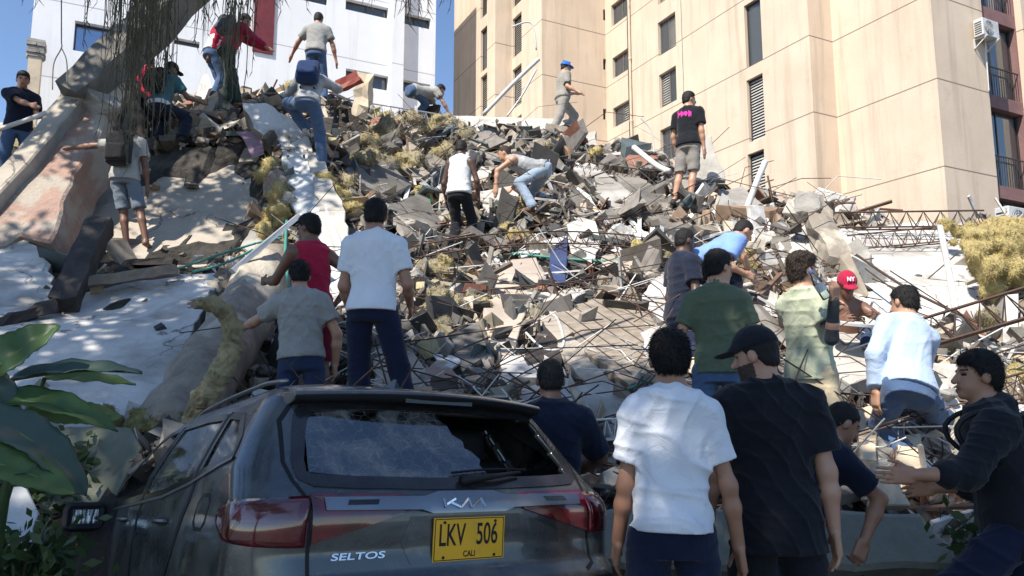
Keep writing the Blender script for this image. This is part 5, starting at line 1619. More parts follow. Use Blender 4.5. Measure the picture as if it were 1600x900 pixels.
def patch(kind, poly, off=.004, base=0.0, step=.022, name='patch', m=None, parent=None, mfn=None):
    """panel that follows the body surface: its outline is poly in (x or y, z)"""
    bd = dens(poly, step)
    xs = [p[0] for p in bd]; zs = [p[1] for p in bd]
    pts = list(bd)
    from mathutils.geometry import intersect_point_tri_2d
    def inside(px, pz):
        c = False; n = len(bd); j = n - 1
        for i in range(n):
            if ((bd[i][1] > pz) != (bd[j][1] > pz)) and (px < (bd[j][0] - bd[i][0]) * (pz - bd[i][1]) / (bd[j][1] - bd[i][1] + 1e-12) + bd[i][0]): c = not c
            j = i
        return c
    gx = np.arange(min(xs) + step * .5, max(xs), step); gz = np.arange(min(zs) + step * .5, max(zs), step)
    ba = np.array([(p[0], p[1]) for p in bd])
    for x in gx:
        for z in gz:
            if inside(x, z) and ((ba - (x, z)) ** 2).sum(1).min() > (step * .45) ** 2: pts.append(Vector((x, z)))
    n = len(bd)
    vo, eo, fo, _, _, _ = delaunay_2d_cdt([Vector((p[0], p[1])) for p in pts], [(i, (i + 1) % n) for i in range(n)], [], 1, 1e-5)
    mb = MB()
    f = surf(kind)
    top = []
    for v in vo:
        nn = nrm(kind, v[0], v[1]); top.append(f(v[0], v[1]) + nn * off)
    mb.v = [tuple(v) for v in top]
    out = Vector((0, -1, 0)) if kind == 'rear' else Vector((-1 if kind == 'left' else 1, 0, 0))
    for t in fo:
        a, b, c = [top[i] for i in t]
        t = tuple(t)
        if (b - a).cross(c - a).dot(out) < 0: t = t[::-1]
        mb.f.append(t); mb.m.append(0 if mfn is None else mfn(vo[t[0]]))
    # skirt
    b0 = len(mb.v)
    for p in bd:
        nn = nrm(kind, p[0], p[1]); q = f(p[0], p[1])
        mb.v.append(tuple(q + nn * off)); mb.v.append(tuple(q + nn * base))
    for i in range(n):
        j = (i + 1) % n
        mb.f.append((b0 + 2 * i, b0 + 2 * j, b0 + 2 * j + 1, b0 + 2 * i + 1)); mb.m.append(0)
    o = mb.build(name, m, parent)
    o.data.polygons.foreach_set('use_smooth', [True] * len(fo) + [False] * n)
    return o
def ring(kind, poly, w, off=.004, name='frame', m=None, parent=None):
    """closed band of width w around poly (grown outwards)"""
    bd = dens(poly, .02); n = len(bd)
    c = sum((Vector(p) for p in bd), Vector((0, 0))) / n
    mb = MB(); f = surf(kind)
    area = sum(bd[i][0] * bd[(i + 1) % n][1] - bd[(i + 1) % n][0] * bd[i][1] for i in range(n))
    for i in range(n):
        t = (bd[(i + 1) % n] - bd[i - 1]).normalized()
        nn2 = Vector((t[1], -t[0])) * (1 if area > 0 else -1)
        for k, (o_, h) in enumerate(((-.012, 0), (-.012, off), (w, off), (w, 0))):
            q = bd[i] + nn2 * o_
            mb.v.append(tuple(f(q[0], q[1]) + nrm(kind, q[0], q[1]) * h))
    for i in range(n):
        j = (i + 1) % n
        for k in range(3):
            mb.f.append((4 * i + k, 4 * i + k + 1, 4 * j + k + 1, 4 * j + k)); mb.m.append(0)
    o = fixnorm(mb.build(name, m, parent)); return o
def band(kind, line, w, off=.002, name='seam', m=None, parent=None):
    """thin strip along an open line in (x or y, z)"""
    pts = []
    for i in range(len(line) - 1):
        a, b = Vector(line[i]), Vector(line[i + 1]); k = max(1, int((b - a).length / .025))
        for j in range(k): pts.append(a + (b - a) * j / k)
    pts.append(Vector(line[-1]))
    mb = MB(); f = surf(kind)
    ws = w if callable(w) else (lambda t: w)
    for i, p in enumerate(pts):
        t = (pts[min(i + 1, len(pts) - 1)] - pts[max(i - 1, 0)]).normalized(); nn2 = Vector((t[1], -t[0]))
        ww_ = ws(i / (len(pts) - 1)) / 2
        for o_, h in ((-ww_, 0), (-ww_, off), (ww_, off), (ww_, 0)):
            q = p + nn2 * o_
            mb.v.append(tuple(f(q[0], q[1]) + nrm(kind, q[0], q[1]) * h))
    for i in range(len(pts) - 1):
        for k in range(3): mb.f.append((4 * i + k, 4 * i + k + 1, 4 * i + k + 5, 4 * i + k + 4)); mb.m.append(0)
    return fixnorm(mb.build(name, m, parent))
def text_obj(name, body, size, m, parent, mw, ext=.002, shear=0.0, sx=1.0, bold=0.0):
    cu = bpy.data.curves.new(name, 'FONT'); cu.body = body; cu.size = size; cu.extrude = ext; cu.align_x = 'CENTER'; cu.align_y = 'CENTER'; cu.shear = shear; cu.offset = bold
    o = bpy.data.objects.new(name, cu); col.objects.link(o)
    dg = bpy.context.evaluated_depsgraph_get(); dg.update()
    me = bpy.data.meshes.new_from_object(o.evaluated_get(dg))
    bpy.data.objects.remove(o, do_unlink=True)
    for v in me.vertices: v.co = mw @ Vector((v.co.x * sx, v.co.y, v.co.z))
    me.materials.clear()
    return link(name, me, m, parent)

CARLOC = Vector((-.112, 3.014, .075))
car = empty('parked_car', CARLOC)
car.rotation_euler = (R(-6.5), R(3.3), R(35.4))
tag(car, 'dusty dark grey hatchback with a broken rear window, parked against the rubble', 'car')
bpy.context.view_layer.update()
# openings
RGP = smooth_poly([(-.655, 1.19), (-.60, 1.165), (0, 1.150), (.60, 1.165), (.655, 1.19), (.60, 1.40), (.56, 1.46), (0, 1.475), (-.56, 1.46), (-.60, 1.40)], 1)
SW1 = [(2.00, 1.13), (2.92, 1.075), (2.80, 1.14), (2.36, 1.43), (2.25, 1.465), (2.00, 1.485)]
SW2 = [(1.02, 1.20), (1.50, 1.145), (1.92, 1.125), (1.92, 1.487), (1.45, 1.488), (1.12, 1.472)]
SW3 = [(.93, 1.215), (1.02, 1.470), (.80, 1.445), (.60, 1.33), (.56, 1.27)]
def inpoly(poly, px, pz):
    c = False; n = len(poly); j = n - 1
    for i in range(n):
        if ((poly[i][1] > pz) != (poly[j][1] > pz)) and (px < (poly[j][0] - poly[i][0]) * (pz - poly[i][1]) / (poly[j][1] - poly[i][1] + 1e-12) + poly[i][0]): c = not c
        j = i
    return c
zs = list(np.arange(.22, 1.56, .015)) + [1.565, 1.575, 1.585, 1.595, 1.605, 1.615, 1.621, 1.625]
rows_ = [outline(z) for z in zs]
nO = len(rows_[0])
mb = MB()
idx = {}
for i, (z, o_) in enumerate(zip(zs, rows_)):
    for j, (x, y) in enumerate(o_): idx[i, j, 1] = len(mb.v); mb.v.append((x, y, z))
    for j, (x, y) in enumerate(o_):
        if j in (0, nO - 1): idx[i, j, -1] = idx[i, j, 1]
        else: idx[i, j, -1] = len(mb.v); mb.v.append((-x, y, z))
for i in range(len(zs) - 1):
    for j in range(nO - 1):
        x = (rows_[i][j][0] + rows_[i][j + 1][0] + rows_[i + 1][j][0] + rows_[i + 1][j + 1][0]) / 4
        y = (rows_[i][j][1] + rows_[i][j + 1][1] + rows_[i + 1][j][1] + rows_[i + 1][j + 1][1]) / 4
        z = (zs[i] + zs[i + 1]) / 2
        if j < 41 and inpoly(RGP, x, z): continue
        if j > 36 and (inpoly(SW1, y, z) or inpoly(SW2, y, z) or inpoly(SW3, y, z)): continue
        if j >= 131 and z > 1.10 and z < 1.50: continue       # windscreen opening
        for sg in (1, -1):
            f = (idx[i, j, sg], idx[i, j + 1, sg], idx[i + 1, j + 1, sg], idx[i + 1, j, sg])
            if sg < 0: f = f[::-1]
            mb.f.append(f); mb.m.append(1 if z < .42 else 0)
tp = len(zs) - 1
mb.f.append(tuple([idx[tp, j, 1] for j in range(nO)] + [idx[tp, j, -1] for j in range(nO - 2, 0, -1)])); mb.m.append(0)
body = mb.build('body', [PAINT, M['black']], car, smooth=True)
fixnorm(body)
md = body.modifiers.new('s', 'SOLIDIFY'); md.thickness = .03; md.offset = -1; modapply(body)
# glass and frames
GL_break = [(-.62, 1.195), (-.3, 1.165), (0, 1.155), (.145, 1.16), (.17, 1.19), (.150, 1.225), (.165, 1.25), (.13, 1.285), (.10, 1.30), (.105, 1.33), (.06, 1.36), (.05, 1.40), (.02, 1.425), (.01, 1.465), (-.3, 1.468), (-.55, 1.455), (-.60, 1.38)]
fr_ = ring('rear', RGP, .035, .005, 'rear_window', BLKG, car)
patch('rear', GL_break, -.004, -.009, .03, 'pane', RGLASS, fr_)
for kind in ('left', 'right'):
    for nm, pw in (('front', SW1), ('rear', SW2), ('quarter', SW3)):
        fo_ = ring(kind, pw, .022, .004, 'side_window', BLKG, car)
        if nm != 'front': patch(kind, pw, -.004, -.008, .03, 'pane', SGLASS, fo_)
# chrome line below the side windows
for kind in ('left', 'right'):
    band(kind, [(2.95, 1.050), (1.92, 1.098), (1.50, 1.118), (1.02, 1.172), (.92, 1.19), (.52, 1.255)], .014, .008, 'belt_moulding', CHROME, car)
    band(kind, [(3.02, 1.06), (3.05, .9), (3.02, .6), (2.95, .36)], .012, .002, 'door_seam', RUB, car)
    band(kind, [(1.965, 1.50), (1.965, 1.10), (1.955, .7), (1.94, .36)], .028, .003, 'door_seam', RUB, car)
    band(kind, [(1.08, 1.49), (.975, 1.22), (.97, 1.10), (1.06, .92), (1.20, .75), (1.27, .55), (1.27, .36)], lambda t: .042, .003, 'door_seam', RUB, car)
    for y0 in (1.26, 2.22):
        h = patch(kind, smooth_poly([(y0, .985), (y0 + .20, .985), (y0 + .20, 1.025), (y0, 1.025)], 1), .002, 0, .02, 'handle_recess', RUB, car)
        hb = MB(); sg = -1 if kind == 'left' else 1
        q = [S_side(y0 + t, 1.008, sg) + Vector((sg * (.032 * math.sin(math.pi * min(1, max(0, (t + .01) / .22)))), 0, 0)) for t in np.linspace(-.01, .21, 9)]
        hb.tube(q, .011, 8); hb.build('door_handle', PAINT, car, smooth=True)
    # wheel-arch cladding
    band(kind, [(1.27, .36), (1.20, .58), (1.02, .74), (.76, .79), (.50, .74), (.36, .60), (.32, .40)], .05, .012, 'arch_cladding', M['black'], car)
# fuel flap
ring('left', smooth_poly([(.62, .98), (.80, .98), (.80, 1.12), (.62, 1.12)], 1), .004, .0015, 'fuel_flap', RUB, car)
# tailgate seam, left and right
for sg in (-1, 1):
    band('rear', [(sg * .60, 1.50), (sg * .675, 1.40), (sg * .705, 1.23), (sg * .69, 1.16), (sg * .655, 1.08), (sg * .655, .80), (sg * .60, .775)], .014, .002, 'tailgate_seam', RUB, car)
# tail lamps
for sg in (-1, 1):
    inner = [(sg * .647, 1.105), (sg * .28, 1.100), (sg * .20, 1.072), (sg * .30, 1.030), (sg * .647, .935)]
    inner = inner if sg > 0 else inner[::-1]
    a_ = patch('rear', inner, .012, 0, .02, 'tail_lamp', LRED, car)
    patch('rear', [(sg * x, z) for x, z in [(.640, 1.095), (.32, 1.093), (.26, 1.078), (.60, 1.078)]], .0135, .012, .02, 'lens_band', LCLR, a_)
    kind = 'left' if sg < 0 else 'right'
    # wrapped outer lens: built on the rear/side outline by arc position
    mbl = MB(); rws = []
    zt_, zb_ = [], []
    N = 22
    for i in range(N + 1):
        t = i / N
        k0 = 25 + 0  # start near the straight end
        # index along outline from rear (x=.66) to side (y~.42)
        o0 = outline(1.0)
        i0 = int(np.argmin(np.abs(o0[:42, 0] - .668))); i1 = 43 + 2
        jj = i0 + (i1 - i0) * t
        ztop = 1.105 - .015 * t + .0 * t; zbot = .925 + .05 * t ** 2
        if t > .8: ztop -= (t - .8) * .12; zbot += (t - .8) * .2
        row = []
        for q in range(9):
            z = zbot + (ztop - zbot) * q / 8
            o_ = outline(z); ja = int(jj); fr2 = jj - ja
            p = o_[ja] * (1 - fr2) + o_[min(ja + 1, len(o_) - 1)] * fr2
            tg = o_[min(ja + 1, len(o_) - 1)] - o_[max(ja - 1, 0)]; nn = np.array([tg[1], -tg[0]]); nn /= np.linalg.norm(nn)
            bul = .007 + .003 * math.sin(math.pi * q / 8)
            row.append((sg * (p[0] + nn[0] * bul), p[1] + nn[1] * bul, z))
        rws.append(row)
    vs = [p for r_ in rws for p in r_]
    fs = [(i * 9 + q, (i + 1) * 9 + q, (i + 1) * 9 + q + 1, i * 9 + q + 1) for i in range(N) for q in range(8)]
    mbl.add(vs, fs)
    for k_, (f_) in enumerate(fs):
        if 4 <= (k_ % 8) <= 6 and 1 < k_ // 8 < 17: mbl.m[k_] = 1
    tl = fixnorm(mbl.build('tail_lamp', [LRED, LCLR], car, smooth=True))
    md = tl.modifiers.new('s', 'SOLIDIFY'); md.thickness = .016; md.offset = -1; modapply(tl)
# satin bar across the tailgate with the raised emblem plinth
bar = patch('rear', [(-.60, 1.048), (-.22, 1.045), (-.17, 1.030), (.17, 1.030), (.22, 1.045), (.60, 1.048), (.60, 1.088), (.20, 1.086), (.13, 1.102), (-.13, 1.102), (-.20, 1.086), (-.60, 1.088)], .020, 0, .02, 'chrome_bar', CHROME, car)
patch('rear', [(-.52, 1.058), (-.40, 1.058), (-.39, 1.076), (-.51, 1.076)], .0215, .020, .02, 'reflector', BLKG, bar)
patch('rear', [(.40, 1.058), (.52, 1.058), (.51, 1.076), (.39, 1.076)], .0215, .020, .02, 'reflector', BLKG, bar)
# emblem on the plinth: joined angular strokes
em = MB(); ez = 1.067
def st_(a, b, w=.0075):
    p, q = S_rear(a[0], ez + a[1]), S_rear(b[0], ez + b[1])
    n_ = Vector((0, -1, 0)) * .024
    em.bar(p + n_, q + n_, w, .004, up=(0, 1, 0))
H2 = .0155
for a, b in (((-.068, -H2), (-.068, H2)), ((-.064, -.004), (-.036, H2)), ((-.052, .003), (-.028, -H2)), ((-.028, -H2), (-.002, H2)), ((-.002, H2), (.000, -H2)), ((.000, -H2), (.032, H2)), ((.032, H2), (.038, -H2))):
    st_((a[0] * 1.75, a[1] * 1.1), (b[0] * 1.75, b[1] * 1.1), .0085)
em.build('emblem', mat('bright_chrome', (.8, .8, .82), rough=.15, bump=0, metal=1), car)
CHL = bpy.data.materials['bright_chrome']
# wordmark
p = S_rear(-.46, .845); n_ = nrm('rear', -.46, .87)
def surf_mw(x, z, off):
    p = S_rear(x, z); n = nrm('rear', x, z); u_ = Vector((0, 0, 1)); u_ = (u_ - n * u_.dot(n)).normalized(); r_ = u_.cross(n)
    return Matrix.Translation(p + n * off) @ Matrix((r_, u_, n)).transposed().to_4x4()
text_obj('model_badge', 'SELTOS', .034, CHL, car, surf_mw(-.47, .885, .004), .002, 0.15, 1.85, .0006)
# number plate
pm_ = surf_mw(0, .93, .012)
def plate_mat():
    m, nt, bs = newmat('yellow_plate_paint'); co = ncoord(nt)
    c = nmix(nt, nramp(nt, nnoise(nt, co, 14, 6, .7), .5, .75, 0, .5), (.80, .42, .015), (.48, .30, .06)); nt.links.new(c, bs.inputs['Base Color']); bs.inputs['Roughness'].default_value = .5
    return m
rc_ = patch('rear', [(-.26, .845), (.26, .845), (.30, .93), (.26, 1.02), (-.26, 1.02), (-.30, .93)], .002, 0, .03, 'plate_recess', PAINT, car)
pb_ = MB(); pb_.box((0, 0, 0), (.335, .165, .004)); pl_ = pb_.build('number_plate', plate_mat(), car)
for v in pl_.data.vertices: v.co = pm_ @ v.co
BK = mat('plate_black', (.012, .011, .01), rough=.5, bump=0)
bd_ = MB()
for (x, y, sx_, sy_) in ((0, .0775, .325, .003), (0, -.0775, .325, .003), (.161, 0, .003, .155), (-.161, 0, .003, .155)): bd_.box(pm_ @ Vector((x, y, .0025)), (sx_, sy_, .001), pm_.to_3x3())
bd_.build('plate_border', BK, pl_)
for bx, by in ((-.12, .065), (.12, .065), (-.12, -.067), (.12, -.067)):
    q = MB(); q.tube([pm_ @ Vector((bx, by, .002)), pm_ @ Vector((bx, by, .005))], .006, 8); q.build('bolt', BK, pl_)
text_obj('plate_characters', 'LKV', .118, BK, pl_, pm_ @ Matrix.Translation((-.083, .013, .0025)), .0005, 0, .60, .0012)
text_obj('plate_characters', '506', .118, BK, pl_, pm_ @ Matrix.Translation((.082, .013, .0025)), .0005, 0, .60, .0012)
text_obj('plate_characters', 'CALI', .032, BK, pl_, pm_ @ Matrix.Translation((0, -.058, .0025)), .0005, 0, .85, .0006)
# spoiler
sp = MB(); secs = []
for t in np.linspace(-1, 1, 25):
    x = t * .63; e = 1 - abs(t) ** 6 * .35
    yb = .29 + .10 * t * t; zt = 1.535 - .018 * t * t
    secs.append([(x, yb, zt - .012), (x, yb + .015, zt + .004), (x, yb + .30, zt + .052 * e), (x, yb + .46, zt + .045), (x, yb + .30, zt - .05), (x, yb + .13, zt - .052), (x, yb + .02, zt - .035)])
vs = [p for s_ in secs for p in s_]; k = 7
sp.add(vs, [(i * k + q, i * k + (q + 1) % k, (i + 1) * k + (q + 1) % k, (i + 1) * k + q) for i in range(len(secs) - 1) for q in range(k)] + [tuple(range(k)), tuple((len(secs) - 1) * k + q for q in reversed(range(k)))])
for i in range(len(sp.f)): sp.m[i] = 1 if (i % 7) in (4, 5, 6) else 0
so = fixnorm(sp.build('spoiler', [PAINT, M['black']], car))
md = so.modifiers.new('b', 'BEVEL'); md.width = .008; md.segments = 2; md.limit_method = 'ANGLE'; modapply(so)
bl_ = MB(); bl_.box((0, .317, 1.497), (.34, .012, .018)); bl_.build('brake_light', BLKG, so)
# rear wiper
wp = MB(); a_ = S_rear(.0, 1.155) + Vector((0, -.035, 0)); b_ = S_rear(.33, 1.19) + Vector((0, -.03, 0)); c_ = S_rear(.02, 1.17) + Vector((0, -.02, 0))
wp.tube([a_, a_ + (b_ - a_) * .2, a_ + (b_ - a_) * .6 + Vector((0, -.01, 0)), b_], [.024, .018, .011, .007], 8)
wi = wp.build('rear_wiper', M['black'], car, smooth=True)
wp = MB(); wp.tube([S_rear(x, 1.185 + .02 * math.sin((x + .05) * 5)) + Vector((0, -.012, 0)) for x in np.linspace(-.02, .38, 10)], .006, 6); wp.build('blade', RUB, wi)
# roof rails
for sg in (-1, 1):
    q = [(sg * (.60 - .02 * abs(t - .5)), .62 + 1.55 * t, 1.592 + .022 * min(1, t * 6, (1 - t) * 6) - .035 * t * t) for t in np.linspace(0, 1, 24)]
    rb_ = MB(); rb_.tube(q, .011, 8); rb_.build('roof_rail', CHROME if sg else CHROME, car, smooth=True)
# aerial fin
fn_ = MB(); fn_.add([(-.02, .72, 1.60), (.02, .72, 1.60), (.018, .92, 1.612), (-.018, .92, 1.612), (0, .735, 1.655), (0, .76, 1.66)], [(0, 1, 5, 4), (1, 2, 5), (2, 3, 5), (3, 0, 4, 5), (0, 1, 2, 3)])
fn_.build('aerial_fin', BLKG, car)
# mirrors
for sg in (-1, 1):
    F_ = Field((sg * 1.03 - .2, 2.62, .85), (sg * 1.03 + .2, 2.95, 1.2), .008)
    F_.rbox((sg * 1.03, 2.78, 1.02), (Vector((1, 0, 0)), Vector((0, 1, 0)), Vector((0, 0, 1))), (.115, .07, .085), .05)
    F_.rbox((sg * 1.03, 2.70, 1.02), (Vector((1, 0, 0)), Vector((0, 1, 0)), Vector((0, 0, 1))), (.095, .03, .066), .02, sub=True)
    mo = field_obj(F_, 'mirror', [M['black']], car)
    g = MB(); g.box((sg * 1.03, 2.732, 1.02), (.178, .004, .118)); g.build('mirror_glass', mat('mirror_silver', (.8, .8, .8), rough=.03, bump=0, metal=1), mo)
    g = MB(); g.bar((sg * .86, 2.83, 1.05), (sg * .98, 2.80, 1.0), .05, .035); g.build('mirror_arm', M['black'], mo)
# bumper lower and cabin
patch('rear', smooth_poly([(-.70, .26), (.70, .26), (.66, .50), (-.66, .50)], 1), .012, 0, .04, 'bumper_insert', M['black'], car)
band('rear', [(-.86, .735), (0, .755), (.86, .735)], .010, .003, 'bumper_seam', RUB, car)
for sg in (-1, 1): patch('rear', [(sg * .68, .60), (sg * .80, .62), (sg * .80, .66), (sg * .68, .64)][::sg], .006, 0, .03, 'reflector', LRED, car)
ib = MB(); ib.box((0, 1.95, .42), (1.5, 2.9, .05)); ib.box((0, .46, .72), (1.3, .05, .75)); ib.box((0, 3.05, .85), (1.5, .3, .3))
cab = ib.build('cabin_floor', M['black'], car)
for x in (-.38, .38):
    for y in (1.05, 2.05):
        ib = MB(); ib.box((x, y, .75), (.48, .5, .16)); ib.box((x, y - .25, 1.0), (.48, .14, .55), Matrix.Rotation(R(12), 3, 'X')); ib.box((x, y - .32, 1.34), (.24, .09, .16))
        se = ib.build('seat', M['black'], car)
        md = se.modifiers.new('b', 'BEVEL'); md.width = .04; md.segments = 3; modapply(se)
# wheels
for sg in (-1, 1):
    for y in (.78, 3.38):
        t_ = MB(); cx = sg * .80
        t_.tube([(cx - .11, y, .34), (cx - .09, y, .34), (cx + .09, y, .34), (cx + .11, y, .34)], [.31, .34, .34, .31], 32)
        wh = empty('wheel'); wh.parent = car
        t_.build('tyre', M['black'], wh, smooth=False)
        t_ = MB(); t_.tube([(cx + sg * .105, y, .34), (cx + sg * .118, y, .34)], [.22, .20], 24)
        for a in range(5):
            an_ = a * 2 * math.pi / 5; t_.bar((cx + sg * .12, y, .34), (cx + sg * .12, y + math.cos(an_) * .2, .34 + math.sin(an_) * .2), .05, .02, up=(1, 0, 0))
        t_.build('rim', CHROME, wh)
cap_mark()
# ------------------------------------------------------------------ big broken pieces
S = 'slab'
# left: the fallen wall plates
slab('wall_slab', 'large white plastered wall slab lying tilted across the lower left of the heap', 'wall slab', [(-160, 690, 5.2), (-160, 400, 8.5), (70, 395, 8.7), (90, 470, 8.0), (230, 432, 8.5), (345, 425, 8.7), (240, 655, 5.75)], .22, M['plaster'], M['concrete'], jag=.05, rods=2)
slab('wall_slab', 'torn white wall slab standing at the far left edge above the lower plate', 'wall slab', [(-160, 520, 7.6), (-160, 355, 9.0), (42, 362, 9.1), (68, 405, 8.6), (52, 470, 7.9), (0, 500, 7.6)], .16, M['plaster'], M['concrete_dark'], jag=.06)
slab('floor_slab', 'broad beige cracked floor slab sloping below the kneeling man', 'floor slab', [(75, 400, 9.5), (120, 245, 11.3), (205, 228, 11.6), (395, 226, 11.7), (420, 300, 10.8), (375, 380, 9.9), (330, 415, 9.3), (180, 415, 9.3)], .2, M['slab_beige'], M['concrete'], jag=.07)
slab('floor_slab', 'narrow grey slab strip along the right edge of the beige floor slab', 'floor slab', [(375, 385, 9.7), (425, 300, 10.7), (450, 330, 10.3), (430, 400, 9.4), (400, 420, 9.2)], .18, M['concrete'], M['concrete_dark'], jag=.05)
# the leaning column at the left
_dc = lambda y, o=0: 8.5 + (420 - y) / 270 * 1.9 + o
slab('fallen_column', 'broken pinkish rendered column leaning across the upper left with torn faces', 'column', [(x, y, _dc(y)) for x, y in ((128, 150), (150, 158), (166, 180), (150, 222), (124, 260), (104, 300), (78, 378), (30, 366), (-60, 420), (-60, 340), (30, 262))], .6, M['brick_broken'], M['brick_broken'], jag=.045, step=.16, bev=.03)
slab('fallen_column', 'long pale edge piece along the outer side of the leaning pink column', 'beam', [(x, y, _dc(y, -.25)) for x, y in ((120, 112), (134, 148), (30, 268), (-60, 362), (-60, 318), (20, 238))], .35, M['slab_beige'], M['concrete'], jag=.03, step=.2, bev=.02)
beam('roof_beam', 'long dark stained beam rising over the leaning column towards the top of the picture', 'beam', (118, 160, 10.2), (345, -70, 11.8), .36, .62, M['concrete_dark'], nseg=12, jag=.03, up=(0, 1, 0))
slab('soffit_panel', 'pale soffit panel hanging under the long dark beam', 'panel', [(140, 140, 10.4), (185, 160, 10.45), (215, 100, 10.9), (290, 20, 11.5), (262, -5, 11.5), (170, 85, 10.8)], .10, M['plaster_cream'], M['concrete'], jag=.03)
chunk('lump of torn concrete at the joint between leaning column and long beam', 150, 160, .5, M['concrete'], 3).location = P(140, 165, 10.3)
slab('wood_panel', 'dark broken panel behind the vines under the long beam', 'panel', [(165, 220, 11.3), (180, 130, 11.5), (215, 125, 11.6), (230, 215, 11.5)], .08, M['wood_dark'], M['wood_dark'], jag=.05)
beam('timber_beam', 'thick black timber propped diagonally on the white slab', 'timber', (98, 478, 7.5), (158, 350, 8.6), .24, .22, M['wood_dark'], nseg=7, jag=.02)
beam('timber_beam', 'long grey plank lying across the top edge of the white slab', 'timber', (108, 445, 7.9), (278, 422, 8.3), .16, .10, M['wood'], nseg=8, jag=.012)
beam('timber_beam', 'charred timber running off the left edge on the white slab', 'timber', (-40, 520, 7.0), (82, 478, 7.4), .12, .12, M['wood_dark'], nseg=6, jag=.02)
beam('timber_beam', 'short black board under the feet of the man on the slab', 'timber', (196, 412, 9.1), (272, 408, 9.1), .14, .08, M['wood_dark'], nseg=4, jag=.015)
# trunk, mossy branch
beam('fallen_log', 'thick grey fallen tree trunk leaning behind the mossy branch', 'tree trunk', (262, 690, 5.55), (425, 415, 8.3), .55, .55, mat('grey_bark', (.36, .31, .25), (.20, .17, .14), bump=1, scale=5, stretch=(1, 1, .35), c=(.50, .45, .37), cscale=2), nseg=16, jag=.03, round_=True)
BARK = mat('mossy_bark', (.46, .38, .22), (.17, .14, .08), bump=1.0, scale=9, bscale=30, bdist=.04, c=(.50, .42, .24), cscale=5, clo=.48, chi=.6)
def branch():
    path = [(300, 672, 5.25, 33), (318, 625, 5.25, 31), (345, 582, 5.25, 29), (362, 545, 5.25, 27), (364, 512, 5.22, 25), (352, 488, 5.18, 22), (332, 474, 5.15, 18), (312, 474, 5.12, 15)]
    v = [P(a, b, d) for a, b, d, r in path]; rr = [r * .62 / FPX * 5.2 for *_, r in path]
    F = Field(np.array([list(p) for p in v]).min(0) - .2, np.array([list(p) for p in v]).max(0) + .2, .011)
    for i in range(len(v) - 1): F.cone(v[i], v[i + 1], rr[i], rr[i + 1], k=.02)
    F.warp(lambda x, y, z: .010 * np.sin(x * 60 + 4 * np.sin(z * 23)) * np.sin(z * 55 + 3 * np.sin(x * 31)) + .006 * np.sin(x * 150 + z * 60) * np.sin(z * 140 + y * 90))
    c = v[3]; o = field_obj(F, 'tree_branch', [BARK], None, None, origin=c); o.location = c
    tag(o, 'mossy hooked branch standing up behind the car roof', 'branch')
    mb = MB()
    e = v[-1] - c; dr = (v[-1] - v[-2]).normalized()
    for k in range(14):
        a = Vector((random.uniform(-1, 1), random.uniform(-1, 1), random.uniform(-1, 1))) * .03
        mb.tube([e + a - dr * .03, e + a * 1.2 + dr * random.uniform(.01, .05)], [.010, .004], 5)
    mb.build('splintered_end', M['brick_broken'], o)
branch()
# moss fringe at the trunk foot
wool('dry moss and straw heaped at the foot of the leaning trunk', [(180, 650, 18), (215, 655, 22), (250, 662, 20), (285, 655, 16)], mat('dry_moss', (.36, .32, .14), (.22, .19, .08), rough=1, bump=1, scale=9, bscale=40, bdist=.04), lift=.5, cell=.02, d=5.5, name='moss_clump')
# white sheet metal and slabs right of the trunk
slab('metal_sheet', 'long crumpled white metal sheet running down beside the yellow wool', 'metal sheet', [(440, 190, 11.3), (478, 232, 11.0), (505, 300, 10.2), (535, 395, 8.9), (560, 470, 8.0), (520, 480, 7.9), (490, 400, 8.9), (462, 330, 9.9), (440, 260, 10.7)], .05, M['white_metal'], M['steel'], jag=.05, step=.3)
slab('wall_slab', 'grey wall block with a white end face just below the climbing man', 'wall slab', [(378, 160, 11.4), (415, 160, 11.4), (478, 200, 11.2), (488, 240, 10.9), (440, 232, 10.9), (396, 200, 11.1)], .35, M['plaster'], M['concrete'], jag=.05)
slab('wall_slab', 'white plaster strip standing upright right of the trunk', 'wall slab', [(480, 235, 10.9), (500, 240, 10.9), (540, 330, 9.8), (548, 400, 8.9), (520, 395, 8.9), (498, 320, 9.9)], .1, M['concrete_pale'], M['concrete'], jag=.04)
beam('metal_stud', 'pale blue galvanised stud pointing up at the head of the red tank top', 'metal stud', (362, 424, 7.6), (466, 338, 8.0), .10, .05, M['steel'], nseg=3, jag=.003)
beam('duct', 'dark red steel beam end sticking up beside the climbing man', 'beam', (527, 137, 11.2), (562, 120, 11.2), .12, .16, mat('red_primer', (.30, .06, .04), rough=.6), nseg=3, jag=.01)
beam('wooden_post', 'splintered cream post leaning before the white building', 'post', (562, 180, 13.0), (572, 120, 13.0), .26, .2, M['plaster_cream'], nseg=5, jag=.04)
# ridge
slab('roof_slab', 'long flat concrete roof slab on the ridge between the two buildings', 'roof slab', [(700, 180, 16.6), (902, 186, 16.9), (900, 212, 16.0), (706, 206, 15.8)], .3, M['concrete_pale'], M['concrete'], jag=.05)
slab('wall_slab', 'pointed grey wall fragment standing behind the man with the pink print', 'wall slab', [(1082, 282, 11.7), (1096, 215, 11.9), (1112, 212, 11.9), (1134, 282, 11.7)], .3, M['concrete_pale'], M['concrete'], jag=.05)
slab('brick_wall', 'stub of brick wall beside the boots of the helmeted man', 'brick wall', [(905, 240, 15.4), (903, 208, 15.5), (932, 204, 15.5), (936, 240, 15.3)], .3, M['concrete_pale'], M['terracotta'], jag=.06)
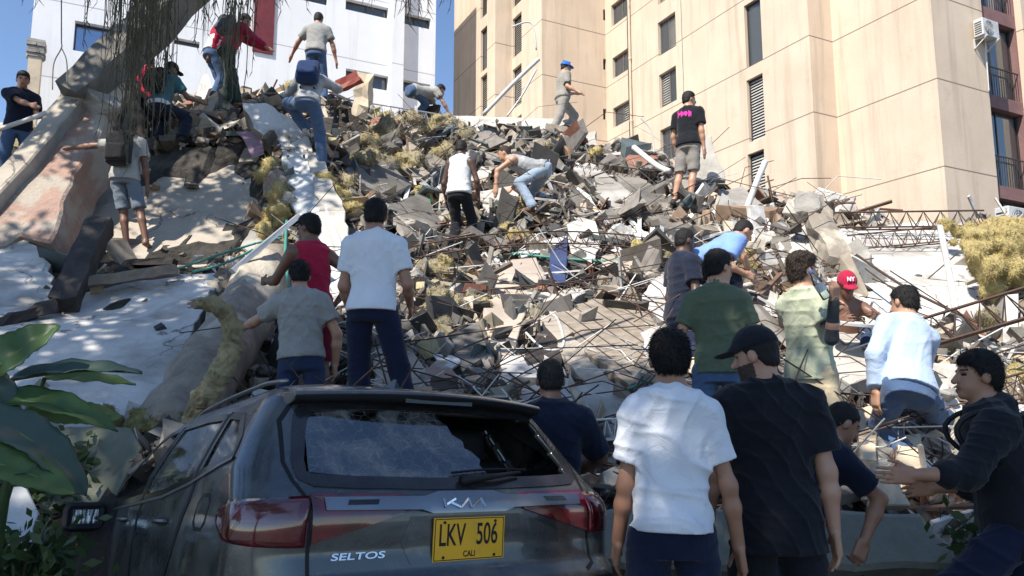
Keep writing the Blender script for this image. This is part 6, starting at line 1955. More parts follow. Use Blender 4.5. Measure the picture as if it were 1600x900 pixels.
# centre
slab('plasterboard', 'large beige board hanging down in the middle of the heap', 'board', [(752, 500), (765, 440), (800, 405), (838, 402), (850, 432), (825, 470), (800, 560), (775, 548)], .05, mat('beige_board', (.52, .44, .36), (.45, .38, .31), bump=.1, c=(.36, .3, .25)), M['wood'], jag=.02)
slab('plasterboard', 'grey arch-topped board leaning on the beige board', 'board', [(814, 458), (815, 425), (828, 411), (845, 414), (854, 430), (852, 462)], .05, M['concrete'], M['concrete_dark'], jag=.006)
slab('navy_panel', 'navy blue panel upright beside the arch-topped board', 'panel', [(855, 440), (860, 385), (887, 370), (884, 442)], .05, M['blue_panel'], M['blue_panel'], jag=.015)
slab('wall_slab', 'wall piece with torn terracotta edge above the navy panel', 'wall slab', [(888, 365), (886, 350), (905, 338), (930, 345), (940, 375), (925, 410), (895, 400)], .14, M['plaster'], M['terracotta'], jag=.04)
slab('metal_sheet', 'white bent sheet left of the terracotta-edged piece', 'metal sheet', [(808, 392), (850, 375), (886, 368), (880, 378), (850, 392), (815, 402)], .03, M['white_metal'], M['steel'], jag=.02)
slab('formwork_panel', 'weathered planked formwork panel lying in the centre right', 'panel', [(866, 492), (925, 466), (1000, 478), (1045, 520), (1040, 580), (985, 600), (930, 560), (900, 530)], .12, None, M['wood'], jag=.05)
slab('wall_slab', 'long cream slab edge under the planked panel', 'wall slab', [(835, 478), (868, 484), (912, 545), (955, 600), (935, 615), (880, 560), (848, 525)], .12, M['slab_beige'], M['concrete'], jag=.03)
slab('wall_slab', 'pale slab with rounded end just above the planked panel', 'wall slab', [(848, 470), (865, 455), (905, 446), (916, 456), (880, 476), (852, 482)], .14, M['concrete_pale'], M['concrete'], jag=.03)
slab('wall_slab', 'white wall fragment behind the man in the olive polo', 'wall slab', [(1003, 460), (1030, 425), (1062, 412), (1075, 455), (1068, 500), (1035, 500), (1008, 478)], .1, M['plaster'], M['concrete'], jag=.03)
slab('wall_slab', 'white wall fragment between the polo shirt and the drinking man', 'wall slab', [(1155, 480), (1190, 470), (1200, 520), (1180, 550), (1158, 540)], .1, M['plaster'], M['concrete'], jag=.03)
slab('wall_slab', 'white wall piece low in the centre above the car roof', 'wall slab', [(785, 556), (842, 548), (882, 575), (925, 640), (870, 650), (800, 632), (778, 600)], .1, M['plaster'], M['concrete'], jag=.04)
slab('metal_tray', 'small white bent tray below the yellow wool', 'tray', [(676, 552), (718, 556), (724, 562), (705, 575), (688, 570)], .03, M['white_metal'], M['steel'], jag=.01)
slab('floor_slab', 'dark tilted slab edge running down left of the man with the pink print', 'floor slab', [(957, 268), (1000, 275), (1045, 310), (1090, 352), (1075, 372), (1020, 345), (980, 310)], .2, M['concrete_dark'], M['concrete'], jag=.04)
slab('wall_slab', 'dusty slab corner above the sitting man in the red cap', 'wall slab', [(1215, 380), (1262, 345), (1340, 360), (1348, 420), (1310, 452), (1262, 440), (1220, 425)], .16, M['plaster'], M['concrete'], jag=.05)
slab('roof_sheet', 'big bright white wall sheet lying tilted at the right above the red cap', 'wall slab', [(1330, 362, 10.2), (1430, 345, 10.3), (1505, 352, 10.2), (1530, 440, 8.6), (1548, 510, 7.7), (1450, 530, 7.5), (1350, 520, 7.6), (1338, 430, 8.8)], .1, M['plaster'], M['concrete'], jag=.05, rods=2)
beam('broken_beam', 'forked weathered concrete beam end rising over the white sheet', 'beam', (1316, 420, 8.6), (1266, 318, 9.6), .27, .24, mat('weathered_concrete', (.30, .26, .21), (.19, .165, .135), bump=.9, scale=3, c=(.50, .45, .36), cscale=1.6), nseg=8, jag=.04)
chunk('knobbly concrete head on top of the forked beam', 1268, 322, .3, M['concrete'], 5, name='concrete_chunk').location = P(1262, 322, 9.5)
chunk('second knob of concrete beside the head of the forked beam', 1250, 330, .2, M['concrete_pale'], 6).location = P(1246, 332, 9.5)
chunk('grey lump at the foot of the forked beam', 1330, 415, .28, M['concrete'], 7)
slab('floor_slab', 'dark narrow slab standing left of the forked beam', 'floor slab', [(1203, 400), (1208, 345), (1222, 338), (1234, 362), (1236, 400)], .2, M['concrete_dark'], M['concrete_dark'], jag=.04)
slab('wall_slab', 'grey white piece behind the pale blue shirt', 'wall slab', [(1290, 520), (1345, 505), (1400, 520), (1395, 580), (1330, 600), (1285, 560)], .15, M['concrete_pale'], M['concrete'], jag=.05)
slab('gypsum_box', 'white upright panel end at the right edge by the yellow tangle', 'panel', [(1566, 560, 7.0), (1572, 460, 7.4), (1592, 458, 7.4), (1590, 560, 7.0)], .3, M['plaster'], M['concrete'], jag=.02)
# further large plates of the middle
DK = M['concrete_dark']
for i, (lb, pts, m_) in enumerate([
    ('dark layered slab under the ridge wool left of the white vest', [(540, 262), (600, 250), (645, 288), (592, 316), (550, 302)], DK),
    ('dark tilted plate between the two white t-shirts and the vest', [(602, 322), (660, 298), (694, 350), (640, 376)], DK),
    ('grey beige plate standing directly behind the car roof', [(583, 560), (640, 542), (676, 600), (622, 628), (588, 610)], M['slab_beige']),
    ('brown plate leaning right of the grey beige plate behind the car', [(652, 590), (692, 556), (728, 602), (700, 642)], M['brick_broken']),
    ('black plate below the beige hanging board', [(700, 522), (748, 503), (775, 572), (732, 604)], DK),
    ('black panel painted as the shaded hollow under the edge of the planked panel', [(818, 560), (848, 500), (872, 530), (880, 590), (850, 600)], M['wood_dark']),  # black plate stands in for the shade of an open void
    ('pale plate just above the navy t-shirt behind the car', [(880, 604), (950, 592), (1004, 640), (930, 662)], M['concrete_pale']),
    ('long grey plate sliding down from the ridge right of the bent man', [(896, 262), (922, 252), (1010, 318), (1000, 342), (950, 318)], M['concrete']),
    ('grey plate on the crest between pink print and crossed bar', [(1108, 302), (1160, 290), (1202, 330), (1150, 352)], M['concrete']),
    ('pale sheet under the hands of the bent man', [(742, 300), (800, 290), (822, 322), (762, 332)], M['concrete_pale']),
    ('big dusty plate right of the terracotta-edged piece', [(940, 400), (985, 388), (1010, 430), (968, 452), (945, 440)], M['slab_beige']),
    ('white broken board low behind the olive polo', [(1000, 520), (1040, 505), (1052, 560), (1015, 575)], M['plaster'])]):
    slab('concrete_plate', lb, 'plate', pts, .10, m_, M['concrete'], jag=.035, seed=i, rods=1)
# right foreground
slab('concrete_beam', 'long low concrete beam lying behind the foreground men on the right', 'beam', [(905, 885, 4.6), (905, 790, 4.75), (1200, 797, 4.75), (1440, 800, 4.75), (1462, 830, 4.7), (1492, 850, 4.65), (1500, 890, 4.6)], .42, mat('greenish_concrete', (.30, .31, .26), (.22, .23, .19), bump=.5, scale=3, c=(.36, .35, .30)), M['concrete'], jag=.03, bev=.03)
slab('tile_piece', 'tall beige board standing beside the head of the crouching man', 'board', [(1345, 715), (1340, 640), (1358, 632), (1372, 640), (1370, 718)], .10, M['plaster_cream'], M['plaster_cream'], jag=.01)
slab('tile_piece', 'wide beige board behind the open hand', 'board', [(1400, 722), (1402, 680), (1438, 676), (1446, 725), (1425, 745)], .10, M['plaster_cream'], M['terracotta'], jag=.015)
slab('tile_piece', 'cream wedge-shaped block resting on the concrete beam', 'block', [(1368, 790, 4.9), (1372, 740, 4.95), (1392, 730, 5.0), (1425, 790, 4.9)], .12, M['plaster_cream'], M['plaster_cream'], jag=.01)
slab('tile_piece', 'cream block leaning right of the wedge block', 'block', [(1405, 770, 5.1), (1415, 735, 5.15), (1440, 740, 5.15), (1436, 772, 5.1)], .12, M['plaster_cream'], M['concrete'], jag=.01)
slab('cloth_piece', 'rumpled mauve cloth hanging by the upper yellow wool', 'cloth', [(370, 205, 11.3), (408, 205, 11.3), (412, 238, 11.0), (392, 246, 11.0)], .03, mat('mauve_cloth', (.34, .22, .27), (.24, .15, .19), bump=.8, scale=5), M['concrete'], jag=.04)
# planks of the formwork: seams and dirt in its material
def plank_mat():
    m, nt, bs = newmat('formwork_boards'); co = ncoord(nt)
    sep = nt.nodes.new('ShaderNodeSeparateXYZ'); nt.links.new(co, sep.inputs[0])
    l = nmath(nt, 'FRACT', nmath(nt, 'MULTIPLY', nmath(nt, 'ADD', nmath(nt, 'MULTIPLY', sep.outputs[0], .75), nmath(nt, 'MULTIPLY', sep.outputs[2], .66)), 8.0))
    j = nmath(nt, 'LESS_THAN', l, .12)
    c = nmix(nt, nramp(nt, nnoise(nt, ncoord(nt, (1, 1, 1)), 7, 8, .7), .35, .65), (.33, .28, .22), (.20, .165, .13))
    c = nmix(nt, j, c, (.05, .04, .035)); nt.links.new(c, bs.inputs['Base Color']); bs.inputs['Roughness'].default_value = .9
    return m
for o in bpy.data.objects:
    if o.name.startswith('formwork_panel'): o.data.materials[0] = plank_mat()
# round board on the sitting man's lap, bottle, cup
bo = P(1336, 506, 6.55); mb = MB(); mb.tube([(0, 0, -.012), (0, 0, .012)], [.21, .215], 32)
o = mb.build('round_board', mat('white_board', (.7, .69, .66), rough=.5, bump=.1)); o.location = bo; o.rotation_euler = (R(10), R(4), 0); tag(o, 'round white board held over the knees of the sitting man', 'board')
def bottle(label, c, tilt, h=.22, r=.033, m=None):
    prof = [(0, .9), (.03, 1), (.55, 1), (.68, .8), (.8, .42), (.88, .38)]
    mb = MB(); mb.tube([(0, 0, h * z) for z, k in prof], [r * k for z, k in prof], 16)
    o = mb.build('water_bottle', m or clear_mat('bottle_plastic', (.85, .92, .95), .08, .12), smooth=True); o.location = c; o.rotation_euler = tilt
    mb = MB(); mb.tube([(0, 0, h * .88), (0, 0, h * .97)], r * .45, 12); mb.build('cap', mat('blue_cap', (.1, .25, .6), rough=.4, bump=0), o)
    mb = MB(); mb.tube([(0, 0, h * .25), (0, 0, h * .5)], r * 1.01, 16, cap=False); mb.build('label', M['white_metal'], o)
    tag(o, label, 'bottle')
bottle('clear water bottle in the hand of the drinking man', P(1293, 466, 5.0), (0, R(-30), 0))
# wool clumps
wool('huge yellow glass wool mass spilling out at the right edge', [(1535, 385, 34), (1562, 385, 46), (1592, 380, 46), (1560, 418, 40), (1600, 412, 44), (1550, 446, 20), (1635, 395, 48)], d=8.0, cell=.024, amp=.035)
wool('thin yellow wool shreds trailing left of the huge mass', [(1480, 352, 10), (1500, 362, 12), (1520, 358, 12), (1492, 380, 8)], d=9.2, cell=.025)
wool('small dull wool ball hooked on the joists at the right', [(1548, 494, 15), (1540, 500, 12)], M['wool_grey'], d=6.8, cell=.02)
wool('yellow wool scrap low at the right edge above the black jacket', [(1588, 590, 20), (1575, 600, 12)], d=6.4, cell=.02)
wool('yellow wool heap left of the white metal sheet', [(420, 268, 22), (436, 300, 20), (428, 340, 22), (410, 360, 14), (440, 325, 16)], lift=.3, cell=.03)
wool('dull wool bale beside the shoulder of the white shirt', [(655, 360, 16), (665, 395, 20), (660, 420, 14)], lift=.3, cell=.025)
wool('big khaki wool heap hanging in folds above the metal tray', [(690, 430, 30), (720, 440, 26), (680, 470, 28), (715, 480, 20), (745, 470, 20), (690, 510, 16)], M['wool_grey'], lift=.35, cell=.028, amp=.045)
wool('pale yellow wool lump above the beige board', [(800, 335, 26), (820, 328, 22), (780, 345, 18)], lift=.3, cell=.03)
wool('light wool tuft under the first pale lump', [(790, 368, 22), (812, 372, 18)], M['wool'], lift=.25, cell=.03)
wool('wool mat on the ridge under the stooping man', [(600, 205, 26), (640, 200, 30), (690, 205, 30), (730, 215, 24), (570, 230, 24)], M['wool_grey'], lift=.2, cell=.045, amp=.05)
wool('layered grey wool band across the slope under the ridge', [(560, 260, 26), (600, 255, 28), (645, 262, 26), (540, 290, 20), (690, 240, 24)], M['wool_grey'], lift=.2, cell=.045, amp=.05)
wool('yellow tuft at the boots of the helmeted man', [(878, 222, 14), (895, 226, 13), (860, 226, 12)], M['wool_grey'], lift=.4, cell=.035)
wool('yellow wool lump right of the boots of the helmeted man', [(925, 245, 14), (905, 232, 12)], lift=.3, cell=.035)
wool('wool wad in the wires beside the terracotta-edged piece', [(1000, 395, 20), (1020, 405, 18), (985, 402, 14)], lift=.3, cell=.028)
wool('golden wool wad just left of the black t-shirt', [(1035, 405, 14), (1048, 398, 10)], M['wool_grey'], lift=.3, cell=.025)
wool('yellow wool clump on the slope under the grey top man', [(455, 140, 14), (470, 150, 10)], lift=.2, cell=.03)
wool('pale wool pile below the climbing man', [(505, 285, 20), (530, 300, 20), (548, 320, 16)], lift=.25, cell=.03)
wool('yellow wool scrap between the tank top and the big khaki heap', [(655, 300, 12), (665, 312, 14)], lift=.3, cell=.03)
wool('khaki wool roll in front of the tray', [(740, 560, 14), (755, 566, 12)], M['wool_grey'], lift=.2, cell=.02)
wool('wool tuft on the ridge before the wooden post', [(590, 178, 12), (608, 182, 10)], lift=.2, cell=.035)
wool('wool bunch hanging between beige board and khaki heap', [(752, 455, 13), (758, 478, 12)], lift=.4, cell=.022)
wool('shredded wool tuft under the yellow vest', [(1165, 400, 12), (1172, 412, 10)], lift=.5, cell=.022)
# steel joists
JG = 'bent rusty steel joists across the heap'
truss('rusty lattice joist across the middle just under the bent man', (690, 362), (1052, 338), .20, 18, sag=.1)
truss('sagging lattice joist over the beige board', (645, 395), (990, 378), .18, 18, sag=-.12)
truss('long joist crossing in front of the arch-topped board', (700, 470), (1010, 440), .16, 16, r=.009)
truss('lattice joist along the skyline right of the forked beam', (1300, 345, 10.0), (1538, 342, 9.6), .22, 9, r=.013)
truss('second joist under the skyline joist at the right', (1325, 380, 9.6), (1475, 366, 9.4), .2, 7, r=.010)
truss('big lattice joist running off the right edge at knee height of the wool', (1445, 520, 6.6), (1640, 462, 6.2), .24, 5, r=.014, wid=.22)
truss('low lattice joist at the right edge near the black jacket', (1520, 625, 6.0), (1650, 590, 6.0), .2, 6, r=.010)
truss('dusty joist standing in the gap right of the navy shirt', (925, 672, 5.5), (1002, 668, 5.5), .14, 5, r=.008, m=M['white_pipe'])
truss('lattice rail on the ridge before the white building', (515, 165, 14), (712, 196, 15), .35, 14, r=.016, m=M['steel'])
truss('joist on the crest left of the man with the pink print', (900, 262), (1062, 285), .25, 12, r=.013)
truss('joist sloping from the pink print man down to the drinking man', (1090, 330), (1300, 395), .2, 14, r=.010)
truss('joist half hidden behind the drinking man', (1120, 425), (1290, 470), .16, 10, r=.009)
truss('thin joist behind the boards near the crouching man', (1290, 628), (1430, 636), .14, 9, r=.008)
truss('upright bent joist between wires in the centre right', (962, 395), (1000, 500), .18, 6, r=.009)
truss('joist hanging down left of the beige board', (640, 500), (760, 445), .14, 8, r=.008)
# rods and pipes
rod('rebar', 'long rusty bar lying diagonally over the bright white sheet', 'rebar', [(1338, 398, 8.4), (1420, 452, 7.6), (1530, 505, 6.9)], .014, M['rust'])
rod('rebar', 'thin bar crossing below the diagonal bar on the white sheet', 'rebar', [(1352, 420, 8.0), (1400, 455, 7.5), (1440, 482, 7.2)], .008, M['rust'])
rod('conduit', 'green conduit snaking across the heap above the arch-topped board', 'pipe', [(800, 396), (860, 402), (940, 408), (1000, 404)], .02, M['green_pipe'])
rod('conduit', 'green conduit hanging straight down by the red tank top', 'pipe', [(448, 345, 8), (446, 400, 7.6), (452, 448, 7.3)], .016, M['green_pipe'])
rod('conduit', 'green hose on the slab running to the blue stud', 'pipe', [(268, 424, 8.6), (330, 402, 8.6), (400, 380, 8.7), (440, 372, 8.7)], .014, M['green_pipe'])
rod('conduit', 'second green hose just below the first on the slab', 'pipe', [(300, 425, 8.4), (350, 412, 8.4), (395, 390, 8.6)], .014, M['green_pipe'])
rod('conduit', 'green pipe stub upright above the white shirt man', 'pipe', [(668, 290), (672, 330), (668, 352)], .022, M['green_pipe'])
rod('conduit', 'green pipe lying low beside the car roof corner', 'pipe', [(962, 618), (1000, 600), (1018, 596)], .014, M['green_pipe'])
rod('white_pipe', 'tall white pole leaning by the small strip windows of the tower', 'pole', [(756, 178, 17.5), (800, 132, 17.5), (842, 92, 17.5)], .05, M['white_pipe'])
rod('white_pipe', 'second thin pole crossing the tall white pole', 'pole', [(792, 182, 17.3), (815, 150, 17.3), (838, 108, 17.3)], .025, M['white_pipe'])
rod('white_pipe', 'bent white wire frame above the crossing poles', 'pole', [(800, 42, 17.6), (830, 36, 17.6), (838, 78, 17.6)], .02, M['white_pipe'])
rod('wire', 'thin wire arching up left of the man with the pink print', 'wire', [(1000, 183, 13), (1018, 205, 13), (1022, 240, 13)], .012, M['white_pipe'])
rod('fallen_lamp', 'long pale pipe leaning against the crest right of the brick stub', 'pipe', [(990, 230, 12.8), (1025, 258, 12.4), (1046, 268, 12.2)], .05, M['white_pipe'])
rod('white_pipe', 'white crossed bar end sticking up right of the pink print man', 'pipe', [(1160, 345, 10.5), (1180, 290, 10.6), (1196, 252, 10.7)], .045, M['white_pipe'])
rod('white_pipe', 'white conduit looping beneath the planked panel', 'pipe', [(822, 520), (850, 545), (880, 540), (872, 500), (858, 488)], .013, M['white_pipe'])
rod('white_pipe', 'straight white pipe standing on the bright sheet at the right', 'pipe', [(1468, 350, 9.3), (1482, 420, 8.2), (1500, 520, 7.0)], .035, M['white_pipe'])
rod('white_pipe', 'long pale pole reaching in from the left edge before the navy shirt', 'pole', [(-20, 208, 9.6), (40, 188, 9.6), (72, 176, 9.7)], .03, M['white_pipe'])
rod('hanging_cable', 'thin cable hanging from above with a wire cage at its end', 'cable', [(96, -20, 9.0), (96, 60, 9.0), (96, 75, 9.0), (84, 100, 9.0), (82, 140, 9.0)], .007, M['concrete_dark'])
rod('hanging_cable', 'second strand of the wire cage hanging at the left', 'cable', [(96, 75, 9.0), (104, 95, 9.0), (105, 130, 9.0)], .007, M['concrete_dark'])
rod('metal_stud', 'blue grey stud crossing behind the white shirt shoulder', 'metal stud', [(600, 318), (640, 345), (668, 392)], .03, M['steel'])
rod('white_pipe', 'white curved pipe below the green conduit', 'pipe', [(690, 405), (720, 420), (742, 445)], .022, M['white_pipe'])
LANDM = [('the man in the white vest', 715, 270), ('the bent man in pale jeans', 830, 265), ('the man with the pink print', 1077, 230), ('the helmeted man', 872, 150), ('the climbing man', 500, 190), ('the navy panel', 870, 408), ('the beige hanging board', 795, 480), ('the planked panel', 955, 530), ('the arch-topped board', 833, 435), ('the olive polo', 1110, 500), ('the sky blue shirt', 1135, 385), ('the drinking man', 1250, 500), ('the red cap', 1323, 440), ('the pale blue shirt', 1420, 540), ('the forked beam', 1290, 370), ('the bright white sheet', 1435, 430), ('the huge yellow wool mass', 1565, 400), ('the low concrete beam', 1300, 800), ('the khaki wool heap', 700, 460), ('the metal tray', 700, 562), ('the white t-shirt above the car', 590, 430), ('the red tank top', 490, 420), ('the stooping man on the ridge', 668, 160), ('the crumpled metal sheet', 500, 320), ('the navy t-shirt behind the car', 870, 650), ('the black hooded jacket', 1530, 640), ('the dark tilted slab edge', 1020, 315), ('the terracotta-edged piece', 912, 370), ('the crouching man', 1310, 700), ('the grey t-shirt', 465, 500)]
_used = set()
def place_label(what, px, py):
    L_ = sorted(LANDM, key=lambda l: (l[1] - px) ** 2 + (l[2] - py) ** 2)
    for far in ('just', 'a little', 'well'):
        for nm, lx, ly in L_[:4]:
            dx, dy = px - lx, py - ly
            w = (('right of' if dx > 0 else 'left of') if abs(dx) > abs(dy) else ('below' if dy > 0 else 'above'))
            t = f'{what} {far} {w} {nm}'
            if t not in _used: _used.add(t); return t
    return what + ' lying loose in the heap'
g5 = 'pale metal studs fanned out on the upper right slope'
fan = [((860, 300), (905, 345)), ((880, 280), (915, 330)), ((905, 285), (950, 350)), ((925, 280), (975, 345)), ((945, 290), (985, 340)), ((960, 318), (1010, 372)), ((842, 262), (868, 310)), ((1000, 320), (998, 375)), ((1025, 325), (1018, 372)), ((1035, 330), (1034, 370)), ((880, 330), (935, 372)), ((900, 255), (960, 275)), ((1120, 320), (1165, 372)), ((1150, 300), (1215, 340)), ((1080, 380), (1150, 362)), ((1180, 330), (1250, 372)), ((735, 300), (702, 355)), ((610, 300), (655, 330)), ((585, 285), (600, 330)), ((640, 285), (628, 335)), ((566, 300), (590, 345)), ((680, 270), (640, 302))]
for i, (a, b) in enumerate(fan):
    beam('metal_stud', place_label('thin ' + ('white' if i % 3 else 'grey') + ' metal stud', (a[0] + b[0]) / 2, (a[1] + b[1]) / 2), 'metal stud', (a[0], a[1], on(*a, .3)), (b[0], b[1], on(*b, .3)), .06, .035, M['white_metal'] if i % 3 else M['steel'], nseg=3, jag=.006, group=g5, seed=i, bend=random.uniform(-.05, .05))
slab('metal_sheet', 'crumpled white sheet lying among the leaves at the lower left edge', 'metal sheet', [(-40, 870, 4.2), (-20, 762, 4.5), (40, 758, 4.6), (62, 800, 4.5), (60, 860, 4.3), (20, 875, 4.2)], .03, M['white_metal'], M['steel'], jag=.05)
slab('board', 'grey green board leaning between the leaves and the car door', 'board', [(60, 800, 4.9), (70, 665, 5.15), (205, 668, 5.2), (222, 700, 5.1), (180, 780, 4.9)], .05, mat('grey_green_board', (.17, .18, .14), (.12, .13, .10), bump=.4), M['concrete'], jag=.02)
# medium fragments, each its own piece
fr_rng = random.Random(21)
FK = [('white plaster', M['plaster'], M['concrete']), ('pale grey concrete', M['concrete_pale'], M['concrete']), ('beige screed', M['slab_beige'], M['concrete']), ('dark grey concrete', M['concrete_dark'], M['concrete_dark']), ('mid grey concrete', M['concrete'], M['concrete']), ('cream rendered', M['plaster_cream'], M['terracotta']), ('dark timber', M['wood_dark'], M['wood_dark'])]
nf = 0; HAND = len(SLABPOLY)
while nf < 90:
    px, py = fr_rng.uniform(420, 1600), fr_rng.uniform(225, 770)
    if py < 235 + max(0, px - 930) * .30 or _inpx(np.array([px]), np.array([py]))[0]: continue
    if hit(px, py).y < 5.2: continue
    d0 = hit(px, py).y; sz = fr_rng.uniform(.18, .52) * FPX / d0
    if _inpx(np.array([px + i * sz * .45 for i in (-1, 1, 0, 0)]), np.array([py + j * sz * .4 for j in (0, 0, -1, 1)])).any(): continue
    kx = fr_rng.choices(range(7), (3, 3, 2, 3 if py < 420 else 1.5, 3, 1, 1))[0]
    k = fr_rng.choice((4, 4, 5, 6)); a0 = fr_rng.uniform(0, 6.28); asp = fr_rng.uniform(.35, .9); ro = fr_rng.uniform(0, 3.14)
    dn = (fr_rng.uniform(-.9, .3), fr_rng.uniform(-.35, .35))
    pts = []
    for i in range(k):
        a = a0 + 6.283 * (i + fr_rng.uniform(-.22, .22)) / k; r = sz * fr_rng.uniform(.45, .62)
        x, y = math.cos(a) * r, math.sin(a) * r * asp
        x, y = x * math.cos(ro) - y * math.sin(ro), x * math.sin(ro) + y * math.cos(ro)
        pts.append((px + x, py - y, d0 - .16 + (y * (1.0 + dn[0]) + x * dn[1]) * d0 / FPX))
    nm, ma, mb_ = FK[kx]
    szw = 'small' if sz * d0 / FPX < .3 else 'large' if sz * d0 / FPX > .42 else 'medium'
    slab('wall_fragment', place_label(szw + ' ' + nm + ' fragment', px, py), 'fragment', pts, fr_rng.uniform(.04, .14), ma, mb_, jag=.03, group=nm + ' fragments in the heap', seed=nf, rods=1 if nf % 4 == 0 else 0)
    nf += 1
g6 = 'loose concrete chunks lying about the heap'
kinds = [M['concrete'], M['concrete_pale'], M['slab_beige'], M['concrete'], M['concrete_dark'], M['brick_broken'], M['plaster']]
protos = [rock_mesh(100 + i, 2, sq) for i, sq in enumerate([(1, 1, .7), (1.2, .8, .5), (1, .7, .9), (1.4, .9, .35), (.9, .9, .8), (1.3, .7, .4)])]
pm2 = {}
rc = random.Random(5)
nn_ = 0
while nn_ < 150:
    px, py = rc.uniform(400, 1600), rc.uniform(215, 790)
    if py < 215 + max(0, px - 950) * .30: continue
    if 1330 < px < 1530 and py < 520: continue
    if px > 1300 and py < 380: continue
    p = hit(px, py)
    if p.y < 5.05 or _inpx(np.array([px]), np.array([py]))[0]: continue
    sz = rc.uniform(.10, .30) * (.55 + p.y / 18)
    i, k = rc.randrange(len(protos)), rc.randrange(len(kinds))
    if (i, k) not in pm2:
        me = protos[i].copy(); me.materials.append(kinds[k]); pm2[i, k] = me
    o = bpy.data.objects.new('concrete_chunk', pm2[i, k]); col.objects.link(o)
    o.location = p + Vector((0, -.05, sz * .2)); o.scale = (sz,) * 3; o.rotation_euler = (rc.uniform(-.6, .6), rc.uniform(-.6, .6), rc.uniform(0, 6.3))
    tag(o, place_label(('flat ' if i in (2, 3, 5) else 'blocky ') + ['grey concrete', 'pale concrete', 'beige', 'mid grey', 'dark grey', 'pinkish', 'white'][k] + ' chunk', px, py), 'rubble chunk', g6)
    nn_ += 1
# ---- uncountable small debris
MT = mat('debris_tinted', (1, 1, 1), (.66, .63, .60), tint=True, bump=.25, scale=7, bscale=40, bdist=.008)
def reg_all(px, py):
    r = np.ones_like(px)
    r = np.where((px < 330) & (py > 395) & (py < 640), .2, r)
    r = np.where((px < 420) & (py > 225) & (py <= 395), .2, r)
    r = np.where((px > 50) & (px < 345) & (py > 635) & (py < 820), .08, r)
    r = np.where((px > 1340) & (px < 1540) & (py > 345) & (py < 520), .04, r)
    return r
PAL = [(.36, .31, .25), (.46, .40, .32), (.29, .25, .20), (.20, .17, .14), (.55, .49, .40), (.38, .27, .19), (.11, .095, .08), (.48, .38, .27), (.16, .14, .12)]
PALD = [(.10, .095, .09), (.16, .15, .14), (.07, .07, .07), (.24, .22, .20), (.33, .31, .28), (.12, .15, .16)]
bits('debris', 'grey and beige concrete crumbs covering the whole heap', 14000, (.085, .5, .34), (1, .72, .34), PAL, reg_all, MT, 1)
bits('debris', 'finer dust and gravel between the larger pieces', 16000, (.035, .4, .1), (1, .8, .6), PAL, reg_all, MT, 2)
bits('debris', 'broken tiles and flat plaster shards scattered over the heap', 3600, (.17, .5, .6), (1, .65, .08), PAL + [(.62, .60, .57), (.68, .66, .63), (.30, .14, .10)], reg_all, MT, 3, lift=.10)
bits('debris', 'dark sheets and scraps coloured as shade in the holes at the heap centre', 3400, (.18, .5, .6), (1, .55, .10), PALD, lambda px, py: np.where((px > 520) & (px < 1080) & (py > 215) & (py < 620), .9, .12), MT, 4, lift=.12)  # dark palette paints in the shade of the holes
bits('debris', 'splinters, laths and thin strips sticking out all over the heap', 1500, (.26, .5, .9), (1, .06, .035), [(.55, .53, .50), (.40, .37, .33), (.16, .13, .11), (.62, .60, .58), (.22, .14, .10)], lambda px, py: np.where(px > 420, .9, .08), MT, 5, lift=.22, jit=.02)
bits('debris', 'bright plaster fragments strewn over the sunlit right side', 1300, (.13, .5, .45), (1, .8, .15), [(.68, .66, .62), (.74, .73, .71), (.55, .50, .43)], lambda px, py: np.where((px > 1050) & (py > 260), .9, .06), MT, 6, lift=.1)
bits('debris', 'torn scraps of yellow wool caught between the debris', 500, (.08, .5, .2), (1, .8, .6), [(.46, .40, .24), (.36, .32, .21), (.28, .25, .18)], lambda px, py: np.where((px > 400) & (px < 860) & (py > 190), .9, .12), MT, 7, lift=.15, jit=.5)
# tangle of thin bars and wires
def tangle(N, seed, region, label, rad, m, L=(.5, 2.0)):
    g = random.Random(seed); mb = MB(); k = 0
    while k < N:
        px, py = g.uniform(420, 1600), g.uniform(200, 760)
        if g.random() > region(px, py) * (.15 if _inpx(np.array([px]), np.array([py]))[0] else 1): continue
        p = hit(px, py) + Vector((0, -.12, g.uniform(-.02, .25)))
        a = g.gauss(0, .5); l = g.uniform(*L)
        d = Vector((math.cos(a) * g.choice((-1, 1)), g.gauss(0, .35), math.sin(a) + .15)).normalized()
        s_ = Vector((g.gauss(0, .1), g.gauss(0, .1), g.gauss(0, .16))) * l
        mb.tube([p - d * l / 2, p + s_, p + d * l / 2 + s_ * .5], rad * g.uniform(.7, 1.3), 4); k += 1
    tag(mb.build('wire_tangle', m), label, 'debris', None, 'stuff')
ridge = lambda px: 215 + max(0, px - 930) * .30
tangle(360, 1, lambda x, y: 0 if y < ridge(x) - 6 or (1330 < x < 1560 and y < 500) else .9 if 560 < x < 1330 else .35, 'rusty reinforcing bars tangled through the heap', .0055, M['rust'])
tangle(190, 2, lambda x, y: 0 if y < ridge(x) - 6 or (1330 < x < 1560 and y < 500) else .9 if x > 620 else .1, 'pale wires and cut conduit ends tangled through the heap', .0055, M['white_pipe'], (.3, 1.2))
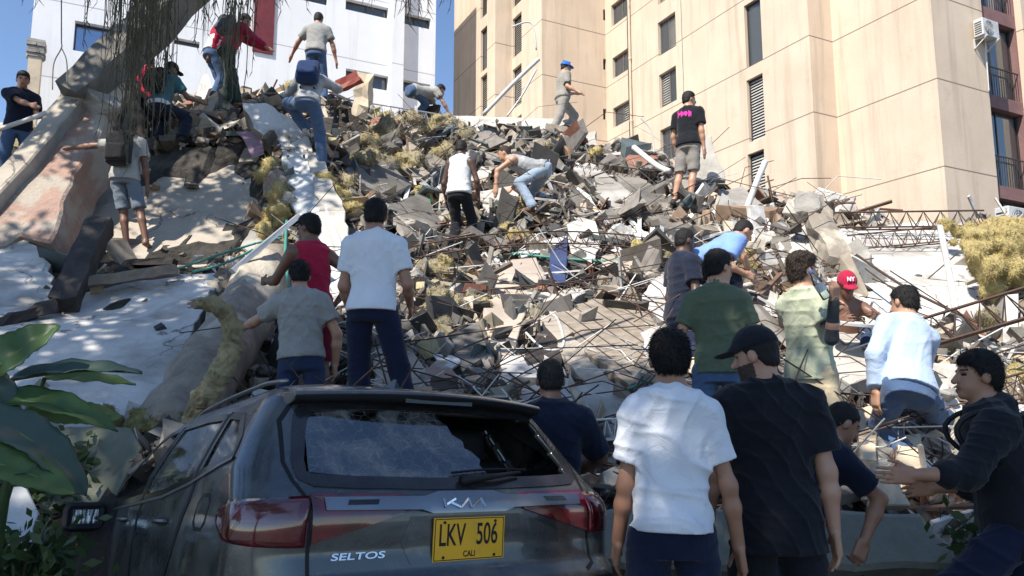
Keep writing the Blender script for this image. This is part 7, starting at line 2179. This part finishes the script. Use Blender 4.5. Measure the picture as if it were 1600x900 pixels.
# ------------------------------------------------------------------ trees and leaves
def leaf_material(name, a, b, trans=.35):
    m = bpy.data.materials.new(name); m.use_nodes = True; nt = m.node_tree; bs = nt.nodes['Principled BSDF']
    co = ncoord(nt); c = nmix(nt, nramp(nt, nnoise(nt, co, 2.5, 4, .6), .35, .65), a, b)
    nt.links.new(c, bs.inputs['Base Color']); bs.inputs['Roughness'].default_value = .45
    tr = nt.nodes.new('ShaderNodeBsdfTranslucent'); nt.links.new(c, tr.inputs[0]); mx = nt.nodes.new('ShaderNodeMixShader'); mx.inputs[0].default_value = trans
    nt.links.new(bs.outputs[0], mx.inputs[1]); nt.links.new(tr.outputs[0], mx.inputs[2]); nt.links.new(mx.outputs[0], nt.nodes['Material Output'].inputs[0])
    return m
LEAF = leaf_material('tree_leaf', (.05, .09, .03), (.08, .12, .04))
def canopy():
    """crown of the street tree that stands behind and left of the viewer; its shade falls on the car, the near men and the left of the heap"""
    g = np.random.default_rng(11)
    zones = [  # x0, x1, y0, y1, z, leaves, clumps radius
        (-3.8, 2.6, 2.0, 4.9, 1.2, 8500), (-3.4, -.55, 4.8, 7.2, 2.2, 7500), (1.2, 3.4, 3.2, 4.5, 1.2, 2600),
        (-8.5, -2.6, 5.0, 9.5, 2.4, 7500), (-7.5, -3.0, 9.5, 12.0, 5.2, 3200), (-.6, 1.5, 5.0, 6.6, 1.6, 2200), (1.1, 1.7, 5.0, 5.7, 1.8, 500), (1.0, 6.5, -1.0, 3.1, .5, 8000)]
    V = []; n = 0
    S_ = np.array(SUN)
    for x0, x1, y0, y1, z, N in zones:
        nc = max(8, N // 90)
        cx, cy_ = g.uniform(x0, x1, nc), g.uniform(y0, y1, nc)
        ch = g.uniform(8.2, 12.5, nc)
        k = g.integers(0, nc, N)
        tx = cx[k] + g.normal(0, .30, N); ty = cy_[k] + g.normal(0, .30, N); th = ch[k] + g.normal(0, .3, N)
        t = (th - z) / S_[2]
        c = np.stack([tx + S_[0] * t, ty + S_[1] * t, th], 1)
        V.append(c)
    C = np.concatenate(V); N = len(C)
    a = g.normal(size=(N, 3)); a /= np.linalg.norm(a, axis=1)[:, None]
    b = np.cross(a, g.normal(size=(N, 3))); b /= np.linalg.norm(b, axis=1)[:, None]
    L = g.uniform(.09, .15, N)[:, None]; Wd = L * .42
    Q = np.stack([C - a * L, C + b * Wd, C + a * L, C - b * Wd], 1).reshape(-1, 3)
    F = np.arange(4 * N).reshape(-1, 4)
    root = empty('street_tree', (-9.5, -9.0, 0)); tag(root, 'large leafy street tree behind the viewer shading the car', 'tree')
    o = link('crown', mesh_np('crown', Q - np.array([-9.5, -9.0, 0]), F), LEAF, root)
    mb = MB(); TR = mat('tree_bark', (.16, .13, .10), (.09, .075, .06), bump=1, scale=4, stretch=(1, 1, .3))
    mb.tube([(0, 0, -.1), (.1, .1, 2), (.3, .3, 4.5), (.8, .8, 6.5)], [.5, .4, .34, .28], 14)
    for i in range(0, 26):
        e = C[g.integers(0, N)] - np.array([-9.5, -9.0, 0]); s0 = Vector((.6, .6, 5.2 + .06 * i))
        e = Vector(e); m_ = (s0 + e) / 2 + Vector((0, 0, .8))
        mb.tube([s0, m_, e], [.16, .09, .02], 6)
    mb.build('trunk', TR, root, smooth=True)
canopy()
def strands():
    """hanging air roots / dry strands on a bough above the left of the view"""
    g = random.Random(4)
    root = empty('hanging_bough', (-2.6, 5.2, 4.9)); tag(root, 'bough with long thin dry strands hanging over the top left', 'tree')
    B = [P(20, -60, 5.4), P(180, -75, 5.3), P(300, -60, 5.2), P(430, -50, 5.2), P(640, -60, 5.5), P(760, -95, 5.9)]
    c = Vector((-2.6, 5.2, 4.9))
    mb = MB(); mb.tube([p - c for p in B], [.07, .065, .06, .05, .035, .02], 8); mb.build('bough', bpy.data.materials['tree_bark'], root, smooth=True)
    mb = MB(); lf = MB()
    def strand(px, l, d):
        top = P(px, -55 + g.uniform(-12, 8), d)
        ln = l / FPX * d; x = 0; pts = [top - c]
        n = max(4, int(ln / .12)); dr = g.uniform(-.03, .03)
        for i in range(1, n + 1):
            x += g.gauss(0, .008) + dr * .1
            pts.append(top - c + Vector((x, g.gauss(0, .004), -ln * i / n)))
            if i > 1 and g.random() < .75:
                q = pts[-1]; a = g.choice((-1, 1)) * g.uniform(.2, .7); LL = g.uniform(.05, .12)
                e = q + Vector((math.sin(a) * LL, g.uniform(-.03, .03), -math.cos(a) * LL)); w = Vector((.0045, 0, .0015))
                lf.add([q - w, q + w, e], [(0, 1, 2)])
        mb.tube(pts, [.003] * (len(pts) - 1) + [.0015], 4)
    groups = [(190, 28, 18, (90, 175)), (232, 26, 40, (120, 320)), (255, 20, 26, (120, 240)), (215, 20, 24, (170, 370)), (268, 14, 8, (150, 330)), (170, 30, 9, (60, 130)), (320, 30, 12, (70, 150)), (372, 12, 20, (120, 275)), (392, 10, 7, (80, 190)), (350, 20, 8, (60, 120)), (440, 40, 6, (50, 100)), (650, 26, 14, (60, 110)), (690, 20, 5, (50, 85)), (60, 30, 3, (60, 110)), (590, 30, 5, (55, 80)), (140, 12, 4, (80, 140))]
    for cx, sd, N, (l0, l1) in groups:
        for k in range(N): strand(g.gauss(cx, sd * .6), g.uniform(l0, l1), 5.2 + g.uniform(-.35, .45))
    dk = mat('dry_strand', (.085, .07, .045), (.16, .135, .08), rough=.9, bump=0)
    mb.build('strands', dk, root); lf.build('dry_leaves', dk, root)
    for ch in root.children: pass
strands()
def big_leaf(label, base, tip, width, bend=.12, m=None, fold=.25, seed=0, roll=0.0, name='banana_leaf', tear=0):
    A, B = P(*base), P(*tip)
    d = (B - A); L = d.length; d.normalize(); u = Vector((0, 0, 1)); x = d.cross(u)
    x = x.normalized() if x.length > .05 else Vector((1, 0, 0)); z = x.cross(d)
    q = Matrix.Rotation(roll, 3, d); x = q @ x; z = q @ z
    rr = random.Random(seed)
    mb = MB(); n, k = 26, 10
    for i in range(n + 1):
        t = i / n
        w = width * (math.sin(math.pi * min(1, t * .94 + .06)) ** .55) * (1 - .25 * t)
        if i == n: w = .004
        o = d * (L * t) + z * (bend * L * math.sin(math.pi * t) - bend * L * .4 * t)
        for j in range(k + 1):
            s = (j / k - .5) * 2
            ed = 1 + (.05 * math.sin(i * 2.3 + seed) if abs(s) == 1 else 0)
            mb.v.append(tuple(o + x * (s * w / 2 * ed) + z * (abs(s) * fold * w / 2 + .005 * math.sin(i * .8 + s * 2 + seed))))
    for i in range(n):
        for j in range(k): mb.f.append((i * (k + 1) + j, (i + 1) * (k + 1) + j, (i + 1) * (k + 1) + j + 1, i * (k + 1) + j + 1)); mb.m.append(0)
    return mb, A, d, L, z, x
def vein_leaf_mat(name, a, b):
    m = leaf_material(name, a, b, .22)
    return m
LB = vein_leaf_mat('broad_leaf_green', (.06, .12, .035), (.085, .155, .05))
LP = vein_leaf_mat('broad_leaf_pale', (.13, .20, .05), (.17, .24, .07))
LD = vein_leaf_mat('broad_leaf_bluish', (.06, .10, .075), (.085, .13, .10))
def leaf_plant():
    root = empty('broadleaf_plant', P(-40, 940, 3.2)); root.location.z = 0
    tag(root, 'plant with large dark glossy leaves at the left edge in front of the slab', 'plant')
    specs = [  # base, tip, width, bend, fold, roll, mat
        ((-30, 595, 2.9), (92, 508, 3.0), .20, .05, .3, .9, LB), ((20, 592, 3.0), (222, 580, 3.15), .15, .05, .35, .4, LD), ((-60, 540, 3.1), (48, 523, 3.1), .07, .03, .2, .3, LP),
        ((-40, 642, 2.7), (140, 770, 2.9), .22, .10, .25, .7, LD), ((-30, 625, 2.9), (185, 668, 3.0), .17, .10, .3, .5, LB), ((-60, 710, 2.6), (120, 770, 2.8), .16, .06, .25, .9, LB),
        ((70, 590, 3.2), (212, 600, 3.3), .09, .04, .3, .6, LP), ((40, 640, 3.05), (190, 652, 3.2), .12, .02, .3, 1.2, LP), ((-70, 560, 2.8), (30, 650, 2.9), .2, .05, .3, .5, LD), ((-50, 770, 2.6), (80, 720, 2.8), .13, .05, .3, .3, LD)]
    stem = MB()
    for i, (b, t, w, bd, fo_, ro, m) in enumerate(specs):
        mb, A, d, L, z, x = big_leaf('', b, t, w, bd, m, fo_, i, ro)
        off = A - root.location
        mb.v = [tuple(Vector(v) + off) for v in mb.v]
        lo = mb.build('leaf', m, root, smooth=True)
        md = lo.modifiers.new('s', 'SOLIDIFY'); md.thickness = .003; modapply(lo)
        rb = MB(); rb.tube([off + d * (L * tt) + z * (bd * L * math.sin(math.pi * tt) - bd * L * .4 * tt - .003) for tt in np.linspace(0, .97, 14)], [.008 - .006 * q / 13 for q in range(14)], 6)
        rb.build('midrib', LP, lo, smooth=True)
        stem.tube([Vector((0, 0, 0)), Vector((off.x * .4, off.y * .4, off.z * .7)), off], [.03, .02, .008], 7)
    stem.build('stem', LB, root, smooth=True)
leaf_plant()
def shrub(label, px, py, d, w, h, N, seed, m=None):
    g = np.random.default_rng(seed); c = P(px, py, d); c.z = max(c.z, .1)
    C = g.normal(size=(N, 3)) * np.array([w, w * .7, h]) * .4 + np.array([0, 0, h * .5])
    a = g.normal(size=(N, 3)); a /= np.linalg.norm(a, axis=1)[:, None]; b = np.cross(a, g.normal(size=(N, 3))); b /= np.linalg.norm(b, axis=1)[:, None]
    L = g.uniform(.03, .06, N)[:, None]
    Q = np.stack([C - a * L, C + b * L * .45, C + a * L, C - b * L * .45], 1).reshape(-1, 3)
    root = empty('shrub', c); tag(root, label, 'shrub')
    link('foliage', mesh_np('foliage', Q, np.arange(4 * N).reshape(-1, 4)), m or LEAF, root)
    mb = MB()
    for k in range(9):
        e = C[g.integers(0, N)]; mb.tube([(0, 0, -.1), tuple(e * .5 + np.array([0, 0, .05])), tuple(e)], [.012, .008, .003], 5)
    mb.build('stem', bpy.data.materials['tree_bark'], root)
shrub('dark leafy shrub crushed beside the car door mirror', 30, 915, 4.0, .35, .22, 450, 3)
shrub('low green shrub just behind the mirror of the car', 85, 800, 5.0, .35, .35, 500, 5)
shrub('low weeds at the bottom right corner behind the man in the jacket', 1600, 890, 4.3, .4, .3, 700, 6)
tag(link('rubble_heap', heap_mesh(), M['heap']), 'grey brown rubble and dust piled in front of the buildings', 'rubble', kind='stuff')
